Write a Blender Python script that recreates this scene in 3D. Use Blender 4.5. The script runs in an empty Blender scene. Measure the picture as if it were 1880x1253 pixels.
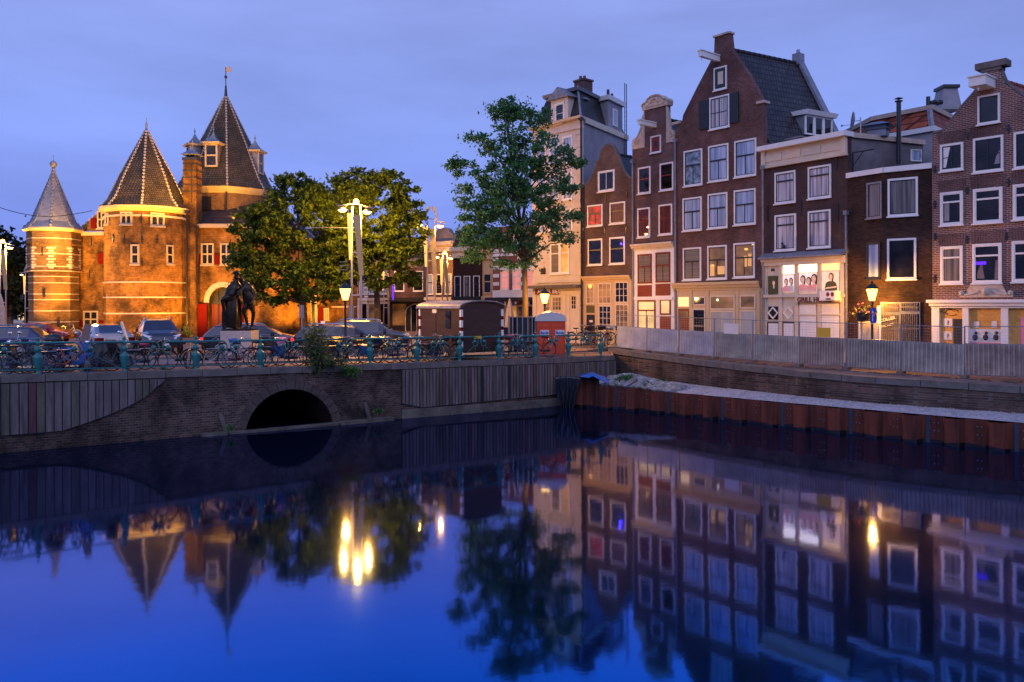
import bpy, bmesh, math, random
from mathutils import Vector, Matrix
random.seed(7)
sc = bpy.context.scene
PI = math.pi
# ---------------------------------------------------------------- camera
H = 4.6            # camera above the water (z = 0)
F = 1500.0         # focal length in photo pixels (photo 1880 x 1253)
HZ = 557.5         # horizon row at the picture centre
ROLL = 0.0035
cam_d = bpy.data.cameras.new('camera'); cam = bpy.data.objects.new('camera', cam_d)
sc.collection.objects.link(cam); sc.camera = cam
cam_d.sensor_width = 36; cam_d.lens = F / 1880 * 36
cam_d.shift_y = -(626.5 - HZ) / 1880
cam_d.clip_start = 0.1; cam_d.clip_end = 2000
cam.matrix_world = Matrix.Translation((0, 0, H)) @ Matrix.Rotation(PI / 2, 4, 'X') @ Matrix.Rotation(-ROLL, 4, 'Z')

def ray(px, py):
    dx, dz = px - 940, HZ - py
    return ((dx + ROLL * dz) / F, (dz - ROLL * dx) / F)
def W(px, py, Y):
    kx, kz = ray(px, py)
    return Vector((kx * Y, Y, H + kz * Y))
def WX(px, Y): return (px - 940) / F * Y

# ---------------------------------------------------------------- world, light, exposure
world = bpy.data.worlds.new('World'); sc.world = world; world.use_nodes = True
wn = world.node_tree; wn.nodes.clear()
def wnode(t, **k):
    n = wn.nodes.new(t)
    for a, b in k.items(): setattr(n, a, b)
    return n
out = wnode('ShaderNodeOutputWorld'); bg = wnode('ShaderNodeBackground'); bg.inputs[1].default_value = 1.1
tc = wnode('ShaderNodeTexCoord'); sep = wnode('ShaderNodeSeparateXYZ')
wn.links.new(tc.outputs['Generated'], sep.inputs[0])
ramp = wnode('ShaderNodeValToRGB'); wn.links.new(sep.outputs['Z'], ramp.inputs[0])
cr = ramp.color_ramp
cr.elements[0].position = 0.0; cr.elements[0].color = (.15, .225, .70, 1)
cr.elements[1].position = 1.0; cr.elements[1].color = (.06, .12, .42, 1)
for p_, c_ in ((.08, (.195, .275, .77)), (.20, (.245, .345, .84)), (.36, (.265, .345, .78)), (.6, (.08, .19, .62))):
    e = cr.elements.new(p_); e.color = (*c_, 1)
nz = wnode('ShaderNodeTexNoise'); mp = wnode('ShaderNodeMapping'); mp.inputs['Scale'].default_value = (1.2, 1.2, 5)
mp.inputs['Rotation'].default_value = (.2, .15, 0)
wn.links.new(tc.outputs['Generated'], mp.inputs[0]); wn.links.new(mp.outputs[0], nz.inputs['Vector'])
nz.inputs['Scale'].default_value = 1.6; nz.inputs['Detail'].default_value = 6; nz.inputs['Roughness'].default_value = .52
mr = wnode('ShaderNodeMapRange'); wn.links.new(nz.outputs['Fac'], mr.inputs[0])
mr.inputs['From Min'].default_value = .36; mr.inputs['From Max'].default_value = .66
mr.inputs['To Min'].default_value = .84; mr.inputs['To Max'].default_value = 1.12
mul = wnode('ShaderNodeVectorMath', operation='SCALE')
wn.links.new(ramp.outputs[0], mul.inputs[0]); wn.links.new(mr.outputs[0], mul.inputs['Scale'])
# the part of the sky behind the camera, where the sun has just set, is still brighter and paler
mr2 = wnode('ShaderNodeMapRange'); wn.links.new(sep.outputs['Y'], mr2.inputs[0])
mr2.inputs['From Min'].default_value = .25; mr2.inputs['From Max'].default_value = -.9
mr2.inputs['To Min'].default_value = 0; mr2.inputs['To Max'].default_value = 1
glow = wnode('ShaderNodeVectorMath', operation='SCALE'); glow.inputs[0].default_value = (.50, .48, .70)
# low down behind the camera the glow fades out, in place of unbuilt houses opposite
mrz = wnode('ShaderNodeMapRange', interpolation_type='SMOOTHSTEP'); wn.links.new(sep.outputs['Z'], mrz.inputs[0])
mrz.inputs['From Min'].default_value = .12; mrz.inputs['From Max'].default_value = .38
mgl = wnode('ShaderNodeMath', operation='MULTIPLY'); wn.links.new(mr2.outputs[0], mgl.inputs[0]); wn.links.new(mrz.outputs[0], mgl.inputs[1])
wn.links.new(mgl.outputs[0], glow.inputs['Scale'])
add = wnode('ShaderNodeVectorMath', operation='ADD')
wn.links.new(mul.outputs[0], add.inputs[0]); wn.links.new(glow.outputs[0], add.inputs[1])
# below the horizon the world is dark
mr3 = wnode('ShaderNodeMapRange'); wn.links.new(sep.outputs['Z'], mr3.inputs[0])
mr3.inputs['From Min'].default_value = -.05; mr3.inputs['From Max'].default_value = 0
mr3.inputs['To Min'].default_value = .12; mr3.inputs['To Max'].default_value = 1
fin = wnode('ShaderNodeVectorMath', operation='SCALE')
wn.links.new(add.outputs[0], fin.inputs[0]); wn.links.new(mr3.outputs[0], fin.inputs['Scale'])
mrb = wnode('ShaderNodeMapRange', interpolation_type='SMOOTHSTEP'); wn.links.new(sep.outputs['Z'], mrb.inputs[0])  # low sky behind the camera darkened in place of the unbuilt houses
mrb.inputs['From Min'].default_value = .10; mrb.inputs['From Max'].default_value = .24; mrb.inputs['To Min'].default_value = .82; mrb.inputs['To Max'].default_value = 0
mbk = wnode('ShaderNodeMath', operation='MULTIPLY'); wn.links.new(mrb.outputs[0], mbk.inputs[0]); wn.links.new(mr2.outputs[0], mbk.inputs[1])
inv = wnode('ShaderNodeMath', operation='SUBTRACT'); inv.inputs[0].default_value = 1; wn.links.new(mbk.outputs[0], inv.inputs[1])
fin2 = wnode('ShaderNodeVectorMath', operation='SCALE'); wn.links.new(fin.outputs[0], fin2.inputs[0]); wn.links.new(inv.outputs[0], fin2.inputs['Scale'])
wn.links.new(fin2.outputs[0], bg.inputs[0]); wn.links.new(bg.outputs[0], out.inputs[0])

sd = bpy.data.lights.new('dusk_light', 'SUN'); sd.energy = .28; sd.angle = math.radians(60); sd.color = (.86, .80, 1)
so = bpy.data.objects.new('dusk_light', sd); sc.collection.objects.link(so)
so.rotation_euler = (math.radians(58), 0, math.radians(-12))
sc.view_settings.view_transform = 'Standard'; sc.view_settings.look = 'None'
sc.view_settings.exposure = 0; sc.view_settings.gamma = 1
sc.cycles.use_denoising = True
sc.cycles.max_bounces = 5; sc.cycles.diffuse_bounces = 2; sc.cycles.glossy_bounces = 3; sc.cycles.transmission_bounces = 3
sc.cycles.caustics_reflective = False; sc.cycles.caustics_refractive = False
sc.cycles.sample_clamp_indirect = 4

SODC = (1, .42, .05)
LIGHTS = []
def lamp(loc, power, color=(1, .50, .12), radius=.12, kind='POINT', target=None, spot=None, blend=.6):
    l = bpy.data.lights.new('lamp_light', kind); l.energy = power; l.color = color; l.specular_factor = 0
    o = bpy.data.objects.new('lamp_light', l); sc.collection.objects.link(o); o.location = loc
    l.shadow_soft_size = radius
    if kind == 'SPOT': l.spot_size = math.radians(spot); l.spot_blend = blend
    if target is not None:
        o.rotation_euler = (Vector(target) - Vector(loc)).to_track_quat('-Z', 'Y').to_euler()
    LIGHTS.append(o); return o

# ---------------------------------------------------------------- mesh builder
class MB:
    def __init__(s): s.v = []; s.f = []; s.m = []; s.mi = 0
    def add(s, vs, fs):
        b = len(s.v); s.v += [tuple(v) for v in vs]
        for f in fs: s.f.append(tuple(b + i for i in f)); s.m.append(s.mi)
        return s
    def box(s, x0, x1, y0, y1, z0, z1):
        return s.add([(x0,y0,z0),(x1,y0,z0),(x1,y1,z0),(x0,y1,z0),(x0,y0,z1),(x1,y0,z1),(x1,y1,z1),(x0,y1,z1)],
              [(0,3,2,1),(4,5,6,7),(0,1,5,4),(1,2,6,5),(2,3,7,6),(3,0,4,7)])
    def hexa(s, p):   # 8 points: bottom 4, top 4
        return s.add(p, [(0,3,2,1),(4,5,6,7),(0,1,5,4),(1,2,6,5),(2,3,7,6),(3,0,4,7)])
    def prism(s, poly, d, off=(0,0,0)):   # poly: (x,z) outline, swept by vector d
        n = len(poly); d = Vector(d); o = Vector(off)
        a = [Vector((x, 0, z)) + o for x, z in poly]; b = [p + d for p in a]
        return s.add(a + b, [tuple(range(n)), tuple(range(2*n-1, n-1, -1))] + [(i, (i+1) % n, n+(i+1) % n, n+i) for i in range(n)])
    def slab(s, poly, z0, z1):            # poly: (x,y), vertical sweep
        n = len(poly)
        return s.add([(x,y,z0) for x,y in poly] + [(x,y,z1) for x,y in poly],
              [tuple(range(n-1,-1,-1)), tuple(range(n, 2*n))] + [(i, (i+1) % n, n+(i+1) % n, n+i) for i in range(n)])
    def cyl(s, p0, p1, r0, r1=None, n=10, caps=True):
        p0 = Vector(p0); p1 = Vector(p1); r1 = r0 if r1 is None else r1
        d = (p1 - p0)
        if d.length < 1e-6: return s
        q = d.to_track_quat('Z', 'Y'); vs = []
        for p, r in ((p0, r0), (p1, r1)):
            for i in range(n):
                a = 2*PI*i/n; vs.append(p + q @ Vector((r*math.cos(a), r*math.sin(a), 0)))
        fs = [(i, (i+1) % n, n+(i+1) % n, n+i) for i in range(n)]
        if caps: fs += [tuple(range(n-1,-1,-1)), tuple(range(n, 2*n))]
        return s.add(vs, fs)
    def tube(s, pts, r, n=6):
        pts = [Vector(p) for p in pts]; rs = r if isinstance(r, (list, tuple)) else [r]*len(pts)
        vs = []; up = None
        for i, p in enumerate(pts):
            t = (pts[min(i+1, len(pts)-1)] - pts[max(i-1, 0)]).normalized()
            if up is None:
                up = Vector((0,0,1)) if abs(t.z) < .9 else Vector((0,1,0))
            a = t.cross(up)
            if a.length < 1e-4: a = t.cross(Vector((1,0,0)))
            a.normalize(); b = a.cross(t).normalized(); up = b
            for k in range(n):
                w = 2*PI*k/n; vs.append(p + rs[i]*(a*math.cos(w) + b*math.sin(w)))
        m = len(pts)
        fs = [(i*n+k, i*n+(k+1) % n, (i+1)*n+(k+1) % n, (i+1)*n+k) for i in range(m-1) for k in range(n)]
        fs += [tuple(range(n-1,-1,-1)), tuple((m-1)*n+k for k in range(n))]
        return s.add(vs, fs)
    def lathe(s, prof, c=(0,0,0), n=12, sx=1, sy=1, a0=0):
        c = Vector(c); vs = []
        for r, z in prof:
            for i in range(n):
                a = a0 + 2*PI*i/n; vs.append(c + Vector((sx*r*math.cos(a), sy*r*math.sin(a), z)))
        m = len(prof)
        fs = [(i*n+k, i*n+(k+1) % n, (i+1)*n+(k+1) % n, (i+1)*n+k) for i in range(m-1) for k in range(n)]
        fs += [tuple(range(n-1,-1,-1)), tuple((m-1)*n+k for k in range(n))]
        return s.add(vs, fs)
    def ball(s, c, r, n=10, sz=1.0):
        return s.lathe([(r*math.sin(PI*i/6) if 0 < i < 6 else r*.02, -r*sz*math.cos(PI*i/6)) for i in range(7)], c, n)
    def ring(s, x0, x1, z0, z1, t, y0, y1):       # picture-frame ring
        s.box(x0, x1, y0, y1, z0, z0+t); s.box(x0, x1, y0, y1, z1-t, z1)
        s.box(x0, x0+t, y0, y1, z0+t, z1-t); s.box(x1-t, x1, y0, y1, z0+t, z1-t)
        return s
    def xf(s, M):
        s.v = [tuple(M @ Vector(v)) for v in s.v]; return s
    def build(s, name, mat, parent=None, smooth=False, norm=True, label=None):
        me = bpy.data.meshes.new(name); me.from_pydata(s.v, [], s.f)
        if isinstance(mat, (list, tuple)):
            for m_ in mat: me.materials.append(m_)
            me.polygons.foreach_set('material_index', s.m)
        else: me.materials.append(mat)
        if norm:
            bm = bmesh.new(); bm.from_mesh(me); bmesh.ops.recalc_face_normals(bm, faces=bm.faces); bm.to_mesh(me); bm.free()
        if smooth: me.polygons.foreach_set('use_smooth', [True]*len(me.polygons))
        me.update()
        o = bpy.data.objects.new(name, me); sc.collection.objects.link(o)
        if parent is not None: o.parent = parent
        if label: o['label'] = label
        return o

def empty(name, loc=(0,0,0), rz=0, label=None, cat=None, group=None):
    o = bpy.data.objects.new(name, None); sc.collection.objects.link(o)
    o.location = loc; o.rotation_euler = (0, 0, rz); o.empty_display_size = .3
    tag(o, label, cat, group); return o
def tag(o, label=None, cat=None, group=None, kind=None):
    if label: o['label'] = label
    if cat: o['category'] = cat
    if group: o['group'] = group
    if kind: o['kind'] = kind
    return o
KIDS = {}
def copy_tree(o, parent=None):
    c = o.copy(); sc.collection.objects.link(c); c.parent = parent
    for ch in o.children: copy_tree(ch, c)
    return c
def text(body, size, loc, rz, mat, parent, name='lettering', ext=.01, rot=None, align='LEFT', bold=0):
    cu = bpy.data.curves.new(name, 'FONT'); cu.body = body; cu.size = size; cu.extrude = ext; cu.align_x = align; cu.offset = bold
    cu.materials.append(mat)
    o = bpy.data.objects.new(name, cu); sc.collection.objects.link(o); o.location = loc
    o.rotation_euler = rot or (PI/2, 0, rz)
    bpy.context.view_layer.update()
    me = bpy.data.meshes.new_from_object(o.evaluated_get(bpy.context.evaluated_depsgraph_get()))
    m = bpy.data.objects.new(name, me); sc.collection.objects.link(m); m.location = loc; m.rotation_euler = o.rotation_euler
    bpy.data.objects.remove(o); bpy.data.curves.remove(cu)
    if parent is not None: m.parent = parent
    return m

# ---------------------------------------------------------------- materials
def new_mat(name):
    m = bpy.data.materials.new(name); m.use_nodes = True
    return m, m.node_tree, m.node_tree.nodes['Principled BSDF']
def lk(nt, a, b): nt.links.new(a, b)
def plain(name, col, rough=.6, metal=0, emit=None, es=0, vary=.25, scale=3.0, bump=0, spec=.5, coat=0):
    m, nt, b = new_mat(name)
    b.inputs['Roughness'].default_value = rough; b.inputs['Metallic'].default_value = metal
    b.inputs['Specular IOR Level'].default_value = spec; b.inputs['Coat Weight'].default_value = coat
    if vary:
        t = nt.nodes.new('ShaderNodeTexCoord'); n = nt.nodes.new('ShaderNodeTexNoise')
        n.inputs['Scale'].default_value = scale; n.inputs['Detail'].default_value = 6; n.inputs['Roughness'].default_value = .65
        lk(nt, t.outputs['Object'], n.inputs['Vector'])
        r = nt.nodes.new('ShaderNodeMapRange'); lk(nt, n.outputs['Fac'], r.inputs[0])
        r.inputs['From Min'].default_value = .3; r.inputs['From Max'].default_value = .7
        r.inputs['To Min'].default_value = 1-vary; r.inputs['To Max'].default_value = 1+vary
        v = nt.nodes.new('ShaderNodeVectorMath'); v.operation = 'SCALE'; v.inputs[0].default_value = col
        lk(nt, r.outputs[0], v.inputs['Scale']); lk(nt, v.outputs[0], b.inputs['Base Color'])
        if bump:
            bp = nt.nodes.new('ShaderNodeBump'); bp.inputs['Strength'].default_value = bump; bp.inputs['Distance'].default_value = .05
            lk(nt, n.outputs['Fac'], bp.inputs['Height']); lk(nt, bp.outputs[0], b.inputs['Normal'])
    else: b.inputs['Base Color'].default_value = (*col, 1)
    if emit: b.inputs['Emission Color'].default_value = (*emit, 1); b.inputs['Emission Strength'].default_value = es
    return m
def brick(name, c1, c2, mortar, bw=.22, bh=.065, mort=.012, dirt=.35, dscale=.5, stain=None, mode='xz', bumps=.4, rough=.85):
    m, nt, b = new_mat(name); N = nt.nodes
    b.inputs['Roughness'].default_value = rough; b.inputs['Specular IOR Level'].default_value = .25
    t = N.new('ShaderNodeTexCoord'); s = N.new('ShaderNodeSeparateXYZ'); lk(nt, t.outputs['Object'], s.inputs[0])
    a = N.new('ShaderNodeMath'); a.operation = 'ADD'; lk(nt, s.outputs['X'], a.inputs[0]); lk(nt, s.outputs['Y'], a.inputs[1])
    c = N.new('ShaderNodeCombineXYZ'); lk(nt, a.outputs[0], c.inputs['X']); lk(nt, s.outputs['Z' if mode == 'xz' else 'Y'], c.inputs['Y'])
    if mode == 'xy':
        lk(nt, s.outputs['X'], c.inputs['X'])
    br = N.new('ShaderNodeTexBrick'); lk(nt, c.outputs[0], br.inputs['Vector'])
    br.inputs['Scale'].default_value = 1; br.inputs['Brick Width'].default_value = bw; br.inputs['Row Height'].default_value = bh
    br.inputs['Mortar Size'].default_value = mort; br.inputs['Mortar Smooth'].default_value = .3; br.inputs['Bias'].default_value = 0
    br.inputs['Color1'].default_value = (*c1, 1); br.inputs['Color2'].default_value = (*c2, 1); br.inputs['Mortar'].default_value = (*mortar, 1)
    n = N.new('ShaderNodeTexNoise'); n.inputs['Scale'].default_value = dscale; n.inputs['Detail'].default_value = 8; n.inputs['Roughness'].default_value = .7
    lk(nt, t.outputs['Object'], n.inputs['Vector'])
    r = N.new('ShaderNodeMapRange'); lk(nt, n.outputs['Fac'], r.inputs[0]); r.inputs['From Min'].default_value = .35; r.inputs['From Max'].default_value = .65
    r.inputs['To Min'].default_value = 1-dirt; r.inputs['To Max'].default_value = 1+dirt*.6
    v = N.new('ShaderNodeVectorMath'); v.operation = 'SCALE'; lk(nt, br.outputs['Color'], v.inputs[0]); lk(nt, r.outputs[0], v.inputs['Scale'])
    last = v.outputs[0]
    if stain:
        n2 = N.new('ShaderNodeTexNoise'); n2.inputs['Scale'].default_value = stain[1]; n2.inputs['Detail'].default_value = 7; n2.inputs['Roughness'].default_value = .75
        mpn = N.new('ShaderNodeMapping'); mpn.inputs['Location'].default_value = (7, 3, 1); mpn.inputs['Scale'].default_value = (1, 1, .7)
        lk(nt, t.outputs['Object'], mpn.inputs[0]); lk(nt, mpn.outputs[0], n2.inputs['Vector'])
        r2 = N.new('ShaderNodeMapRange'); lk(nt, n2.outputs['Fac'], r2.inputs[0]); r2.inputs['From Min'].default_value = stain[2]; r2.inputs['From Max'].default_value = stain[2]+.1
        mx = N.new('ShaderNodeMix'); mx.data_type = 'RGBA'; lk(nt, r2.outputs[0], mx.inputs[0]); lk(nt, last, mx.inputs[6]); mx.inputs[7].default_value = (*stain[0], 1)
        mm = N.new('ShaderNodeMath'); mm.operation = 'MULTIPLY'; mm.inputs[1].default_value = .7; lk(nt, r2.outputs[0], mm.inputs[0]); lk(nt, mm.outputs[0], mx.inputs[0])
        last = mx.outputs[2]
    lk(nt, last, b.inputs['Base Color'])
    bp = N.new('ShaderNodeBump'); bp.inputs['Strength'].default_value = bumps; bp.inputs['Distance'].default_value = .02
    iv = N.new('ShaderNodeMath'); iv.operation = 'SUBTRACT'; iv.inputs[0].default_value = 1; lk(nt, br.outputs['Fac'], iv.inputs[1])
    lk(nt, iv.outputs[0], bp.inputs['Height']); lk(nt, bp.outputs[0], b.inputs['Normal'])
    return m
def tiles(name, col, col2, w=.24, h=.3, rough=.6):
    m = brick(name, col, col2, tuple(x*.25 for x in col), bw=w, bh=h, mort=.03, dirt=.4, dscale=1.2, bumps=1.0, rough=rough)
    for n in m.node_tree.nodes:
        if n.type == 'TEX_BRICK': n.offset = 0 if w > .2 else .5
    return m
def streaky(name, c1, c2, sx=6, sz=.6, rough=.8, bump=.3, metal=0, lines=None, axis=(1, 0, 0)):
    """stretched noise (wood grain, rust runs); lines = plank width along x"""
    m, nt, b = new_mat(name); N = nt.nodes
    b.inputs['Roughness'].default_value = rough; b.inputs['Metallic'].default_value = metal; b.inputs['Specular IOR Level'].default_value = .3
    t = N.new('ShaderNodeTexCoord'); mpn = N.new('ShaderNodeMapping'); mpn.inputs['Scale'].default_value = (sx, sx, sz)
    lk(nt, t.outputs['Object'], mpn.inputs[0]); n = N.new('ShaderNodeTexNoise'); lk(nt, mpn.outputs[0], n.inputs['Vector'])
    n.inputs['Scale'].default_value = 1; n.inputs['Detail'].default_value = 6; n.inputs['Roughness'].default_value = .7
    r = N.new('ShaderNodeValToRGB'); lk(nt, n.outputs['Fac'], r.inputs[0])
    r.color_ramp.elements[0].position = .32; r.color_ramp.elements[0].color = (*c1, 1)
    r.color_ramp.elements[1].position = .68; r.color_ramp.elements[1].color = (*c2, 1)
    lk(nt, r.outputs[0], b.inputs['Base Color'])
    bp = N.new('ShaderNodeBump'); bp.inputs['Strength'].default_value = bump; bp.inputs['Distance'].default_value = .02
    lk(nt, n.outputs['Fac'], bp.inputs['Height']); lk(nt, bp.outputs[0], b.inputs['Normal'])
    return m
def emis(name, col, s):
    m, nt, b = new_mat(name); b.inputs['Base Color'].default_value = (*[min(1, c) for c in col], 1)
    b.inputs['Emission Color'].default_value = (*col, 1); b.inputs['Emission Strength'].default_value = s
    return m
def lampglass(name, col, s):
    m, nt, b = new_mat(name); N = nt.nodes; o = N['Material Output']; N.remove(b)
    e = N.new('ShaderNodeEmission'); e.inputs[0].default_value = (*col, 1); e.inputs[1].default_value = s
    t = N.new('ShaderNodeBsdfTransparent'); a = N.new('ShaderNodeAddShader'); lk(nt, e.outputs[0], a.inputs[0]); lk(nt, t.outputs[0], a.inputs[1]); lk(nt, a.outputs[0], o.inputs['Surface'])
    return m
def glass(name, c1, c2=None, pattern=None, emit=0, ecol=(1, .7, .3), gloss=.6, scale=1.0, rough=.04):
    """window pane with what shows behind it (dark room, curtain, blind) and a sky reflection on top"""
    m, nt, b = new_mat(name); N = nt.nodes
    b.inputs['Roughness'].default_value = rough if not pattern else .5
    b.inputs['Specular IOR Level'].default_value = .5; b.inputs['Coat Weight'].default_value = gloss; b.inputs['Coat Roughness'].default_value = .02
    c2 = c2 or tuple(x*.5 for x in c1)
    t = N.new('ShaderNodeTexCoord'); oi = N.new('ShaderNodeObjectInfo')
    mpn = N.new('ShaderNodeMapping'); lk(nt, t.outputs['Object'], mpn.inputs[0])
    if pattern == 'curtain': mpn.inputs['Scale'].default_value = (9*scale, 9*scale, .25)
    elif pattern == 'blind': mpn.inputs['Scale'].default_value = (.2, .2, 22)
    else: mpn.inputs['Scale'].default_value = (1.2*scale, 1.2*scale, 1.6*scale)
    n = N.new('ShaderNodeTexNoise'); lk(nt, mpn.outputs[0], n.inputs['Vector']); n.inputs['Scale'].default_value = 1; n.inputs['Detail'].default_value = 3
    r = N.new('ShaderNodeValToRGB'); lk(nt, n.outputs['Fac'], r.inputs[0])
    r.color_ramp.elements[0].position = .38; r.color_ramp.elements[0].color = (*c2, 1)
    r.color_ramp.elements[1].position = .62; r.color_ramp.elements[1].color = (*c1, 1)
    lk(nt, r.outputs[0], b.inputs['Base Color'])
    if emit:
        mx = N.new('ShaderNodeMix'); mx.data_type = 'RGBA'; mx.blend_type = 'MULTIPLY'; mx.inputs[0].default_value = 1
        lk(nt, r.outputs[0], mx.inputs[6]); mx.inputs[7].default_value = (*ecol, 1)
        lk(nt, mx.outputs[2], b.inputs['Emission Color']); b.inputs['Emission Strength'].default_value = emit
    return m

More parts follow.
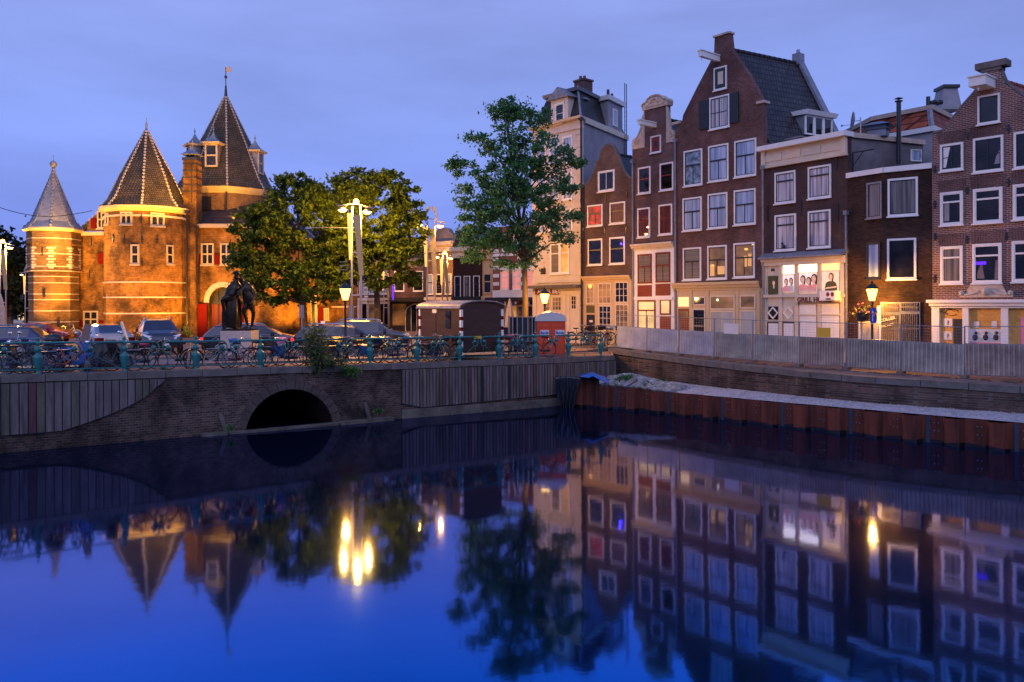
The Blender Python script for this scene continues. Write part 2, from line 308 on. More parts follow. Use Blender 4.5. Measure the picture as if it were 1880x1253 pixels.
M = dict(
 white=plain('white_paint', (.86, .84, .80), .45, vary=.06), cream=plain('cream_paint', (.72, .60, .44), .5, vary=.08),
 ochre=plain('ochre_paint', (.62, .44, .24), .5, vary=.08), stucco=plain('cream_stucco', (.66, .58, .48), .8, vary=.12, scale=1.2),
 render=plain('grey_render', (.30, .29, .32), .9, vary=.22, scale=.9), render2=plain('dirty_grey_render', (.17, .15, .16), .9, vary=.35, scale=1.1),
 stone=plain('carved_sandstone', (.55, .44, .35), .8, vary=.2, scale=5, bump=.4), bluestone=plain('grey_coping_stone', (.13, .115, .105), .85, vary=.35, scale=2.5, bump=.3),
 black=plain('black_paint', (.02, .02, .022), .35, vary=0), dgreen=plain('dark_green_paint', (.012, .03, .022), .35, vary=0),
 red=plain('red_painted_wood', (.15, .005, .003), .7, vary=.15, spec=.1), dred=plain('dark_red_paint', (.20, .018, .012), .5, vary=.15),
 teal=plain('teal_railing_paint', (.02, .17, .16), .35, vary=.25, scale=9), lead=plain('lead_sheet', (.24, .25, .28), .5, vary=.3, scale=4, metal=.3),
 zinc=plain('zinc_sheet', (.22, .23, .26), .4, vary=.15, metal=.5), steel=plain('galvanised_steel', (.42, .42, .43), .35, vary=.15, metal=.8, scale=14),
 slate=tiles('slate_roofing', (.085, .075, .075), (.05, .045, .05), w=.18, h=.14, rough=.45),
 dtile=tiles('dark_pantiles', (.07, .062, .062), (.045, .04, .042), w=.24, h=.3, rough=.4),
 rtile=tiles('red_pantiles', (.42, .10, .05), (.30, .06, .035), w=.24, h=.3, rough=.6),
 brA=brick('brown_house_brick', (.17, .088, .062), (.105, .055, .042), (.15, .12, .105), dirt=.5),
 brB=brick('purple_brown_brick', (.185, .085, .072), (.115, .054, .048), (.17, .13, .125), dirt=.45),
 brC=brick('red_brown_brick', (.19, .080, .065), (.11, .046, .038), (.17, .115, .10), dirt=.5),
 brD=brick('smooth_brown_brick', (.105, .055, .047), (.078, .042, .036), (.09, .06, .055), bw=.2, bh=.055, mort=.008, dirt=.35),
 brE=brick('dark_brown_brick', (.085, .036, .022), (.03, .014, .010), (.055, .038, .03), dirt=.7),
 brF=brick('mauve_brick_with_pale_joints', (.20, .085, .065), (.13, .055, .045), (.40, .32, .30), bw=.22, bh=.072, mort=.013, dirt=.4),
 brG=brick('black_painted_brick', (.05, .022, .016), (.035, .016, .012), (.03, .016, .012), dirt=.2),
 brH=brick('street_red_brick', (.30, .08, .045), (.22, .06, .04), (.25, .16, .12), dirt=.2),
 castle=brick('old_gatehouse_brick', (.36, .155, .028), (.17, .066, .014), (.30, .17, .05), bw=.26, bh=.085, mort=.016, dirt=.85, dscale=.5, stain=((.035, .020, .010), .42, .50)),
 castle2=brick('old_gatehouse_dark_brick', (.24, .13, .045), (.13, .065, .025), (.20, .13, .06), bw=.26, bh=.075, mort=.014, dirt=.5, dscale=.6),
 quay=brick('quay_wall_brick', (.115, .070, .054), (.038, .026, .022), (.115, .095, .082), bw=.26, bh=.085, mort=.014, dirt=.75, dscale=.8, stain=((.17, .16, .155), .65, .66)),
 paving=brick('brick_paving', (.30, .20, .165), (.20, .135, .115), (.11, .085, .075), bw=.22, bh=.11, mort=.012, dirt=.35, dscale=.25, mode='xy', bumps=.2, rough=.6),
 asphalt=plain('road_asphalt', (.15, .135, .135), .55, vary=.3, scale=2.2),
 plank=streaky('weathered_grey_planks', (.06, .05, .05), (.20, .17, .165), 5, .5), plank2=streaky('greener_weathered_planks', (.05, .045, .035), (.15, .14, .11), 5, .5),
 plank3=streaky('reddish_weathered_planks', (.06, .03, .03), (.14, .07, .075), 5, .5),
 cslate=tiles('old_slate_roofing', (.13, .105, .06), (.07, .058, .038), w=.2, h=.16, rough=.6),
 rust=streaky('rusted_steel', (.026, .010, .009), (.20, .050, .028), 2.6, .3, rough=.75), bluesteel=streaky('blue_grey_steel_strip', (.02, .03, .05), (.05, .07, .10), 3, .3, rough=.5),
 gravel=plain('pale_gravel_fill', (.40, .39, .41), .95, vary=.35, scale=7, bump=.5), mud=plain('rubble', (.27, .265, .25), .95, vary=.6, scale=3, bump=1),
 bark=streaky('tree_bark', (.05, .035, .022), (.12, .09, .055), 4, 1), concrete=plain('stained_concrete', (.10, .09, .075), .85, vary=.6, scale=1.6, bump=.3),
 bronze=plain('patinated_bronze', (.035, .028, .022), .3, vary=.4, metal=.85, scale=5), granite=plain('speckled_granite', (.40, .37, .35), .7, vary=.35, scale=16),
 rubber=plain('tyre_rubber', (.015, .015, .016), .8, vary=0), chrome=plain('chrome', (.6, .6, .6), .15, vary=0, metal=1),
 tarpb=plain('black_plastic_sheet', (.012, .014, .02), .22, vary=.2), tarp=plain('blue_tarpaulin', (.01, .13, .45), .5, vary=.2),
 osb=plain('yellow_board', (.62, .32, .07), .8, vary=.25, scale=6), paper=plain('paper', (.74, .70, .68), .8, vary=.05),
 ink=plain('black_ink', (.03, .03, .035), .8, vary=0), pink=plain('pink_print', (.75, .25, .40), .8, vary=.1),
 sblue=plain('blue_sign', (.01, .06, .55), .4, vary=0), yellow=plain('yellow_plate', (.72, .42, .03), .5, vary=0),
 orange=plain('orange_red_plastic', (.72, .075, .02), .45, vary=.15), wagon=streaky('dark_brown_boards', (.038, .022, .020), (.065, .038, .034), 1.2, 5, rough=.55),
 canvas=plain('beige_canvas', (.50, .42, .34), .9, vary=.15), fence1=plain('galvanised_corrugated_sheet', (.40, .41, .42), .45, vary=.22, scale=1.5, metal=.35),
 skin=plain('skin_tone_print', (.62, .38, .27), .8, vary=.1), hair=plain('dark_hair_print', (.05, .03, .02), .8, vary=0), oliv=plain('olive_print', (.10, .09, .03), .8, vary=.2),
 wet=plain('wet_black_steel', (.012, .009, .008), .3, vary=.4, scale=6),
 moss=plain('moss', (.03, .05, .012), .95, vary=.5, scale=7),
 g_tree=glass('pane_with_painted_tree_reflection', (.30, .40, .52), (.04, .08, .09), 'x', gloss=.8, scale=2.6),  # the tree reflection is blotchy noise put into the pane colour
 g_dark=glass('dark_pane', (.022, .02, .022), (.005, .005, .006), gloss=.25), g_blue=glass('pane_with_curtain_and_painted_sky', (.46, .56, .74), (.20, .28, .42), 'curtain', gloss=1, scale=.5),  # the pale curtain pane also carries the bright sky reflection in its colour
 g_curt=glass('pane_with_white_curtain', (.72, .68, .70), (.18, .15, .16), 'curtain', scale=1), g_lace=glass('pane_with_lace', (.20, .18, .17), (.05, .045, .045), 'curtain', scale=.8),
 g_blind=glass('pane_with_blind', (.22, .19, .15), (.13, .11, .08), 'blind'), g_redc=glass('pane_with_red_curtain', (.16, .015, .01), (.03, .005, .005), 'curtain', scale=.8),
 g_redlit=glass('pane_lit_red', (.7, .04, .025), (.12, .01, .01), 'x', emit=.35, ecol=(1, .25, .1), scale=1.6),
 g_warm=glass('pane_lit_warm', (1, .75, .4), (.5, .3, .12), 'x', emit=.6, ecol=(1, .62, .22), scale=.5),
 g_dim=glass('pane_dimly_lit', (.42, .26, .10), (.05, .035, .02), 'x', emit=.22, ecol=(1, .6, .22), scale=.5),
 g_yel=glass('pane_lit_soft_yellow', (.9, .85, .5), (.6, .55, .3), 'x', emit=.42, ecol=(1, .85, .42), scale=.6),
 g_wht=glass('pane_papered_over', (.46, .48, .46), (.36, .38, .36), 'curtain', scale=.3), g_pink=glass('pane_lit_pink', (.95, .5, .42), (.8, .38, .32), 'blind', emit=.5, ecol=(1, .55, .45)),
 lit=emis('bright_shop_light', (1, .80, .50), 2.4), lit2=emis('warm_shop_light', (1, .66, .26), 1.1), purple=emis('violet_neon', (.10, .02, 1), 1.1), bluel=emis('blue_light', (.10, .05, 1), 5),
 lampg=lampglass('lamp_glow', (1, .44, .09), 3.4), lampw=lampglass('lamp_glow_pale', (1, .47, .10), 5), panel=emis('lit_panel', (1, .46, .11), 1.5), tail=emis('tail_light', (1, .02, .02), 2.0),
 headl=plain('headlamp_glass', (.75, .75, .8), .1, vary=0), carglass=glass('car_glass', (.03, .035, .05), (.015, .018, .025), gloss=1),
)
# ================================================================ water, ground, walls
def water_mat():
    m, nt, b = new_mat('canal_water'); N = nt.nodes
    N.remove(b); o = N['Material Output']
    g = N.new('ShaderNodeBsdfGlossy'); g.inputs['Roughness'].default_value = .052
    fr = N.new('ShaderNodeLayerWeight'); fr.inputs['Blend'].default_value = .5
    rp = N.new('ShaderNodeValToRGB'); lk(nt, fr.outputs['Facing'], rp.inputs[0])
    e = rp.color_ramp.elements; e[0].position = .56; e[0].color = (.0, .16, .56, 1)
    e[1].position = .92; e[1].color = (.24, .25, .37, 1)
    for q_, c_ in ((.64, (.055, .18, .58)), (.72, (.20, .25, .56)), (.82, (.23, .25, .46))):
        k = rp.color_ramp.elements.new(q_); k.color = (*c_, 1)
    lk(nt, rp.outputs[0], g.inputs['Color'])
    d = N.new('ShaderNodeBsdfDiffuse'); d.inputs['Color'].default_value = (.002, .004, .010, 1)
    ad = N.new('ShaderNodeAddShader'); lk(nt, g.outputs[0], ad.inputs[0]); lk(nt, d.outputs[0], ad.inputs[1]); lk(nt, ad.outputs[0], o.inputs[0])
    t = N.new('ShaderNodeTexCoord'); n = N.new('ShaderNodeTexNoise'); lk(nt, t.outputs['Object'], n.inputs['Vector'])
    n.inputs['Scale'].default_value = .7; n.inputs['Detail'].default_value = 5
    bp = N.new('ShaderNodeBump'); bp.inputs['Strength'].default_value = .15; bp.inputs['Distance'].default_value = .02
    lk(nt, n.outputs['Fac'], bp.inputs['Height']); lk(nt, bp.outputs[0], g.inputs['Normal'])
    return m
mb = MB(); mb.add([(-120,-60,0),(120,-60,0),(120,60,0),(-120,60,0)], [(0,1,2,3)])
tag(mb.build('water', water_mat()), kind='structure')

def zl(P, x):       # piecewise linear lookup
    for a, b in zip(P, P[1:]):
        if a[0] <= x <= b[0]:
            t = (x-a[0])/(b[0]-a[0]); return [a[i]+(b[i]-a[i])*t for i in range(len(a))]
    return list(P[0] if x < P[0][0] else P[-1])
# plan line of the bridge wall (x, y, z of its top) and of the right-hand quay
BR = [(-30,17.6,2.42),(-15.9,25.4,2.38),(-10.9,28.7,2.27),(-4.85,32.5,2.19),(1.8,36.5,2.12),(4.96,39.8,2.02)]
QU = [(4.96,41.3,2.28),(6.6,38.6,2.14),(8.4,35.2,2.05),(10.1,32.7,1.98),(11.3,30.9,1.93),(12.9,29.0,1.90),(16.35,26.3,1.85),(21,23.4,1.85),(34,15,1.85)]
cols = []
for i, (x, y, z) in enumerate(BR): cols.append((x, y, z))
cols.append((5.0, 41.2, 2.2))
for q in QU[1:]: cols.append(q)
rows = [0, .12, .30, .55, 1]
vs = []; fs = []
for (x, y, z) in cols:
    base_far = 2.2 if x < 5 else 2.05
    for (Y, far) in ((None, None), (47, base_far), (60, 2.2), (110, 2.2), (420, 2.2)):
        if Y is None: vs.append((x, y, z))
        else: vs.append((x*(1 if Y < 50 else (1.6 if Y < 100 else (2.6 if Y < 200 else 9))), Y, far))
for i in range(len(cols)-1):
    for j in range(4): a = i*5+j; fs.append((a, a+5, a+6, a+1))
mb = MB(); mb.add(vs, fs); tag(mb.build('pavement', M['paving'], norm=False), kind='structure')
def ground_z(x, y):
    b = zl(BR, x) if x < 4.96 else zl(QU, x)
    far = 2.2 if x < 5 else 2.05
    if y > 47: return far + (2.2-far)*min(1, (y-47)/13)
    t = (y-b[1])/(47-b[1]); return b[2]+(far-b[2])*max(0, min(1, t))
# the road that crosses the bridge, following the wall
mb = MB(); L = []
for x in [-30+i*1.25 for i in range(30)]:
    b = zl(BR, x); y0 = b[1]+3.0; y1 = b[1]+9.0
    L += [(x, y0, ground_z(x, y0)+.02), (x+1.6, y1, ground_z(x+1.6, y1)+.02)]
mb.add(L, [(2*i, 2*i+2, 2*i+3, 2*i+1) for i in range(29)])
tag(mb.build('road', M['asphalt'], norm=False), kind='structure')
mb = MB()
for k, off in ((0, 2.9), (1, 9.1)):
    for i in range(29):
        x = -30+i*1.25; x2 = x+1.25; ya = zl(BR, x)[1]+off; yb = zl(BR, x2)[1]+off
        sx = 0 if k == 0 else 1.6
        za, zb = ground_z(x, ya), ground_z(x2, yb)
        mb.hexa([(x+sx, ya-.15, za-.1),(x2+sx, yb-.15, zb-.1),(x2+sx, yb, zb-.1),(x+sx, ya, za-.1),(x+sx, ya-.15, za+.10),(x2+sx, yb-.15, zb+.10),(x2+sx, yb, zb+.10),(x+sx, ya, za+.10)])
tag(mb.build('kerb', M['bluestone']), kind='structure')
mb = MB()
for i in range(0, 29):
    x = -30+i*1.25; x2 = x+(.7 if i % 2 else 1.25); off = 3.6
    ya = zl(BR, x)[1]+off; yb = zl(BR, x2)[1]+off
    mb.add([(x, ya, ground_z(x, ya)+.03),(x2, yb, ground_z(x2, yb)+.03),(x2, yb+.14, ground_z(x2, yb)+.03),(x, ya+.14, ground_z(x, ya)+.03)], [(0,1,2,3)])
tag(mb.build('road_marking', M['white'], norm=False), kind='structure')

# ---- bridge: brick wall with the arch, voussoirs, coping, plank cladding, fenders
bridge = empty('bridge', (0,0,0), 0, 'brick canal bridge wall with one round arch above the water', 'bridge')
wall = MB(); cop = MB()
A = Vector((-10.9,28.7,0)); B = Vector((-4.85,32.5,0)); e = (B-A).normalized(); nrm = Vector((e.y,-e.x,0)); Lab = (B-A).length
S0 = .439*Lab; R = 1.66; CZ = -.22
def P3(s, z, o=0): p = A + e*s + nrm*o; return (p.x, p.y, z)
for (a, b) in zip(BR, BR[1:]):
    if a[0] == -10.9: continue
    wall.add([(a[0],a[1],-1.5),(b[0],b[1],-1.5),(b[0],b[1],b[2]-.2),(a[0],a[1],a[2]-.2)], [(0,1,2,3)])
# arched panel: top strip points against arc points
na = 24; vs = []; fs = []
def ztop(s): return 2.27+(2.19-2.27)*s/Lab-.2
arc = [(S0+R*math.cos(PI-PI*i/na), max(CZ, CZ)+R*math.sin(PI*i/na)) for i in range(na+1)]
for s, z in arc: vs += [P3(s, z), P3(s, ztop(s))]
fs = [(2*i, 2*i+2, 2*i+3, 2*i+1) for i in range(na)]
wall.add(vs, fs)
wall.add([P3(0,-1.5),P3(S0-R,-1.5),P3(S0-R,ztop(S0-R)),P3(0,ztop(0))], [(0,1,2,3)])
wall.add([P3(S0+R,-1.5),P3(Lab,-1.5),P3(Lab,ztop(Lab)),P3(S0+R,ztop(S0+R))], [(0,1,2,3)])
wall.build('wall', M['quay'], bridge, norm=False)
vault = MB(); vs = []
for s, z in [(S0-R,-1.5)]+arc+[(S0+R,-1.5)]: vs += [P3(s, z), P3(s, z, -14)]
vault.add(vs, [(2*i, 2*i+1, 2*i+3, 2*i+2) for i in range(na+2)]); vault.add([P3(S0-R,-1.5,-14),P3(S0+R,-1.5,-14),P3(S0+R,2,-14),P3(S0-R,2,-14)],[(0,1,2,3)])
vault.build('vault', M['brE'], bridge)
vous = MB(); nv = 17
for i in range(nv):
    a0, a1 = PI*(i+.04)/nv, PI*(i+.96)/nv; r1 = R+.32 if i != nv//2 else R+.60
    pts = [(S0-R*math.cos(t), CZ+R*math.sin(t)) for t in (a0, (a0+a1)/2, a1)] + [(S0-r1*math.cos(t), CZ+r1*math.sin(t)) for t in (a1, (a0+a1)/2, a0)]
    f = [P3(s, z, .035) for s, z in pts]; g = [P3(s, z, -.2) for s, z in pts]
    vous.add(f+g, [tuple(range(6)), tuple(range(11,5,-1))]+[(k,(k+1)%6,6+(k+1)%6,6+k) for k in range(6)])
vous.build('arch_stones', plain('brown_arch_stone', (.075, .058, .048), .85, vary=.4, scale=3, bump=.4), bridge)
def offs(P, d):   # offset a plan polyline towards the canal
    out_ = []
    for i, p in enumerate(P):
        t = Vector((P[min(i+1,len(P)-1)][0]-P[max(i-1,0)][0], P[min(i+1,len(P)-1)][1]-P[max(i-1,0)][1], 0)).normalized()
        out_.append((p[0]+t.y*d, p[1]-t.x*d))
    return out_
def coping(P, d0, d1, h, mat, name, parent, seg=1.25):
    c = MB(); F_ = []
    tot = 0
    pts = [P[0]]
    for a, b in zip(P, P[1:]):
        n = max(1, round(math.hypot(b[0]-a[0], b[1]-a[1])/seg))
        for k in range(1, n+1): pts.append(tuple(a[i]+(b[i]-a[i])*k/n for i in range(3)))
    o0 = offs(pts, d0); o1 = offs(pts, d1)
    for i in range(len(pts)-1):
        j = i+1; zt0, zt1 = pts[i][2]+.006*((i*7)%3), pts[j][2]+.006*((i*7)%3)
        def mixp(a, b, t): return (a[0]+(b[0]-a[0])*t, a[1]+(b[1]-a[1])*t)
        p0 = mixp(o0[i], o0[j], .008); p1 = mixp(o0[i], o0[j], .992); q0 = mixp(o1[i], o1[j], .008); q1 = mixp(o1[i], o1[j], .992)
        c.hexa([(*p0,zt0-h),(*p1,zt1-h),(*q1,zt1-h),(*q0,zt0-h),(*p0,zt0+.03),(*p1,zt1+.03),(*q1,zt1+.03),(*q0,zt0+.03)])
    return c.build(name, mat, parent)
coping(BR, .07, -.42, .2, M['bluestone'], 'coping', bridge)
# plank cladding: left panel with the curved end, right panel
def along(P, s):     # point at distance s along a plan polyline
    for a, b in zip(P, P[1:]):
        l = math.hypot(b[0]-a[0], b[1]-a[1])
        if s <= l or b is P[-1]:
            t = s/l; return Vector((a[0]+(b[0]-a[0])*t, a[1]+(b[1]-a[1])*t, a[2]+(b[2]-a[2])*t)), Vector((b[0]-a[0], b[1]-a[1], 0)).normalized()
        s -= l
def s_of(P, x):
    s = 0
    for a, b in zip(P, P[1:]):
        l = math.hypot(b[0]-a[0], b[1]-a[1])
        if x <= b[0]: return s + l*(x-a[0])/(b[0]-a[0])
        s += l
    return s
def px_on(P, px):    # plan point of a polyline seen at column px (near horizon)
    k = (px-940)/F; s = 0
    for a, b in zip(P, P[1:]):
        dx, dy = b[0]-a[0], b[1]-a[1]; den = dx-k*dy
        t = (k*a[1]-a[0])/den if abs(den) > 1e-9 else -1
        l = math.hypot(dx, dy)
        if -1e-6 <= t <= 1+1e-6: return s+l*t
        s += l
    return None
def zat(P, s, px_y, off=0):
    p, t = along(P, s); return p
def planks(s0, s1, w, topf, botf, mats, parent, gaps=()):
    mb = MB(); s = s0; i = 0
    while s < s1:
        ww = w*random.uniform(.94, 1.05); sm = s+ww/2
        if not any(a < sm < b for a, b in gaps):
            p, t = along(BR, sm); nn = Vector((t.y, -t.x, 0)); d = .10+random.uniform(-.008, .008)
            zt, zb0, zb1 = topf(sm, p), botf(s), botf(s+ww)
            a = p - t*(ww/2-.017); b = p + t*(ww/2-.017)
            mb.mi = random.choices(range(len(mats)), [6, 3, 1][:len(mats)])[0]
            mb.hexa([(*(a+nn*.04).xy,zb0),(*(a+nn*d).xy,zb0),(*(b+nn*d).xy,zb1),(*(b+nn*.04).xy,zb1),(*(a+nn*.04).xy,zt),(*(a+nn*d).xy,zt),(*(b+nn*d).xy,zt),(*(b+nn*.04).xy,zt)])
        s += ww; i += 1
    return mb
sL1 = px_on(BR, 290)
def botL(s):
    u = max(0, sL1 - s)    # distance from the curved end
    return 1.98-min(1, (u/2.9))**.55*1.42 if u < 2.9 else .56-.0*u
def topc(s, p): return p.z-.23
m1 = planks(0, sL1, .235, topc, botL, [M['plank'], M['plank2'], M['plank3']], bridge)
m1.build('plank_cladding', [M['plank'], M['plank2'], M['plank3']], bridge)
sR0 = px_on(BR, 736); sR1 = px_on(BR, 1126)
g1 = px_on(BR, 882); g2 = px_on(BR, 931)
def botR(s): u = s-sR0; return .62-(u/.9)*.22 if u < .9 else .40+.02*(u-.9)
m2 = planks(sR0, sR1, .15, topc, botR, [M['plank'], M['plank2'], M['plank3']], bridge, gaps=((g1-.09, g1+.09), (g2-.09, g2+.09)))
m2.build('plank_cladding', [M['plank'], M['plank2'], M['plank3']], bridge)
# dark backing edge of both claddings
for (a, b, bf) in ((0, sL1, botL), (sR0, sR1, botR)):
    n = 40; pr = None; mb = MB()
    for i in range(n+1):
        s = a+(b-a)*i/n; p, t = along(BR, s); nn = Vector((t.y,-t.x,0)); q0 = p+nn*.03; 
        z = bf(s)-.03; cur = [(q0.x,q0.y,z),(q0.x+nn.x*.03,q0.y+nn.y*.03,z),(q0.x+nn.x*.03,q0.y+nn.y*.03,p.z-.24),(q0.x,q0.y,p.z-.24)]
        if pr: mb.hexa([pr[0],pr[1],cur[1],cur[0],pr[3],pr[2],cur[2],cur[3]])
        pr = cur
    mb.build('cladding_batten', M['black'], bridge)
# concrete foot under the right cladding, fender beam at the arch
mb = MB(); pr = None
for i in range(21):
    s = sR0+(sR1-1.2-sR0)*i/20; p, t = along(BR, s); nn = Vector((t.y,-t.x,0))
    cur = [(p.x+nn.x*.02,p.y+nn.y*.02,-.3),(p.x+nn.x*.09,p.y+nn.y*.09,-.3),(p.x+nn.x*.09,p.y+nn.y*.09,.36),(p.x+nn.x*.02,p.y+nn.y*.02,.36)]
    if pr: mb.hexa([pr[0],pr[1],cur[1],cur[0],pr[3],pr[2],cur[2],cur[3]])
    pr = cur
mb.build('concrete_foot', M['concrete'], bridge)
mb = MB()
mb.hexa([P3(S0-2.3,-.1,.05),P3(S0-2.3,-.1,.34),P3(S0+1.75,-.1,.34),P3(S0+1.75,-.1,.05),P3(S0-2.3,.07,.05),P3(S0-2.3,.07,.34),P3(S0+1.75,.10,.42),P3(S0+1.75,.10,.05)])
mb.hexa([P3(S0+1.8,-.1,.05),P3(S0+1.8,-.1,.40),P3(S0+4.0,-.1,.36),P3(S0+4.0,-.1,.05),P3(S0+1.8,.12,.05),P3(S0+1.8,.10,.40),P3(S0+4.0,.12,.36),P3(S0+4.0,.14,.05)])
mb.hexa([P3(S0-3.2,-.1,.05),P3(S0-3.2,-.1,.36),P3(S0-2.35,-.1,.40),P3(S0-2.35,-.1,.05),P3(S0-3.2,.09,.05),P3(S0-3.2,.06,.36),P3(S0-2.35,.08,.40),P3(S0-2.35,.12,.05)])
mb.build('fender_beam', M['concrete'], bridge)
for s in (S0-2.45, S0+3.0):
    q = MB(); q.hexa([P3(s,.08,.03),P3(s,.08,.16),P3(s+.16,.08,.16),P3(s+.16,.08,.03),P3(s-.15,.75,.03),P3(s-.15,.75,.08),P3(s-.02,.75,.08),P3(s-.02,.75,.03)])
    q.build('iron_bracket', M['concrete'], bridge)

# ---- teal railing
rail = empty('bridge_railing', (0,0,0), 0, 'teal cast iron bridge railing with urn shaped posts and scrolls', 'railing')
RP = [-90, 70, 230, 362, 481, 588, 683, 769, 848, 920, 988, 1050, 1109]
RS = []
for px in RP:
    s = px_on(BR, px)
    RS.append(s if s is not None else .5)
def rpt(s, h, off=-.22):
    p, t = along(BR, max(0, s)); nn = Vector((t.y,-t.x,0)); q = p + nn*off; return Vector((q.x, q.y, p.z+.03+h))
post_m = None
for s in RS:
    p = rpt(s, 0)
    if post_m is None:
        mb = MB(); mb.lathe([(.10,0),(.10,.03),(.05,.05),(.07,.12),(.12,.34),(.155,.52),(.155,.56),(.09,.62),(.06,.66),(.06,.70),(.10,.73),(.115,.79),(.10,.85),(.05,.88),(.05,.93),(.075,.95),(.075,1.03),(.04,1.05),(.035,1.08),(.06,1.11),(.055,1.15),(.02,1.19)], (0,0,0), 12)
        o = mb.build('post', M['teal'], rail, smooth=True); post_m = o
    else:
        o = post_m.copy(); sc.collection.objects.link(o)
    o.location = p
for a, b in zip(RS, RS[1:]):
    L_ = b-a; mid = (a+b)/2; hw = .23
    for s0, s1, dr in ((a, mid-hw, 1), (b, mid+hw, -1)):
        mb = MB(); n = 5
        mb.tube([rpt(s0+(s1-s0)*i/n, 1.0) for i in range(n+1)], [.045,.042,.04,.038,.036,.032], 7)
        mb.build('top_rail', M['teal'], rail, smooth=True)
        sc_ = MB(); pts = []
        c0 = s1; 
        for i in range(22):
            th = PI/2 - i*.30; r = .24*(1-i/30.)
            pts.append(rpt(c0+dr*(-.0+.0)+dr*r*math.cos(th)*.85, .76+r*math.sin(th)))
        sc_.tube(pts, [.028-.0007*i for i in range(22)], 6); sc_.build('scroll', M['teal'], rail, smooth=True)
        bl = MB(); bl.ball(rpt(c0, .80), .085, 9); bl.build('ball', M['teal'], rail, smooth=True)
        br_ = MB(); br_.tube([rpt(s1-dr*.05, .60), rpt(s0+dr*.12, .12)], .012, 5); br_.build('brace', M['teal'], rail)
        br_ = MB(); br_.tube([rpt(s1+dr*.05, .58), rpt(s1-dr*.02, .14)], .010, 5); br_.build('brace', M['teal'], rail)
    mb = MB(); mb.tube([rpt(a+L_*i/6, .14) for i in range(7)], .018, 5); mb.tube([rpt(mid, 0), rpt(mid, .14)], .018, 5); mb.build('bottom_rail', M['teal'], rail)

# ---- right-hand quay wall
quay = empty('quay_wall', (0,0,0), 0, 'long dark brick quay wall with stone coping behind the sheet piles', 'quay wall')
mb = MB()
Q2 = [(4.9,41.3,2.28)]+QU[1:]
for a, b in zip(Q2, Q2[1:]): mb.add([(a[0],a[1],-1.5),(b[0],b[1],-1.5),(b[0],b[1],b[2]-.2),(a[0],a[1],a[2]-.2)], [(0,1,2,3)])
mb.add([(4.96,39.8,-1.5),(4.9,41.3,-1.5),(4.9,41.3,2.1),(4.96,39.8,1.84)], [(0,1,2,3)])
mb.build('wall', M['quay'], quay, norm=False)
coping(Q2, .06, -.45, .2, M['bluestone'], 'coping', quay, 1.5)

# ---- sheet piling
PL = [(2.75,36.6),(5.7,34.6),(8.4,31.9),(10.8,29.5),(13.0,27.3),(15.6,24.9),(21.5,19.6)]
PL3 = [(x, y, 0) for x, y in PL]
piling = empty('sheet_piling', (0,0,0), 0, 'rust brown corrugated steel sheet piling standing in the water', 'sheet piling')
def ppt(s, o, z): p, t = along(PL3, s); nn = Vector((t.y,-t.x,0)); q = p+nn*o; return (q.x, q.y, z)
per = 1.26; total = sum(math.hypot(b[0]-a[0], b[1]-a[1]) for a, b in zip(PL, PL[1:])); s = 0; k = 0
prof = [(0,-.05),(.05,.0),(.14,.26),(.20,.30),(.52,.30),(.58,.26),(.68,.0),(.74,-.04),(1.18,-.05),(1.26,-.05)]
while s < total-per:
    zt = 1.36 if s < 1.2 else (.98 if s < 3.4 else .93-.004*k)
    mb = MB()
    for (a, oa), (b, ob) in zip(prof, prof[1:]):
        mb.add([ppt(s+a, oa, -1), ppt(s+b, ob, -1), ppt(s+b, ob, zt), ppt(s+a, oa, zt), ppt(s+a, oa-.02, zt), ppt(s+b, ob-.02, zt), ppt(s+b, ob-.02, -1), ppt(s+a, oa-.02, -1)], [(0,1,2,3),(3,2,5,4),(4,5,6,7)])
    o = mb.build('pile_sheet', M['rust'], piling, norm=False)
    st = MB(); st.add([ppt(s+.78, -.034, -.6), ppt(s+.90, -.034, -.6), ppt(s+.90, -.034, zt-.01), ppt(s+.78, -.034, zt-.01)], [(0,1,2,3)])
    if k % 2: st.build('blue_strip', M['bluesteel'], piling, norm=False)
    wb = MB()
    for (a, oa), (b, ob) in zip(prof, prof[1:]): wb.add([ppt(s+a, oa+.004, -.6), ppt(s+b, ob+.004, -.6), ppt(s+b, ob+.004, .10+.03*math.sin(k*2+b*5)), ppt(s+a, oa+.004, .10+.03*math.sin(k*2+a*5))], [(0,1,2,3)])
    wb.build('wet_line', M['wet'], piling, norm=False)
    if s > 1.2:
        for uu in (1.03, 1.15):
            for zz in (.22, .48):
                bo = MB(); p = ppt(s+uu, -.06, zt-zz); q = ppt(s+uu, -.01, zt-zz); bo.cyl(p, q, .020, .016, 6)
                bo.build('bolt', M['steel'], piling)
    s += per; k += 1
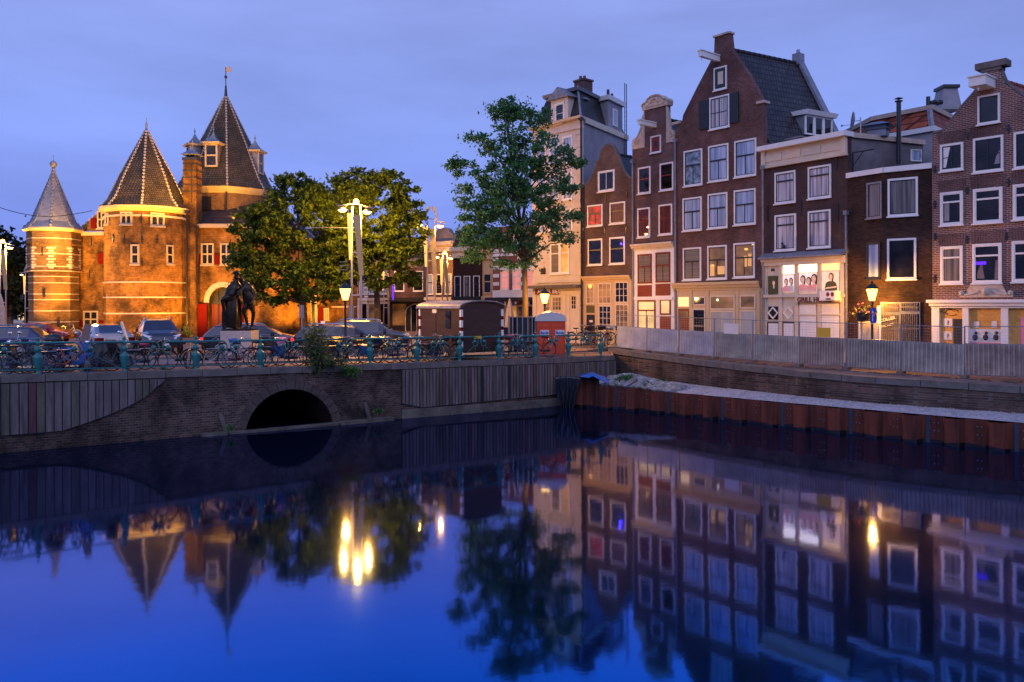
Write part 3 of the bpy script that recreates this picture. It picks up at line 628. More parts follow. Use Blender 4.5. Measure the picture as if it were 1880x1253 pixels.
# gravel strip between the piles and the wall
def hash2(x, y): return (math.sin(x*12.9898+y*78.233)*43758.5453) % 1
mb = MB(); vs = []; nr = 5; ns = 70
for i in range(ns+1):
    s = total*i/ns; a = Vector(ppt(s, -.02, 0)); bx = max(5.0, a.x+ (1.2 if a.x < 10 else .8))
    q = zl(Q2, bx); c = Vector((bx, q[1]-.02, 0))
    for j in range(nr+1):
        t = j/nr; p = a.lerp(c, t)
        z = (.905 if s > 3.4 else .94)+.10*t+.025*(hash2(i, j)-.5)*(1 if 0 < j else .3)
        vs.append((p.x, p.y, z))
mb.add(vs, [(i*(nr+1)+j, (i+1)*(nr+1)+j, (i+1)*(nr+1)+j+1, i*(nr+1)+j+1) for i in range(ns) for j in range(nr)])
random.seed(3)
for _ in range(1500):
    s = random.uniform(3.6, total-1); a = Vector(ppt(s, -.08, 0)); bx = max(5, a.x+1); q = zl(Q2, bx); c = Vector((bx, q[1]-.05, 0))
    t = random.random(); p = a.lerp(c, t); r = random.uniform(.015, .035)
    mb.lathe([(r*.3,-r*.4),(r,0),(r*.5,r*.55)], (p.x, p.y, .92+.10*t), 5)
tag(mb.build('gravel', M['gravel'], norm=False), kind='stuff')
# rubble heap with grass at the far end
mb = MB(); random.seed(5)
for _ in range(420):
    s = random.uniform(1.4, 4.8); p, t = along(PL3, s); nn = Vector((-t.y, t.x, 0)); d = abs(random.gauss(.75, .5))
    q = p+nn*d; r = random.uniform(.05, .17); z = .93+max(0, .42-abs(s-2.3)*.16)*math.exp(-((d-.9)/.7)**2)*1.25
    mb.lathe([(r*.4,-r*.7),(r,-r*.1),(r*.85,r*.35),(r*.25,r*.6)], (q.x, q.y, z), 5, sx=random.uniform(.7, 1.5))
tag(mb.build('rubble', M['mud'], norm=False), kind='stuff')
mb = MB(); a = W(1146, 710, 33.9); b = W(1168, 697.5, 34.5); mb.tube([a, a.lerp(b, .5), b], .085, 10)
tag(mb.build('drain_pipe', M['zinc'], smooth=True), 'short pale plastic pipe lying on the rubble heap', 'pipe')

# black plastic curtain and blue tarpaulin at the pile corner
def sheet(name, grid, mat, label, cat, th=.015):
    mb = MB(); nu = len(grid[0]); vs = [p for r in grid for p in r]
    mb.add(vs, [(i*nu+j, i*nu+j+1, (i+1)*nu+j+1, (i+1)*nu+j) for i in range(len(grid)-1) for j in range(nu-1)])
    o = mb.build(name, mat, smooth=True, norm=False); md = o.modifiers.new('thickness', 'SOLIDIFY'); md.thickness = th
    return tag(o, label, cat)
g = []
for i in range(15):
    t = i/14; r = []
    for j in range(31):
        u = j/30; narrow = 1-.62*(t**1.2)
        uu = .5+(u-.5)*narrow + (.03*math.sin(t*9+u*7))
        fold = .07*math.sin(u*26+t*2.5)*(.3+t)*(1-.3*t)
        p = W(1017+48*uu, 690+64*t+5*abs(u-.5)*(1-t), 36.1-uu*.2); r.append((p.x, p.y-fold-.05, p.z))
    g.append(r)
sheet('plastic_sheet', g, M['tarpb'], 'crumpled black plastic sheet hanging to the water beside the piles', 'plastic sheet')
g = []
for (pts) in ((1063,689),(1078,688.6),(1086,685),(1096,690),(1108,693),(1116,697)):
    px, py = pts; r = []
    for k, (dy, dY) in enumerate(((0, 1.1), (-2+0, .5), (2.5, -.22), (6 if px < 1100 and px > 1076 else 3, -.26))):
        p = W(px+(k*.8), py+dy+(6 if px > 1103 else 0)*(k > 1), 36.0+dY-(px-1060)*.008); r.append(tuple(p))
    g.append(r)
sheet('tarpaulin', g, M['tarp'], 'bright blue tarpaulin draped over the top of the rusty pile', 'tarpaulin')

# ---- construction fence along the quay
FL = [(1132,43.0),(1187,40.6),(1246,38.8),(1310,36.9),(1381,35.3),(1466,33.6),(1553,32.2),(1653,30.6),(1770,29.0),(1905,27.5),(2080,26.0)]
FP = [Vector((WX(p, d), d, 0)) for p, d in FL]
fence = []
fm = {}
GRP = 'construction fence panels along the quay'
tilt = [0,0,0,0,0,0,0,.05,-.05,.0]
where = ['leftmost blue grey fence panel, next to the end of the bridge railing','second fence panel from the railing, dull blue grey','third fence panel from the railing, in front of the white and red shopfront',
 'fence panel in front of the papered windows, carrying a white board','fence panel with whitish stains, in front of the ochre shopfront end','fence panel carrying the yellow board, in front of the diamond windows',
 'fence panel in front of the white shutters below the grill sign','fence panel with many narrow ribs below the lantern with flowers','leaning tan fence panel in front of the barred window','darkest blue fence panel with deep ribs at the far right']
for i in range(10):
    a, b = FP[i].copy(), FP[i+1].copy(); t = (b-a).normalized(); Lp = (b-a).length
    za, zb = ground_z(a.x, a.y)+.05, ground_z(b.x, b.y)+.05
    root = empty('fence_panel', (a.x, a.y, za), math.atan2(t.y, t.x), where[i], 'fence panel', GRP)
    root.rotation_euler[1] = -math.atan2(zb-za, Lp)+tilt[i]*.3; root.rotation_euler[0] = [0,.01,-.01,0,.012,0,-.012,.03,-.03,.015][i]
    deep = .02+.007*max(0, i-2)
    mb = MB(); n = int(Lp/.12); x = .05; pts = []
    w = .11 if i < 7 else .155
    while x < Lp-.06: 
        pts += [(x, 0), (x+w*.35, 0), (x+w*.5, -deep), (x+w*.85, -deep)]; x += w
    vs = []
    for (px_, py_) in pts: vs += [(px_, py_, .10), (px_, py_, 1.18)]
    mb.add(vs, [(2*j, 2*j+2, 2*j+3, 2*j+1) for j in range(len(pts)-1)])
    key = i
    if key not in fm:
        fm[key] = [plain('blue_grey_corrugated_sheet', tuple(c*(1-.07*(i%3)) for c in (.38,.42,.50)), .5, vary=.25, scale=1.6, metal=.2), plain('grey_corrugated_sheet', tuple(c*(.82+.11*(i%3)) for c in (.42,.385,.34)), .5, vary=.35, scale=1.6, metal=.2),
                   plain('dull_tan_corrugated_sheet', (.36,.28,.235), .5, vary=.4, scale=1.6, metal=.2)][0 if i < 3 else (1 if i in (3,4,6,7) else 2)]
    if i == 9: fm[key] = plain('dark_blue_corrugated_sheet', (.19,.19,.28), .5, vary=.25, scale=1.6, metal=.2)
    mb.build('corrugated_sheet', fm[key], root, norm=False)
    fr = MB()
    for x in (0.02, Lp-.02): fr.cyl((x, .012, 0), (x, .012, 1.82), .021, n=6)
    for z in (.09, 1.19, 1.80): fr.cyl((.02, .012, z), (Lp-.02, .012, z), .016, n=5)
    fr.build('frame', M['lead'], root)
    wr = MB()
    z = 1.28
    while z < 1.78: wr.box(.03, Lp-.03, .010, .014, z-.0022, z+.0022); z += .105
    x = .15
    while x < Lp-.1: wr.box(x-.0015, x+.0015, .010, .014, 1.2, 1.79); x += .16
    wr.build('wire_mesh', M['steel'], root)
    ft = MB(); ft.slab([(-.10,-.14),(.10,-.14),(.10,.25),(-.10,.25)], -.04, .06); ft.build('concrete_foot', M['bluestone'], root)
    if i == 3:
        bd = MB(); bd.box(.55, 1.32, -.03, -.015, 1.16, 1.62); bd.build('notice_board', M['paper'], root)
    if i == 5:
        bd = MB(); bd.box(Lp*.40, Lp*.68, -.03, -.015, 1.22, 1.6); bd.build('warning_board', M['yellow'], root)
    fence.append(root)
# debris lying at the foot of the fence
mb = MB(); random.seed(11)
for _ in range(170):
    s = random.uniform(0, 1)*9.5; i = int(s); p = FP[i].lerp(FP[i+1], s-i); q = zl(QU, p.x)
    d = random.uniform(.05, .5); x = p.x-.45*d-.1; y = p.y-.75*d-.1; z = ground_z(x, y)+.01; r = random.uniform(.03, .10)
    mb.lathe([(r,0),(r*.8,r*.25),(r*.3,r*.4)], (x, y, z), 5, sx=random.uniform(.6, 2.5))
tag(mb.build('debris', plain('brown_leaf_litter', (.12,.07,.05), .95, vary=.5, scale=9), norm=False), kind='stuff')
# ================================================================ houses
class Fac:
    def __init__(s, P, Q, zb, name, label, cat='house', group=None):
        s.P = Vector((P[0], P[1])); s.Q = Vector((Q[0], Q[1])); s.ex = (s.Q-s.P).normalized(); s.ey = Vector((-s.ex.y, s.ex.x)); s.w = (s.Q-s.P).length; s.zb = zb
        s.rz = math.atan2(s.ex.y, s.ex.x)
        s.root = empty(name, (P[0], P[1], zb), s.rz, label, cat, group)
    def uv(s, px, py, off=0.0):
        kx, kz = ray(px, py); P = s.P + s.ey*off
        u = (kx*P.y-P.x)/(s.ex.x-kx*s.ex.y); Y = P.y+u*s.ex.y
        return u, H+kz*Y-s.zb
    def poly(s, pts, off=0.0): return [s.uv(x, y, off) for x, y in pts]
    def rect(s, xl, xr, yt, yb, off=0.0):
        ym, xm = (yt+yb)/2, (xl+xr)/2
        return s.uv(xl, ym, off)[0], s.uv(xr, ym, off)[0], s.uv(xm, yb, off)[1], s.uv(xm, yt, off)[1]
    def d2l(s, v):     # world plan vector -> local
        v = Vector(v); return (v.dot(s.ex), v.dot(s.ey))

def window(f, box, fm='white', pm='g_dark', sm='black', tr=None, low=1, up=1, sill=True, t=None, rows=1, y=0.0, parent=None, name='window', rect=None, proud=.05, base=0, plabel=None):
    u0, u1, v0, v1 = rect or f.rect(*box)
    t = t or min(.085, (u1-u0)*.095); P = parent or f.root
    mb = MB(); mb.ring(u0, u1, v0, v1, t, y-proud, y+.02)
    if sill: mb.box(u0-.04, u1+.04, y-proud-.06, y-proud-.001, v0-.05, v0+.01)
    w = mb.build(name, M[fm], P)
    if base: pass
    pb = MB(); pb.box(u0+t*.9, u1-t*.9, y-.014, y+.006, v0+t*.9, v1-t*.9); pb.build('pane', M[pm], w, label=plabel)
    a0, a1, b0, b1 = u0+t, u1-t, v0+t, v1-t
    sb = MB(); s_ = .035; yy0, yy1 = y-.04, y-.016
    if sm: sb.ring(a0, a1, b0, b1, s_, yy0, yy1)
    vt = None
    if tr: vt = b0+(b1-b0)*(1-tr); sb.box(a0+s_, a1-s_, yy0-.008, yy1, vt-.035, vt+.035)
    top = vt-.035 if vt else b1
    def bars(n, z0, z1, wd=.018):
        for i in range(1, n): x = a0+(a1-a0)*i/n; sb.box(x-wd, x+wd, yy0+.003, yy1, z0, z1)
    bars(low, b0+s_, top if vt else top-s_); 
    if vt: bars(up, vt+.035, b1-s_)
    if rows > 1:
        zz0, zz1 = b0, (vt-.035 if vt else b1)
        for i in range(1, rows): z = zz0+(zz1-zz0)*i/rows; sb.box(a0+s_, a1-s_, yy0+.006, yy1, z-.014, z+.014)
    if sb.v: sb.build('glazing_bar', M[sm or fm], w)
    return w
def panel(f, box, mat, y0=-.03, y1=.01, name='panel', parent=None, label=None, rect=None):
    u0, u1, v0, v1 = rect or f.rect(*box); mb = MB(); mb.box(u0, u1, y0, y1, v0, v1)
    return mb.build(name, M[mat] if isinstance(mat, str) else mat, parent or f.root, label=label)
def band(f, p0, p1, h, proud, mat, name='cornice', ext=(0, 0), steps=1, parent=None):
    """horizontal moulding whose top runs through photo points p0 (left) and p1 (right)"""
    ua, va = f.uv(*p0); ub, vb = f.uv(*p1); v = (va+vb)/2; mb = MB()
    for k in range(steps):
        mb.box(ua-ext[0], ub+ext[1], -proud*(1-k/steps)-.002*k, .04, v-h*(k+1)/steps+.001*k, v-h*k/steps)
    return mb.build(name, M[mat], parent or f.root)
def hook_beam(f, p_far, p_near, h=.28, w=.2, mat='white', out_=1.1):
    u, v = f.uv(*p_near); mb = MB(); mb.box(u-w/2, u+w/2, -out_, .1, v-h/2, v+h/2)
    mb.box(u-w/2-.04, u+w/2+.04, -out_-.05, .1, v+h/2, v+h/2+.05); mb.cyl((u, -out_+.15, v-h/2-.18), (u, -out_+.15, v-h/2), .025, n=6)
    return mb.build('hoist_beam', M[mat], f.root)
def pipe(f, px, yt, yb, mat='lead', r=.05, y=-.1, name='downpipe', bend=None):
    u, v1 = f.uv(px, yt); _, v0 = f.uv(px, yb); mb = MB(); pts = [(u, y, v1), (u, y, v0)]
    mb.tube(pts, r, 8)
    for k in range(4): z = v0+(v1-v0)*(k+.5)/4; mb.cyl((u, y, z-.03), (u, y, z+.03), r*1.35, n=8)
    mb.box(u-r*1.8, u+r*1.8, y-r*1.8, y+r*1.8, v1, v1+.18)
    return mb.build(name, M[mat], f.root)
def anchors(f, pts, h=.42, w=.035):
    for (px, py) in pts:
        u, v = f.uv(px, py); mb = MB(); mb.box(u-w, u+w, -.035, -.002, v-h/2, v+h/2); mb.box(u-w*2, u+w*2, -.03, -.003, v-.03, v+.03); mb.build('wall_anchor', M['black'], f.root)

def house(f, poly, mat, dv, eave, ridge=None, roofmat='dtile', th=.32, sidemat=None, ridge_u=None, drop=.18, base=-.6, roof=True, overhang=.0):
    """front gable wall from the outline poly (u,v), rear body swept along dv (local), pitched roof"""
    fr = MB(); pts = list(poly); fr.prism(pts, (0, th, 0)); 
    fr.build('front_wall', M[mat], f.root)
    dx, dy = dv; w = f.w; sl = dx/dy
    bd = MB()
    def q(u, t): return (u+sl*(th+.002+t), th+.002+t)
    D = dy-th
    fp = [q(0.002, 0), q(w-.002, 0), q(w-.002, D), q(0.002, D)]
    bd.slab(fp, base, eave); 
    if ridge: 
        ru = ridge_u if ridge_u is not None else w/2
        bd.add([(*fp[3], eave), (*fp[2], eave), (*q(ru, D), ridge)], [(0,1,2)])
    bd.build('rear_wall', M[sidemat or mat], f.root)
    if ridge and roof:
        for (ua, side) in ((0, -1), (w, 1)):
            mb = MB(); n = .12; o = overhang
            a = q(ua+side*o, 0); b = q(ua+side*o, D+.15); c = q(ru, D+.15); d = q(ru, 0); ez = eave-drop*.3-o*.8
            mb.hexa([(*a, ez), (*b, ez), (*c, ridge-.02), (*d, ridge-.02), (*a, ez+n), (*b, ez+n), (*c, ridge+n), (*d, ridge+n)])
            mb.build('roof', M[roofmat], f.root)
        mb = MB(); i = 0; pa = Vector((*q(ru, 0), ridge+.10)); pb_ = Vector((*q(ru, D+.15), ridge+.10)); n = int((pb_-pa).length/.36)
        for i in range(n): mb.cyl(pa.lerp(pb_, i/n), pa.lerp(pb_, (i+.93)/n), .12, .10, 8)
        mb.build('ridge_tiles', M[roofmat], f.root)
    return q
GZ = 1.95
pM0, pM1 = (1.32,52.3), (4.18,48.96); pA1 = (6.81,46.04); pB1 = (8.73,43.66); pC1 = (12.18,39.46); pD1 = (14.73,35.81); pE1 = (15.62,34.33); pF0 = (17.09,33.2)

M['lit3']=emis('lamplit_curtain',(.55,.28,.10),.9)
# ---------------- house C : tall brick house with the dark tiled roof
f = Fac(pB1, pC1, GZ, 'canal_house', 'tallest red brown brick house with pointed gable, black shutters and dark tiled roof')
P = f.poly([(1240,262),(1241,236),(1252,224),(1254,212),(1280,160),(1305,112),(1311,96),(1312,70),(1339,61),(1342,90),(1375,138),(1406,187),(1403,262)])
P = [(0,-.6)]+[(0,P[0][1])]+P[1:-2]+[(f.w, P[-2][1]), (f.w, -.6)]
ev = f.uv(1403, 262)[1]; rd = f.uv(1325, 92)[1]
dC = f.d2l((1.72*2.72, 1.0*2.72)); ru = f.uv(1326, 200)[0]
q = house(f, P, 'brC', dC, ev, rd, 'dtile', sidemat='render', ridge_u=ru, overhang=.12)
# coping stones
mb = MB(); u, v = f.uv(1312, 69); u2, v2 = f.uv(1339, 62); mb.box(u-.06, u2+.06, -.08, .38, (v+v2)/2, (v+v2)/2+.09)
u, v = f.uv(1409, 187); mb.box(f.w-.35, f.w+.1, -.1, .4, v-.02, v+.1); u, v = f.uv(1247, 226); mb.box(-.12, .38, -.1, .4, v-.05, v+.08)
mb.build('gable_coping', M['stone'], f.root)
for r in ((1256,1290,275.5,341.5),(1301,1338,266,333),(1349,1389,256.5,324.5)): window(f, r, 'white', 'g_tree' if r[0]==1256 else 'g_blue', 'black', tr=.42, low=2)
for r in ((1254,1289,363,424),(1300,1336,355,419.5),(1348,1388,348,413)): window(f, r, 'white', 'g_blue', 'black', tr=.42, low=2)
window(f, (1254.5,1288,455,515), 'white', 'g_blind', 'black', tr=.42, low=2, plabel='drawn beige blind')
window(f, (1299.5,1335,451,513), 'white', 'g_dim', 'black', tr=.42, low=2, plabel='dimly lit pane'); window(f, (1347.5,1386.5,446,510), 'white', 'g_dim', 'black', tr=.42, low=2, plabel='dimly lit pane')
w_ = window(f, (1303,1340,176.5,236.5), 'white', 'g_curt', 'black', low=2, rows=2)
window(f, (1311,1335,123,165.5), 'white', 'g_dark', None, t=.08); panel(f, (1313.5,1333,126.5,161), 'dgreen', -.045, -.02, 'shutter'); panel(f, (1319,1328.5,132,155), 'cream', -.055, -.046, 'vent_board')
for r in ((1284.5,1302,186,238),(1341,1357.5,171,226)):
    mb = MB(); u0, u1, v0, v1 = f.rect(*r); mb.box(u0, u1, -.09, -.052, v0, v1)
    for k in range(5): mb.box(u0+(u1-u0)*k/5+.015, u0+(u1-u0)*(k+1)/5-.015, -.10, -.0905, v0+.03, v1-.03)
    mb.build('shutter', M['black'], f.root)
hook_beam(f, None, (1319,109), out_=1.5)
# chimney gutter strip at the far gable, dormer
D = dC[1]; sl = dC[0]/dC[1]
mb = MB()
for (ua, za, ub, zb_) in ((ru, rd+.25, f.w+.15, ev+.1),):
    a = Vector((*q(ua, D-.32), za)); b = Vector((*q(ub, D-.32), zb_)); 
    mb.hexa([a, b, b+Vector((sl*.4,.4,0)), a+Vector((sl*.4,.4,0)), a+Vector((0,0,.32)), b+Vector((0,0,.32)), b+Vector((sl*.4,.4,.32)), a+Vector((sl*.4,.4,.32))])
c = Vector((*q(ru+.05, D-.4), rd+.1)); mb.box(c.x-.22, c.x+.22, c.y, c.y+.5, rd, rd+.62); mb.cyl((c.x, c.y+.25, rd+.6), (c.x, c.y+.25, rd+.85), .12, .09, 8)
mb.build('party_parapet', M['lead'], f.root)
dm = MB(); du, dz0, dz1 = f.w-.2, ev+.75, ev+1.75
a0, a1 = D*.52, D*.90
def qq(u, t, z): return (*q(u, t), z)
dm.hexa([qq(du-.9, a0, dz0), qq(du, a0, dz0), qq(du, a1, dz0), qq(du-.9, a1, dz0), qq(du-1.6, a0, dz1), qq(du, a0, dz1), qq(du, a1, dz1), qq(du-1.6, a1, dz1)])
dmo = dm.build('dormer', M['lead'], f.root)
dm = MB(); dm.hexa([qq(du-1.8, a0-.12, dz1), qq(du+.2, a0-.12, dz1), qq(du+.2, a1+.12, dz1), qq(du-1.8, a1+.12, dz1), qq(du-1.8, a0-.15, dz1+.22), qq(du+.3, a0-.15, dz1+.22), qq(du+.3, a1+.15, dz1+.22), qq(du-1.8, a1+.15, dz1+.22)])
dm.build('dormer_cornice', M['white'], dmo)
dm = MB()
for k in range(3):
    t0 = a0+(a1-a0)*k/3; t1 = a0+(a1-a0)*(k+1)/3
    for (x0, x1, z0, z1) in ((t0, t0+.09, dz0, dz1), (t1-.09, t1, dz0, dz1), (t0+.09, t1-.09, dz0, dz0+.09), (t0+.09, t1-.09, dz1-.09, dz1)):
        dm.hexa([qq(du+.005, x0, z0), qq(du+.06, x0, z0), qq(du+.06, x1, z0), qq(du+.005, x1, z0), qq(du+.005, x0, z1), qq(du+.06, x0, z1), qq(du+.06, x1, z1), qq(du+.005, x1, z1)])
wf = dm.build('dormer_window', M['white'], dmo)
dm = MB(); dm.hexa([qq(du+.004, a0+.08, dz0+.08), qq(du+.02, a0+.08, dz0+.08), qq(du+.02, a1-.08, dz0+.08), qq(du+.004, a1-.08, dz0+.08), qq(du+.004, a0+.08, dz1-.08), qq(du+.02, a0+.08, dz1-.08), qq(du+.02, a1-.08, dz1-.08), qq(du+.004, a1-.08, dz1-.08)])
dm.build('dormer_pane', M['g_dark'], dmo)
# pale fascia under the side eaves
mb = MB(); mb.hexa([qq(f.w+.01, 0, ev-.28), qq(f.w+.10, 0, ev-.28), qq(f.w+.10, D, ev-.28), qq(f.w+.01, D, ev-.28), qq(f.w+.01, 0, ev-.08), qq(f.w+.14, 0, ev-.08), qq(f.w+.14, D, ev-.08), qq(f.w+.01, D, ev-.08)]); mb.build('fascia', M['stone'], f.root)
band(f, (1238,521), (1397,515), .42, .30, 'ochre', 'shop_cornice', steps=3)
panel(f, (1241,1400,531,640), 'ochre', -.06, .005, 'shopfront')
u0, u1, v0, v1 = f.rect(1247,1266,546,563); panel(f, None, 'lit2', -.075, -.061, 'lit_transom', rect=(u0,u1,v0,v1))
panel(f, (1247,1267.5,567,650), 'dred', -.08, -.061, 'door', label='dark brown shop door'); panel(f, (1250,1265,572,582), 'g_dim', -.09, -.081, 'door_pane')
def shopwin(r, pm, **k): return window(f, r, k.pop('fm', 'cream'), pm, None, sill=False, t=.07, y=-.062, proud=.04, name='shop_window', **k)
shopwin((1274,1297,545,561), 'g_dark'); shopwin((1273,1297,567,616), 'g_dark', low=1, rows=3)
shopwin((1305,1351,543,569), 'g_dim'); shopwin((1305,1351,571,617), 'g_wht', low=2); shopwin((1360,1389,542,567), 'g_dim'); shopwin((1360,1389,570,617), 'g_wht')
for px in (1301,1355.5,1394,1270): mb = MB(); u, _ = f.uv(px, 580); mb.box(u-.09, u+.09, -.10, -.062, -.3, f.uv(px, 534)[1]); mb.build('pilaster', M['ochre'], f.root)
for (px_,py_,r_) in ((1383,449.5,.05),(1309,488,.07),(1371,458,.09)):
    uu_,vv_ = f.uv(px_,py_); mb = MB(); mb.ball((uu_,-.045,vv_),r_,8,.6); mb.build('table_lamp',M['panel'],f.root)
for r_ in ((1304,1312,486,507),(1317,1331,489,504),(1366,1372,470,490),(1374,1380,466,489)): panel(f,r_,'lit3',-.022,-.0145,'lit_curtain')
u, v = f.uv(1328.5, 551); mb = MB(); mb.ball((u-.3, -.11, v), .06, 8); mb.build('ceiling_lamp', M['lit'], f.root)
pipe(f, 1241.5, 262, 640)

# ---------------- house B : neck gable with carved pediment, white and red front
f = Fac(pA1, pB1, GZ, 'canal_house', 'narrow brick house with carved cream neck gable above a white and red front')
sh = f.uv(1168, 273)[1]; sh2 = f.uv(1236, 262)[1]; shm = (sh+sh2)/2
n0 = f.uv(1184, 240)[0]; n1 = f.uv(1224, 230)[0]; vt = f.uv(1204, 197)[1]
P = [(0,-.6),(0,shm),(n0,shm),(n0,vt),(n1,vt),(n1,shm),(f.w,shm),(f.w,-.6)]
house(f, P, 'brB', f.d2l((1.3*3.6,1.0*3.6)), shm-.05, vt-.6, 'dtile', sidemat='render', roof=True)
cu = (n0+n1)/2; hw = (n1-n0)/2+.12
mb = MB(); top = f.uv(1207, 174)[1]; hh = top-vt
ped = [(cu-hw, vt-.05), (cu+hw, vt-.05), (cu+hw+.05, vt+.28*hh), (cu+hw-.02, vt+.48*hh), (cu+hw*.72, vt+.55*hh)]+[(cu+hw*.68*math.cos(a), vt+.5*hh+.5*hh*math.sin(a)) for a in [PI*k/10 for k in range(1, 10)]]+[(cu-hw*.72, vt+.55*hh), (cu-hw+.02, vt+.48*hh), (cu-hw-.05, vt+.28*hh)]
mb.prism(ped, (0, .45, 0), (0, -.09, 0)); pd = mb.build('pediment', M['stone'], f.root)
mb = MB(); inner = [(cu+(x-cu)*.72, vt+.16*hh+(z-vt)*.66) for x, z in ped]
mb.prism(inner, (0, .04, 0), (0, -.12, 0)); mb.tube([(cu+(x-cu)*.97, -.11, vt+(z-vt)*.97) for x, z in ped[2:]], .05, 6)
for k in range(7): a = PI*k/6; mb.ball((cu+.26*math.cos(a), -.13, vt+.42*hh+.16*math.sin(a)), .07, 6)
mb.build('carving', M['stone'], pd)
for sd, ux, uo in ((-1, n0, 0), (1, n1, f.w)):
    W_ = abs(ux-uo)-.02; hgt = f.uv(1190, 222)[1]-shm
    pts = [(ux, shm), (uo+(-.0), shm), (uo, shm+.28*hgt), (uo-sd*W_*.12, shm+.42*hgt), (uo-sd*W_*.45, shm+.46*hgt), (uo-sd*W_*.62, shm+.62*hgt), (uo-sd*W_*.72, shm+1.0*hgt), (ux, shm+1.45*hgt)]
    mb = MB(); mb.prism(pts, (0, .2, 0), (0, -.05, 0)); wg = mb.build('scroll_wing', M['stone'], f.root)
    mb = MB(); cx = (ux+uo)/2+sd*W_*.12; cz = shm+.25*hgt
    mb.tube([(cx+(.17-.012*k)*math.cos(k*.6), -.07, cz+(.17-.012*k)*math.sin(k*.6)) for k in range(12)], .04, 5)
    mb.tube([(ux+sd*.1, -.07, shm+1.2*hgt), (ux+sd*W_*.2, -.07, shm+.8*hgt), (cx, -.07, cz+.2)], .035, 5); mb.build('carving', M['stone'], wg)
hook_beam(f, None, (1203,231), out_=1.3, h=.22)
window(f, (1195,1214,249.5,281), 'white', 'g_dark', None, t=.07); panel(f, (1197,1212,252.5,278), 'dred', -.045, -.02, 'shutter'); panel(f, (1202,1207.5,260,270), 'black', -.052, -.046, 'shutter_opening')
for r, p in (((1172,1195,307,356),'g_dark'),((1212,1237,299,350),'g_dark')): window(f, r, 'white', p, 'dred', tr=.45)
for r, p in (((1171,1194,382,436.5),'g_redc'),((1210,1235,375.5,431.5),'g_redc')): window(f, r, 'white', p, 'dred', tr=.45)
band(f, (1162,449.5), (1238,444), .34, .26, 'cream', 'shop_cornice', steps=3)
panel(f, (1163,1239,456,650), 'white', -.05, .005, 'shopfront')
def sw(r, pm, **k): return window(f, r, k.pop('fm','dred'), pm, k.pop('sm','dred'), sill=False, t=.05, y=-.052, proud=.03, name='shop_window', **k)
sw((1172,1198,467,521),'g_blind',tr=.42,low=2); sw((1205,1232,463.5,519),'g_blind',tr=.42,low=2)
panel(f,(1172,1198,524,545),'dred',-.075,-.051,'painted_panel'); panel(f,(1205,1232,521.5,543),'dred',-.075,-.051,'painted_panel')
panel(f,(1165,1237,546,551),'white',-.10,-.051,'transom')
sw((1172,1205,551.5,640),'g_yel',tr=.2,low=2); sw((1213,1233,549.5,578.5),'g_yel'); panel(f,(1213,1233,581,640),'dred',-.08,-.051,'door',label='dark red door')
pipe(f, 1163.5, 300, 630)

# ---------------- house A : small bell gable
f = Fac(pM1, pA1, GZ, 'canal_house', 'small brown brick house with rounded bell gable beside the cream pub')
P = [f.uv(*q_) for q_ in ((1068.7,343.5),(1074,340.5),(1080,335.5),(1086,326),(1091,313),(1095.5,300),(1097,296),(1100,295),(1101,287),(1104,277),(1109.5,269.5),(1117,266.2),(1125,269.5),(1129.5,278),(1131.5,286),(1134.5,288),(1136,293),(1140,305),(1145.5,317),(1152,325.5),(1158,329.5),(1162,331))]
v_e = (P[0][1]+P[-1][1])/2; P = [(0,-.6),(0,v_e)]+P[1:-1]+[(f.w,v_e),(f.w,-.6)]
house(f, P, 'brA', f.d2l((1.1*4,1.0*4)), v_e-.1, f.uv(1116,283)[1], 'dtile', sidemat='render')
mb = MB(); edge = P[1:-1]; mb.tube([(x, .1, z+.03) for x, z in edge], .11, 6); mb.build('gable_coping', M['bluestone'], f.root)
window(f, (1098.5,1129,313.5,352), 'white', 'g_dark', 'white', low=2)
window(f, (1079,1107,376.5,416), 'white', 'g_redlit', 'black', tr=.4, low=2, rows=2, plabel='pane glowing red'); window(f, (1120,1148.5,371.5,411.5), 'white', 'g_redc', 'black', tr=.4)
window(f, (1080,1106.5,439,487.5), 'white', 'g_dark', 'black', tr=.42); window(f, (1119.5,1148,435.5,485.5), 'white', 'g_dark', 'black', tr=.42)
u, v = f.uv(1141.5,448); mb = MB(); mb.ball((u,-.05,v), .06, 8); mb.build('violet_lamp', M['bluel'], f.root); lamp(f.root.matrix_basis @ Vector((u,-.25,v)), 4, (.1,.05,1), .05)
anchors(f, ((1111,424),(1150,420),(1112,364),(1151,356)), .4, .03)
band(f, (1068,509.5), (1160,504), .34, .26, 'ochre', 'shop_cornice', steps=3)
panel(f, (1069,1161,514,650), 'ochre', -.06, .005, 'shopfront')
def sw(r, pm, **k): return window(f, r, 'cream', pm, 'cream', sill=False, t=.05, y=-.062, proud=.03, name='shop_window', **k)
sw((1077.5,1093,522,559),'g_dim',low=2,rows=3); panel(f,(1078,1093,561,575),'oliv',-.08,-.061,'transom_panel'); panel(f,(1078.5,1093.5,578,650),'black',-.08,-.061,'door',label='black door')
panel(f,(1084,1090,588,592),'paper',-.09,-.081,'door_notice')
sw((1100,1124,519.5,559),'g_dim',low=3,rows=3); sw((1100.5,1124.5,560.5,608.5),'g_dark',low=3,rows=4); sw((1130.5,1155.5,517,557),'g_dark',low=3,rows=3); sw((1131,1156,558,604),'g_dim',low=3,rows=4)
u, v = f.uv(1086,526); mb = MB(); mb.ball((u,-.12,v), .13, 8); mb.build('lamp_globe', M['panel'], f.root)
pipe(f, 1069.5, 345, 620)

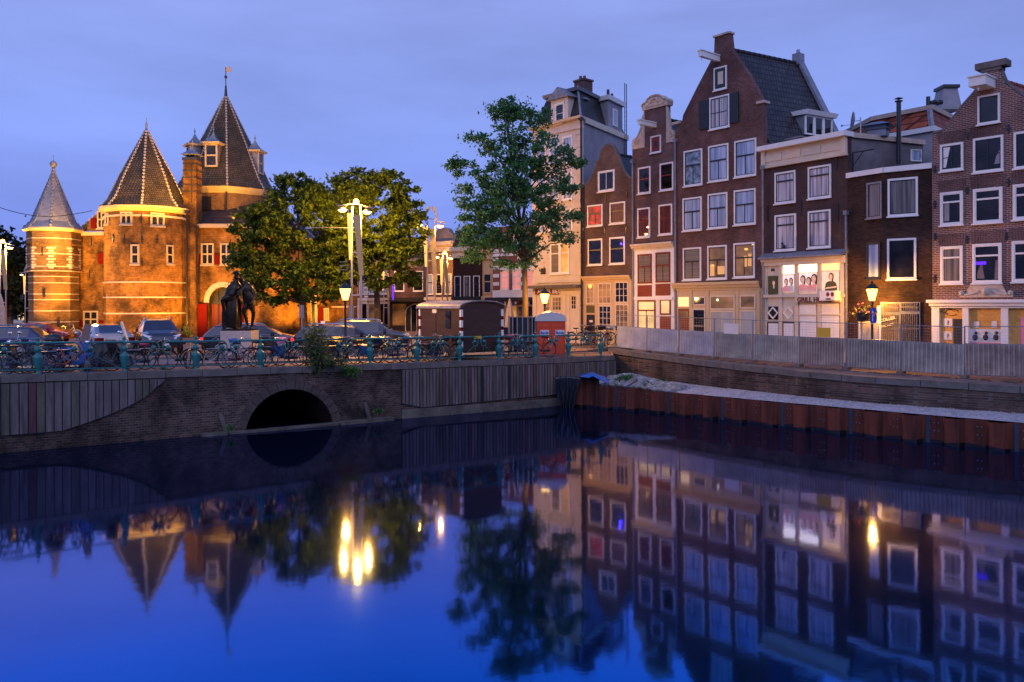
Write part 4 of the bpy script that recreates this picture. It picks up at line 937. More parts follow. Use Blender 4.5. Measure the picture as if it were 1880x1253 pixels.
# ---------------- house M : cream pub with mansard roof
f = Fac(pM0, pM1, GZ, 'pub_building', 'cream stucco corner pub with mansard roof, chimney and dark red sign board', 'building')
vc = f.uv(1071, 217)[1]; D2 = Vector((.617*5.8, 1*5.8)); dM = f.d2l(D2); slM = dM[0]/dM[1]
mb = MB(); fp = [(0,0),(f.w,0),(f.w+dM[0],dM[1]),(dM[0],dM[1])]
mb.slab([(0,0),(f.w,0),(f.w+slM*.3,.3),(slM*.3,.3)], -.6, vc); mb.build('front_wall', M['stucco'], f.root)
mb = MB(); mb.slab([(slM*.302,.302),(f.w+slM*.302-.004,.302),(f.w+dM[0],dM[1]),(dM[0],dM[1])], -.6, vc-.002); mb.build('side_wall', M['render'], f.root)
def qM(u, t, z): return (u+slM*t, t, z)
Dm = dM[1]; vr = vc+2.0; ins = .75
mb = MB(); mb.hexa([qM(.1,.1,vc+.14), qM(f.w-.1,.1,vc+.14), qM(f.w-.1,Dm-.1,vc+.14), qM(.1,Dm-.1,vc+.14), qM(.1+ins,ins,vr), qM(f.w-ins,ins,vr), qM(f.w-ins,Dm-ins,vr), qM(.1+ins,Dm-ins,vr)])
mb.build('mansard_roof', M['slate'], f.root)
mb = MB(); mb.hexa([qM(ins-.1,ins-.2,vr+.002), qM(f.w-ins+.15,ins-.2,vr+.002), qM(f.w-ins+.15,Dm-ins+.2,vr+.002), qM(ins-.1,Dm-ins+.2,vr+.002), qM(ins-.15,ins-.28,vr+.2), qM(f.w-ins+.22,ins-.28,vr+.2), qM(f.w-ins+.22,Dm-ins+.28,vr+.2), qM(ins-.15,Dm-ins+.28,vr+.2)])
mb.tube([qM(f.w-.08,.08,vc+.15), qM(f.w-ins,ins,vr)], .07, 6)
mb.build('roof_edge', M['lead'], f.root)
mb = MB(); mb.hexa([qM(-.15,-.28,vc+.002), qM(f.w+.12,-.28,vc+.002), qM(f.w+.12,.4,vc+.002), qM(-.15,.4,vc+.002), qM(-.2,-.34,vc+.14), qM(f.w+.16,-.34,vc+.14), qM(f.w+.16,.4,vc+.14), qM(-.2,.4,vc+.14)])
mb.hexa([qM(f.w+.002,.402,vc-.2), qM(f.w+.14,.402,vc-.2), qM(f.w+.14,Dm,vc-.2), qM(f.w+.002,Dm,vc-.2), qM(f.w+.002,.402,vc+.14), qM(f.w+.16,.402,vc+.14), qM(f.w+.16,Dm,vc+.14), qM(f.w+.002,Dm,vc+.14)])
mb.build('cornice', M['cream'], f.root)
# dormer
du0, du1, dv0, dv1 = f.rect(1012,1043,182,232)
mb = MB(); mb.box(du0, du1, -.02, 1.5, vc+.145, dv1); dmo = mb.build('dormer', M['stucco'], f.root)
mb = MB(); mb.prism([(du0-.25,dv1+.002),(du1+.25,dv1+.002),((du0+du1)/2,dv1+.72)], (0,1.9,0), (0,-.2,0)); mb.build('dormer_pediment', M['lead'], dmo)
window(f, (1020,1037,190,228), 'white', 'g_dark', 'white', rows=2, y=-.022, parent=dmo, name='dormer_window')
# lift tower on the side
tA = Dm*.55; tB = Dm*.88; zt_ = vr-.1
mb = MB(); mb.hexa([qM(f.w-1.9,tA,vc-.3), qM(f.w+.03,tA,vc-.3), qM(f.w+.03,tB,vc-.3), qM(f.w-1.9,tB,vc-.3), qM(f.w-1.9,tA,zt_), qM(f.w+.03,tA,zt_), qM(f.w+.03,tB,zt_), qM(f.w-1.9,tB,zt_)])
tw = mb.build('roof_turret', M['render'], f.root)
mb = MB(); mb.hexa([qM(f.w-2.0,tA-.15,zt_+.002), qM(f.w+.2,tA-.15,zt_+.002), qM(f.w+.2,tB+.15,zt_+.002), qM(f.w-2.0,tB+.15,zt_+.002), qM(f.w-2.0,tA-.2,zt_+.28), qM(f.w+.25,tA-.2,zt_+.28), qM(f.w+.25,tB+.2,zt_+.28), qM(f.w-2.0,tB+.2,zt_+.28)])
mb.build('turret_cornice', M['white'], tw)
mb = MB(); a, b = tA+(tB-tA)*.3, tA+(tB-tA)*.62
for (x0, x1, z0, z1) in ((a,a+.1,vc+.4,zt_-.4),(b-.1,b,vc+.4,zt_-.4),(a+.1,b-.1,vc+.4,vc+.5),(a+.1,b-.1,zt_-.5,zt_-.4)): mb.hexa([qM(f.w+.032,x0,z0),qM(f.w+.08,x0,z0),qM(f.w+.08,x1,z0),qM(f.w+.032,x1,z0),qM(f.w+.032,x0,z1),qM(f.w+.08,x0,z1),qM(f.w+.08,x1,z1),qM(f.w+.032,x1,z1)])
mb.build('turret_window', M['white'], tw)
mb = MB(); mb.hexa([qM(f.w+.032,a+.09,vc+.49),qM(f.w+.045,a+.09,vc+.49),qM(f.w+.045,b-.09,vc+.49),qM(f.w+.032,b-.09,vc+.49),qM(f.w+.032,a+.09,zt_-.49),qM(f.w+.045,a+.09,zt_-.49),qM(f.w+.045,b-.09,zt_-.49),qM(f.w+.032,b-.09,zt_-.49)]); mb.build('turret_pane', M['g_blue'], tw)
mb = MB(); p = qM(f.w-.6,(tA+tB)/2,zt_+.28); mb.cyl(p, (p[0],p[1],p[2]+.75), .12, .09, 8); mb.cyl((p[0]+.25,p[1]+.1,p[2]), (p[0]+.25,p[1]+.1,p[2]+.45), .1, .08, 8)
mb.build('flue', M['black'], tw)
for tt in (tB+.15, tB+.42):
    mb = MB(); p = qM(f.w+.15,tt,vc-2.6); mb.cyl(p, (p[0],p[1],zt_+1.6), .03, n=6); mb.build('mast_pole', M['black'], f.root)
mb = MB()
for k in range(16): z = vc-2.6+k*.3; mb.cyl(qM(f.w+.16,tB+.15,z), qM(f.w+.16,tB+.42,z), .015, n=5)
mb.build('ladder', M['black'], f.root)
c = qM(3.05, 2.2, vr+.2); mb = MB(); mb.box(c[0]-.42,c[0]+.42,c[1]-.3,c[1]+.5,vr-.1,vr+1.0); mb.box(c[0]-.48,c[0]+.48,c[1]-.36,c[1]+.56,vr+1.0,vr+1.12)
ch = mb.build('chimney', M['brB'], f.root); mb = MB(); mb.cyl((c[0]-.15,c[1],vr+1.12),(c[0]-.15,c[1],vr+1.4),.11,.09,8); mb.cyl((c[0]+.2,c[1],vr+1.12),(c[0]+.2,c[1],vr+1.34),.11,.09,8); mb.build('chimney_pot', M['brB'], ch)
# storey bands, quoins, windows
for y0_, y1_ in ((246,235),(345,339),(425,422),(517,513)): band(f, (985,y0_), (1071,y1_), .14, .09, 'stucco', 'string_course')
mb = MB(); k = 0; v = .0+3.6
while v < vc-.6: mb.box(f.w-(.5 if k % 2 else .34), f.w+.02, -.035, .0, v, v+.26); v += .40; k += 1
mb.build('quoins', M['stucco'], f.root)
for (yt, yb) in ((250,300),(318,368),(385,428)):
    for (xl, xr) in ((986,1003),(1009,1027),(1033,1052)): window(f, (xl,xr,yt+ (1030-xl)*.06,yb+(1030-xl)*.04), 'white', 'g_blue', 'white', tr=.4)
window(f, (1010.5,1028.5,447,504), 'white', 'g_blind', 'white', tr=.32); window(f, (1028.5,1046,445,503), 'white', 'g_warm', 'white', tr=.32, plabel='pane lit yellow from inside')
mb = MB(); a = [f.uv(x,y) for x,y in ((1008,440),(1050,436))]; m_ = (a[0][0]+a[1][0])/2; r_ = (a[1][0]-a[0][0])/2
mb.tube([(m_+r_*math.cos(PI*k/12), -.08, a[0][1]+.55*math.sin(PI*k/12)) for k in range(13)], .07, 6); mb.box(a[0][0]-.1,a[1][0]+.1,-.12,.01,a[0][1]-.1,a[0][1]); mb.build('arched_hood', M['stucco'], f.root)
panel(f, (993,1002,493,504), 'black', -.03, .0, 'plaque')
band(f, (975,528), (1069,520), .18, .55, 'bluestone', 'ground_floor_canopy')
panel(f, (981,1069,531,650), 'cream', -.05, .005, 'pub_front')
sg = panel(f, (985,1028,531.5,541), 'dred', -.14, -.055, 'sign_board')
u, v = f.uv(990,539.5); text('AMSTEL BIER', .36, (u,-.145,v), 0, M['white'], sg, bold=.006)
def sw(r, pm, **k): return window(f, r, 'cream', pm, 'cream', sill=False, t=.05, y=-.052, proud=.03, name='pub_window', **k)
sw((1002,1012,545,572),'g_dim',rows=3); sw((1014.5,1033,544,571.5),'g_dim',low=3,rows=3); sw((1049.5,1060.5,542,569.5),'g_dark',low=2,rows=3)
panel(f,(1048.5,1061,571,650),'cream',-.075,-.051,'door',label='cream panelled door'); sw((1000,1030,575,600),'g_dark',low=2)
for px in (984,1038,1045.5,1064): mb = MB(); u,_ = f.uv(px,580); mb.box(u-.12,u+.12,-.10,-.051,-.3,f.uv(px,540)[1]); mb.build('pilaster', M['cream'], f.root)
pipe(f, 1070, 222, 610, 'black', .06, -.15)

# ---------------- house D : grill house with the white gutter
f = Fac(pC1, pD1, GZ, 'canal_house', 'smooth brown brick house with cream cornice above the brightly lit grill shop')
vt = (f.uv(1404,281)[1]+f.uv(1545,243)[1])/2
dD = f.d2l((2.25*1.9,1*1.9))
mb = MB(); mb.slab([(0,0),(f.w,0),(f.w,.3),(0,.3)], -.6, vt-.1); mb.build('front_wall', M['brD'], f.root)
sD = dD[0]/dD[1]; mb = MB(); mb.slab([(.02+sD*.302,.302),(f.w-.002,.302),(f.w+dD[0],dD[1]),(dD[0]-.3,dD[1]+1.0)], -.6, vt-.12); mb.build('side_wall', M['render2'], f.root)
mb = MB(); mb.slab([(-.1,-.42),(f.w+.12,-.42),(f.w+.12,.35),(-.1,.35)], vt-.10, vt+.12); mb.build('gutter', M['white'], f.root)
mb = MB(); e0 = Vector((f.w,.302)); e1 = Vector((f.w+dD[0],dD[1])); dd = (e1-e0).normalized(); nn = Vector((dd.y,-dd.x))
mb.slab([tuple(e0+nn*.12),tuple(e1+nn*.12),tuple(e1-nn*.3),tuple(e0-nn*.3)], vt-.118, vt+.1); mb.build('parapet', M['stone'], f.root)
bot = (f.uv(1404,309)[1]+f.uv(1555,281)[1])/2
mb = MB(); mb.box(0.02,f.w-.0,-.12,-.001,bot,vt-.102); 
for k in range(4): mb.box(.15+k*(f.w-.3)/4+.06, .15+(k+1)*(f.w-.3)/4-.06, -.15, -.121, bot+.2, vt-.3)
mb.box(0,f.w+.03,-.17,-.001,bot-.08,bot-.001); mb.box(-.02,.2,-.19,-.121,bot-.02,vt-.103); mb.box(f.w-.22,f.w+.02,-.19,-.121,bot-.02,vt-.103)
mb.build('cornice', M['cream'], f.root)
for r in ((1423,1461.3,315.5,373.5),(1484,1526.5,304.5,364.5),(1423,1462,394,460.5),(1484,1525.7,386.5,455.5)): window(f, r, 'white', 'g_curt', 'black', tr=.27)
u, v = f.uv(1440,452); mb = MB(); mb.ball((u,-.05,v-.04), .10, 8); mb.ball((u-.08,-.05,v+.12), .055, 8); mb.cyl((u+.05,-.05,v-.1),(u+.28,-.05,v-.12),.03,.01,6); mb.build('ornament', M['black'], f.root)
mb = MB(); a = f.uv(1398,475); b = f.uv(1551,459); vv = (a[1]+b[1])/2; mb.hexa([(-.05,-.42,vv-.16),(f.w+.02,-.42,vv-.16),(f.w+.02,-.001,vv-.06),(-.05,-.001,vv-.06),(-.05,-.42,vv-.10),(f.w+.02,-.42,vv-.10),(f.w+.02,-.001,vv+.14),(-.05,-.001,vv+.14)]); mb.build('shop_canopy', M['lead'], f.root)
vv -= .16
mb = MB(); mb.box(.02,f.w-.03,-.08,.005,-.6,vv); mb.box(0,f.w-.02,-.2,-.081,vv-.32,vv); mb.box(0,f.w-.02,-.28,-.201,vv-.12,vv-.001); mb.build('shopfront', M['cream'], f.root)
for px in (1407,1435.5,1465,1507,1549): mb = MB(); u,_ = f.uv(px,520); mb.box(u-.09,u+.09,-.14,-.081,-.3,vv-.33); mb.build('pilaster', M['cream'], f.root)
mb = MB()
sb0 = f.uv(1475,542)[1]; mb.box(.02,f.w-.05,-.22,-.141,sb0-.1,sb0+.02); mb.build('sill_band', M['cream'], f.root)
def poster(box, bgm, kind, y=-.12):
    u0,u1,v0,v1 = f.rect(*box); w,h = u1-u0, v1-v0; mb = MB(); mats = [M[bgm],M['hairp'],M['skinp'],M['oliv'],M['pinkp'],M['white']]
    mb.box(u0,u1,y,y+.01,v0,v1); n = 14; yy = y-.003
    def disc(cx,cz,rx,rz,mi,dy=0): mb.mi = mi; mb.add([(u0+w*(cx+rx*math.cos(2*PI*k/n)),yy-dy,v0+h*cz+w*rz*math.sin(2*PI*k/n)) for k in range(n)],[tuple(range(n))])
    for (cx,cz,s,cl) in kind:
        disc(cx+.01*s,cz+.015,.155*s,.20*s,1); disc(cx+.05*s,cz-.10*s,.10*s,.2*s,1); disc(cx-.01*s,cz-.005,.105*s,.145*s,2,.002); mb.mi=2; mb.add([(u0+w*(cx-.05*s),yy-.001,v0+h*(cz-.26*s)),(u0+w*(cx+.05*s),yy-.001,v0+h*(cz-.26*s)),(u0+w*(cx+.05*s),yy-.001,v0+h*cz),(u0+w*(cx-.05*s),yy-.001,v0+h*cz)],[(0,1,2,3)])
        mb.mi = cl; mb.add([(u0+w*min(1,max(0,cx+dx*s)),yy-.004,max(v0+.01,v0+h*(cz+dz*s))) for dx,dz in ((-.34,-.9),(.34,-.9),(.36,-.55),(.30,-.32),(.17,-.235),(.07,-.21),(0,-.25),(-.07,-.21),(-.17,-.235),(-.30,-.32),(-.36,-.55))],[tuple(range(11))])
        mb.mi = 2; mb.add([(u0+w*min(1,max(0,cx+dx*s)),yy-.006,max(v0+.01,v0+h*(cz+dz*s))) for dx,dz in ((-.36,-.62),(.30,-.56),(.34,-.48),(-.30,-.54))],[(0,1,2,3)])
    return mb.build('poster', mats, f.root, norm=False)
M['hairp']=plain('brown_hair_print',(.10,.05,.03),.7,vary=.2,emit=(.5,.2,.1),es=.05); M['skinp']=plain('backlit_skin_print',(.72,.45,.33),.7,vary=.15,emit=(1,.6,.42),es=.25); M['pinkp']=plain('backlit_pink_print',(.65,.25,.25),.7,vary=.3,emit=(1,.35,.35),es=.3)
g_ph = plain('lit_photo_print', (.85,.62,.48), .5, vary=.35, scale=5, emit=(1,.62,.42), es=.55); M['g_ph'] = g_ph
M['g_ph2'] = plain('lit_photo_print_bright', (.95,.80,.75), .5, vary=.35, scale=6, emit=(1,.72,.62), es=.7)
poster((1413,1431,507,541),'oliv',[(.6,.62,1.25,3)]); poster((1440,1460,505.5,537),'g_ph2',[(.3,.62,1.15,4),(.75,.66,1.2,5)]); poster((1470,1502,501.5,539),'g_ph2',[(.22,.68,1.05,4),(.55,.60,1.0,5),(.86,.70,1.2,4)]); poster((1511.5,1543,498.5,534.5),'g_ph',[(.55,.72,1.0,3)])
for r,m_ in (((1440,1460,486,503.5),'lit'),((1469,1502.5,483,500),'lit'),((1511,1543.5,479,497),'lit2')): panel(f, r, m_, -.10, -.081, 'lit_transom')
panel(f,(1418,1424,493.5,498.5),'black',-.10,-.081,'vent')
u0,u1,v0,v1 = f.rect(1467,1549,546,555.5); sg = panel(f, None, 'cream', -.30, -.142, 'sign_board', rect=(u0,u1,v0,v1)); uu,_ = f.uv(1471,551)
text('GRILL HOUSE', .30, (uu,-.305,v0+.02), 0, M['dred'], sg, bold=.012)
u0,u1,v0,v1 = f.rect(1523,1551,534.5,552); mb = MB(); mb.box(u0,u1,-.75,-.31,v0,v1); bx = mb.build('light_box_sign', M['white'], f.root)
mb = MB(); w=(u1-u0)
for cx in (.55,.85): mb.add([(u0+w*(cx+.11*math.cos(2*PI*k/12)),-.753,v0+(v1-v0)*.62+w*.13*math.sin(2*PI*k/12)) for k in range(12)],[tuple(range(12))])
mb.build('sign_emblem', M['dred'], bx, norm=False); text('GRILL', .11, (u0+w*.42,-.755,v0+.03), 0, M['ink'], bx)
for px, m_ in ((1422,'g_dark'),(1450,'white')):
    u0,u1,v0,v1 = f.rect(px-9,px+9,563,587); panel(f, None, 'cream' if m_=='white' else 'g_dark', -.10, -.081, 'square_window', rect=(u0,u1,v0,v1))
    cx,cz = (u0+u1)/2,(v0+v1)/2; r=.30; mb = MB()
    for k in range(4):
        a0,a1 = PI/2*k,PI/2*(k+1); mb.hexa([(cx+r*math.cos(a0),-.14,cz+r*math.sin(a0)),(cx+r*math.cos(a1),-.14,cz+r*math.sin(a1)),(cx+r*math.cos(a1),-.101,cz+r*math.sin(a1)),(cx+r*math.cos(a0),-.101,cz+r*math.sin(a0)),(cx+r*.75*math.cos(a0),-.14,cz+r*.75*math.sin(a0)),(cx+r*.75*math.cos(a1),-.14,cz+r*.75*math.sin(a1)),(cx+r*.75*math.cos(a1),-.101,cz+r*.75*math.sin(a1)),(cx+r*.75*math.cos(a0),-.101,cz+r*.75*math.sin(a0))])
    mb.build('diamond_frame', M['white'], f.root)
for xl,xr in ((1411,1432),(1439,1460.5)): panel(f,(xl,xr,591,650),'black',-.10,-.081,'door_frame'); panel(f,(xl+2.5,xr-.5,594,650),'white',-.12,-.101,'door',label='white door')
def shutter(xl,xr,yt):
    u0,u1,v0,v1 = f.rect(xl,xr,yt,650); mb = MB(); z=v0
    while z < v1-.04: mb.hexa([(u0,-.13,z),(u1,-.13,z),(u1,-.09,z),(u0,-.09,z),(u0,-.115,z+.12),(u1,-.115,z+.12),(u1,-.09,z+.12),(u0,-.09,z+.12)]); z+=.125
    mb.build('roller_shutter', M['white'], f.root)
shutter(1471,1501,562); shutter(1511.5,1543.5,560); panel(f,(1469,1503,577,580),'cream',-.16,-.131,'transom'); panel(f,(1509,1546,576.5,579.5),'cream',-.16,-.131,'transom')
pipe(f, 1405, 312, 640, 'lead', .05, -.2); pipe(f, 1556, 395, 640, 'lead', .05, -.12)
anchors(f, ((1536,298),(1410,392),(1471,382),(1538,391)), .75, .03)
# small things on the flat roof
u,v = f.uv(1453,272); mb = MB(); mb.box(u-.3,u+.35,.1,.5,vt+.125,vt+.3); mb.box(u-.4,u+.5,.05,.55,vt+.3,vt+.36); mb.build('roof_hatch', M['render2'], f.root)
hD = f
# satellite dish, vent box, flue, hoist arm on the grey side wall
rt = f.root.matrix_basis.copy(); rt = Matrix.Translation(f.root.location) @ Matrix.Rotation(f.rz, 4, 'Z')
def gl(u, y, z): return rt @ Vector((u, y, z))
p = gl(f.w+.2, .9, vt); p = W(1580,243,36.3); p.z = GZ+vt+.1
ds = empty('satellite_dish', p, -.25, 'small grey satellite dish on the flat roof above the grill shop', 'satellite dish')
mb = MB(); mb.cyl((0,0,0),(0,0,.75),.03,n=6); mb.cyl((0,0,.6),(-.25,0,.6),.02,n=5); mb.build('stand', M['steel'], ds)
mb = MB(); mb.lathe([(.02,-.06),(.2,-.04),(.36,.02),(.40,.06),(.36,.04),(.02,-.03)], (0,0,0), 14); mb.xf(Matrix.Translation((-.3,0,.62)) @ Matrix.Rotation(-1.45,4,'Y')); mb.build('dish', M['lead'], ds, smooth=True)
mb = MB(); mb.cyl((-.3,0,.45),(-.75,0,.42),.012,n=5); mb.ball((-.78,0,.42),.05,6); mb.build('receiver', M['lead'], ds)
p = gl(f.w+1.15, 1.05, vt); p.z = GZ+vt+.1
p = W(1612,250,36.8); p.z = GZ+vt+.12
vb = empty('roof_ventilator', p, hD.rz+.3, 'grey metal ventilation box with louvres on the roof beside the thin flue', 'ventilator')
vb.scale = (.62,.62,.62)
mb = MB(); mb.box(-.65,.65,-.5,.5,-.1,.42); mb.build('housing', M['zinc'], vb)
mb = MB(); mb.hexa([(-.8,-.65,.42),(.8,-.65,.42),(.8,.65,.42),(-.8,.65,.42),(-.7,-.55,.56),(.7,-.55,.56),(.7,.55,.56),(-.7,.55,.56)]); mb.build('louvre', M['zinc'], vb)
mb = MB(); mb.box(-.6,.6,-.45,.45,.56,.72); mb.hexa([(-1.0,-.8,.72),(1.0,-.8,.72),(1.0,.8,.72),(-1.0,.8,.72),(-.3,-.2,1.0),(.3,-.2,1.0),(.3,.2,1.0),(-.3,.2,1.0)]); mb.build('cap', M['zinc'], vb)
e0w, e1w = gl(*e0,0), gl(*e1,0); dw = (e1w-e0w).normalized(); nw = Vector((dw.y,-dw.x,0))
def sidept(px, py, off):    # on the grey side wall of house D
    kx,kz = ray(px,py); P_ = e0w+nw*off; t = (kx*P_.y-P_.x)/(dw.x-kx*dw.y); Y=P_.y+t*dw.y; return Vector((P_.x+t*dw.x, Y, H+kz*Y))
fl = MB(); a = sidept(1650,300,.25); b = sidept(1650,188,.25); fl.cyl(a,b,.10,n=10); fl.cyl(b+Vector((0,0,.02)),b+Vector((0,0,.06)),.17,n=10); fl.cyl(b+Vector((0,0,.16)),b+Vector((0,0,.2)),.19,.1,n=10); fl.cyl(b,b+Vector((0,0,.16)),.05,n=6)
tag(fl.build('flue_pipe', M['black']), 'tall thin black flue pipe rising in front of the red tiled roof', 'flue')
ha = MB(); a = sidept(1566,316,.06); b = sidept(1566,281,.06); ha.tube([a,b,b+nw*1.0+dw*.15],.035,5); ha.tube([a.lerp(b,.3), b+nw*.6],.02,5); ha.build('hoist_arm', M['black'], None); bpy.context.view_layer.update()
o = bpy.data.objects['hoist_arm']; o.parent = hD.root; o.matrix_parent_inverse = rt.inverted()
sw_ = MB(); a = sidept(1673,296,.02); b = sidept(1691,297,.02); c = sidept(1691,277,.02); d = sidept(1673,276,.02)
sw_.tube([a,b,c,d,a],.05,4); o = sw_.build('side_window', M['white'], hD.root); o.matrix_parent_inverse = rt.inverted()
sp = MB(); sp.add([a,b,c,d],[(0,1,2,3)]); o = sp.build('side_pane', M['g_blue'], hD.root, norm=False); o.matrix_parent_inverse = rt.inverted()

# ---------------- house E : dark brick with canted front (two facade planes)
f1 = Fac(pD1, pE1, GZ, 'canal_house', 'dark brick house with bent front, lace curtained window and barred ground floor')
f2 = Fac(pE1, pF0, GZ, 'tmp', None, None)
f2root = f2.root
vE = (f1.uv(1558,322)[1]+f2.uv(1708,299)[1]+f1.uv(1622,308)[1])/3
T = Matrix.Translation(f1.root.location) @ Matrix.Rotation(f1.rz,4,'Z'); T2 = Matrix.Translation(f2.root.location) @ Matrix.Rotation(f2.rz,4,'Z'); REL = T.inverted() @ T2
def to1(mb): return mb.xf(REL)
mb = MB(); mb.slab([(0.02,0),(f1.w,0),(f1.w+.1,.35),(0.02,1.2)], -.6, vE-.2)
m2_ = MB(); m2_.slab([(0,0),(f2.w-.02,0),(f2.w+.3,3.2),(.0,1.6)], -.6, vE-.2); to1(m2_); mb.add(m2_.v, m2_.f); mb.build('wall', M['brE'], f1.root)
mb = MB(); mb.slab([(-.02,-.1),(f1.w+.02,-.1),(f1.w+.1,.4),(0,.4)], vE-.198, vE+.02); m2_ = MB(); m2_.slab([(0.03,-.1),(f2.w,-.1),(f2.w,.4),(.0,.4)], vE-.198, vE+.02); to1(m2_); mb.add(m2_.v, m2_.f); mb.build('roof_edge', M['white'], f1.root)
f = f1; window(f, (1592,1619.5,335,401), 'zinc', 'g_lace', 'black'); window(f, (1591.5,1617,445,513), 'black', 'g_blue', 'black', plabel='pane tinted with a sky reflection')
holder = empty('front_bay', (0,0,0)); holder.parent = f1.root; holder.matrix_basis = REL
class _F: pass
f2.root = holder; f = f2
# windows of the second plane live under the bay empty
def w2(box, fm, pm, **k):
    o = window(f2, box, fm, pm, 'black', parent=holder, **k); return o
w2((1630,1685.5,327,397),'white','g_lace'); w2((1629,1682.5,438,513.5),'white','g_dark')
bpy.data.objects.remove(f2root)
panel(f2,(1617,1690,555,631),'zinc',-.08,.0,'shop_frame',parent=holder)
for r in ((1621,1652.5,557.5,572),(1656,1688,557,571),(1620,1651,578,631),(1655.5,1688,577,631)):
    u0,u1,v0,v1 = f2.rect(*r); panel(f2,None,'g_dim' if r[0]<1640 else 'g_dark',-.09,-.081,'shop_pane',parent=holder,rect=(u0,u1,v0,v1)); mb=MB(); n=9
    for k in range(1,n): x=u0+(u1-u0)*k/n; mb.box(x-.012,x+.012,-.13,-.105,v0,v1)
    mb.box(u0,u1,-.12,-.1,(v0+v1)/2-.02,(v0+v1)/2+.02); mb.build('window_bars', M['render2'], holder)
u,v = f2.uv(1634,592); text('COLLER', .17, (u-.35,-.14,v), 0, M['white'], holder, rot=(PI/2,-.25,0)); text('LUNCHER', .15, (u-.45,-.14,v-.28), 0, M['cream'], holder, rot=(PI/2,-.25,0))
# white posts and a board leaning at the passage
for px in (1579,1614):
    wp = MB(); a = W(px,632,34.3); b = W(px,562 if px>1600 else 577,34.3); wp.box(a.x-.06,a.x+.06,a.y-.06,a.y+.06,GZ,b.z)
    tag(wp.build('gate_post', M['white']), 'white wooden post '+('left of the cream hoarding' if px < 1600 else 'between the blue sign and the barred window'), 'post')
bd = MB(); a = W(1583,632,34.15); b = W(1611,590,34.15); bd.box(a.x,b.x,a.y-.02,a.y+.02,GZ,b.z); bd.box(a.x,a.x+.14,a.y-.05,a.y-.021,GZ,b.z+.5)
tag(bd.build('hoarding', M['cream']), 'cream wooden hoarding between the white posts', 'hoarding')

# ---------------- building behind E with red tiles
zr = W(1700,240,41).z
rb = empty('background_house', (0,0,0), 0, 'house behind with red tiled mansard and grey capped chimney', 'house')
bb = MB(); x0,x1,x2 = WX(1600,41),WX(1713,38.5),WX(1765,41.5)
y0,y1,y2 = 41,38.5,41.5
bb.slab([(x0,y0),(x1,y1),(x2,y2),(x2,y2+5),(x0,y2+5)], 1.5, W(1700,246,39).z); bb.build('wall', M['render'], rb)
def ringp(k,z): c=Vector(((x0+x2)/2,y2+1.5)); return [(c.x+(px_-c.x)*k,c.y+(py_-c.y)*k,z) for px_,py_ in ((x0,y0),(x1,y1),(x2,y2),(x2,y2+5),(x0,y2+5))]
za,zb_ = W(1706,240,39).z, W(1706,206,39.2).z
def frus(k0,z0,k1,z1,name,mat):
    mb=MB(); a=ringp(k0,z0); b=ringp(k1,z1); mb.add(a+b,[tuple(range(4,-1,-1)),tuple(range(5,10))]+[(i,(i+1)%5,5+(i+1)%5,5+i) for i in range(5)]); return mb.build(name,mat,rb)
frus(1.05,za-.15,1.06,za+.08,'lower_cornice',M['white']); frus(1.02,za+.085,.95,zb_,'tiled_roof',M['rtile']); frus(.99,zb_+.003,1.0,zb_+.2,'upper_cornice',M['stone'])
mb=MB(); a=W(1716,205,38.9); b=W(1716,240,38.9); mb.tube([Vector((x1*1.0,y1+.05,za)),Vector((x1-.02,y1+.22,zb_))],.14,6); mb.build('hip_lead',M['lead'],rb)
ch=MB(); p=W(1743,203,42.3); q_=W(1743,160,42.3); ch.hexa([(p.x-.62,42,p.z),(p.x+.5,42,p.z),(p.x+.5,43,p.z),(p.x-.62,43,p.z),(p.x-.38,42.1,q_.z-.1),(p.x+.32,42.1,q_.z-.1),(p.x+.32,42.9,q_.z-.1),(p.x-.38,42.9,q_.z-.1)]); ch.build('chimney',M['render'],rb)
ch=MB(); ch.box(p.x-.46,p.x+.40,42,43,q_.z-.1,q_.z+.06); ch.build('chimney_cap',M['black'],rb)
ch=MB(); p=W(1704,197,40.5); q_=W(1704,178,40.5); ch.cyl(p,q_,.1,n=8)
for k in range(4): ch.ball((p.x+.15+.16*k,40.5,p.z+.2+.04*(k%2)),.13,6)
ch.build('flue',M['black'],rb)

# ---------------- house F : mauve brick, right edge
ex = Vector((.648,-.762)); pF1 = (pF0[0]+ex.x*4.42, pF0[1]+ex.y*4.42)
f = Fac(pF0, pF1, GZ, 'canal_house', 'mauve brick house with pale joints, stone capped gable and boarded shopfront')
L0=f.uv(1713,249); cu=f.w/2
Pp=[f.uv(1733,241),f.uv(1765,198),f.uv(1796,163),f.uv(1804,139),f.uv(1808,131)]
lft=[(max(0,u),v) for u,v in Pp]; vE_=L0[1]
P=[(0,-.6),(0,vE_)]+lft+[(2*cu-u,v) for u,v in reversed(lft)]+[(f.w,vE_),(f.w,-.6)]
house(f,P,'brF',f.d2l((1.5*4,1*4)),vE_-.15,f.uv(1815,150)[1],'rtile',sidemat='render')
mb=MB()
for sgn in (0,1):
    seq=[(0.02,vE_+.05)]+lft; seq=[(x if sgn==0 else 2*cu-x,z) for x,z in seq]; mb.tube([(x,.12,z+.04) for x,z in seq],.10,6)
u0,v0=f.uv(1799,127); mb.box(cu-.55,cu+.55,-.12,.45,f.uv(1818,130)[1]+.1,f.uv(1818,130)[1]+.34); mb.box(cu-.36,cu+.36,-.06,.4,lft[-1][1]-.05,f.uv(1818,130)[1]+.098); mb.build('gable_coping',M['bluestone'],f.root)
hook_beam(f,None,(1812,157),out_=1.0,h=.34,w=.6)
window(f,(1795,1836.5,174,227.5),'white','g_dark','black')
for r in ((1726.5,1769,264,314),(1787,1842.5,251.5,316),(1861.6,1918,240,308)): window(f,r,'white','g_dark','black',low=2,rows=2)
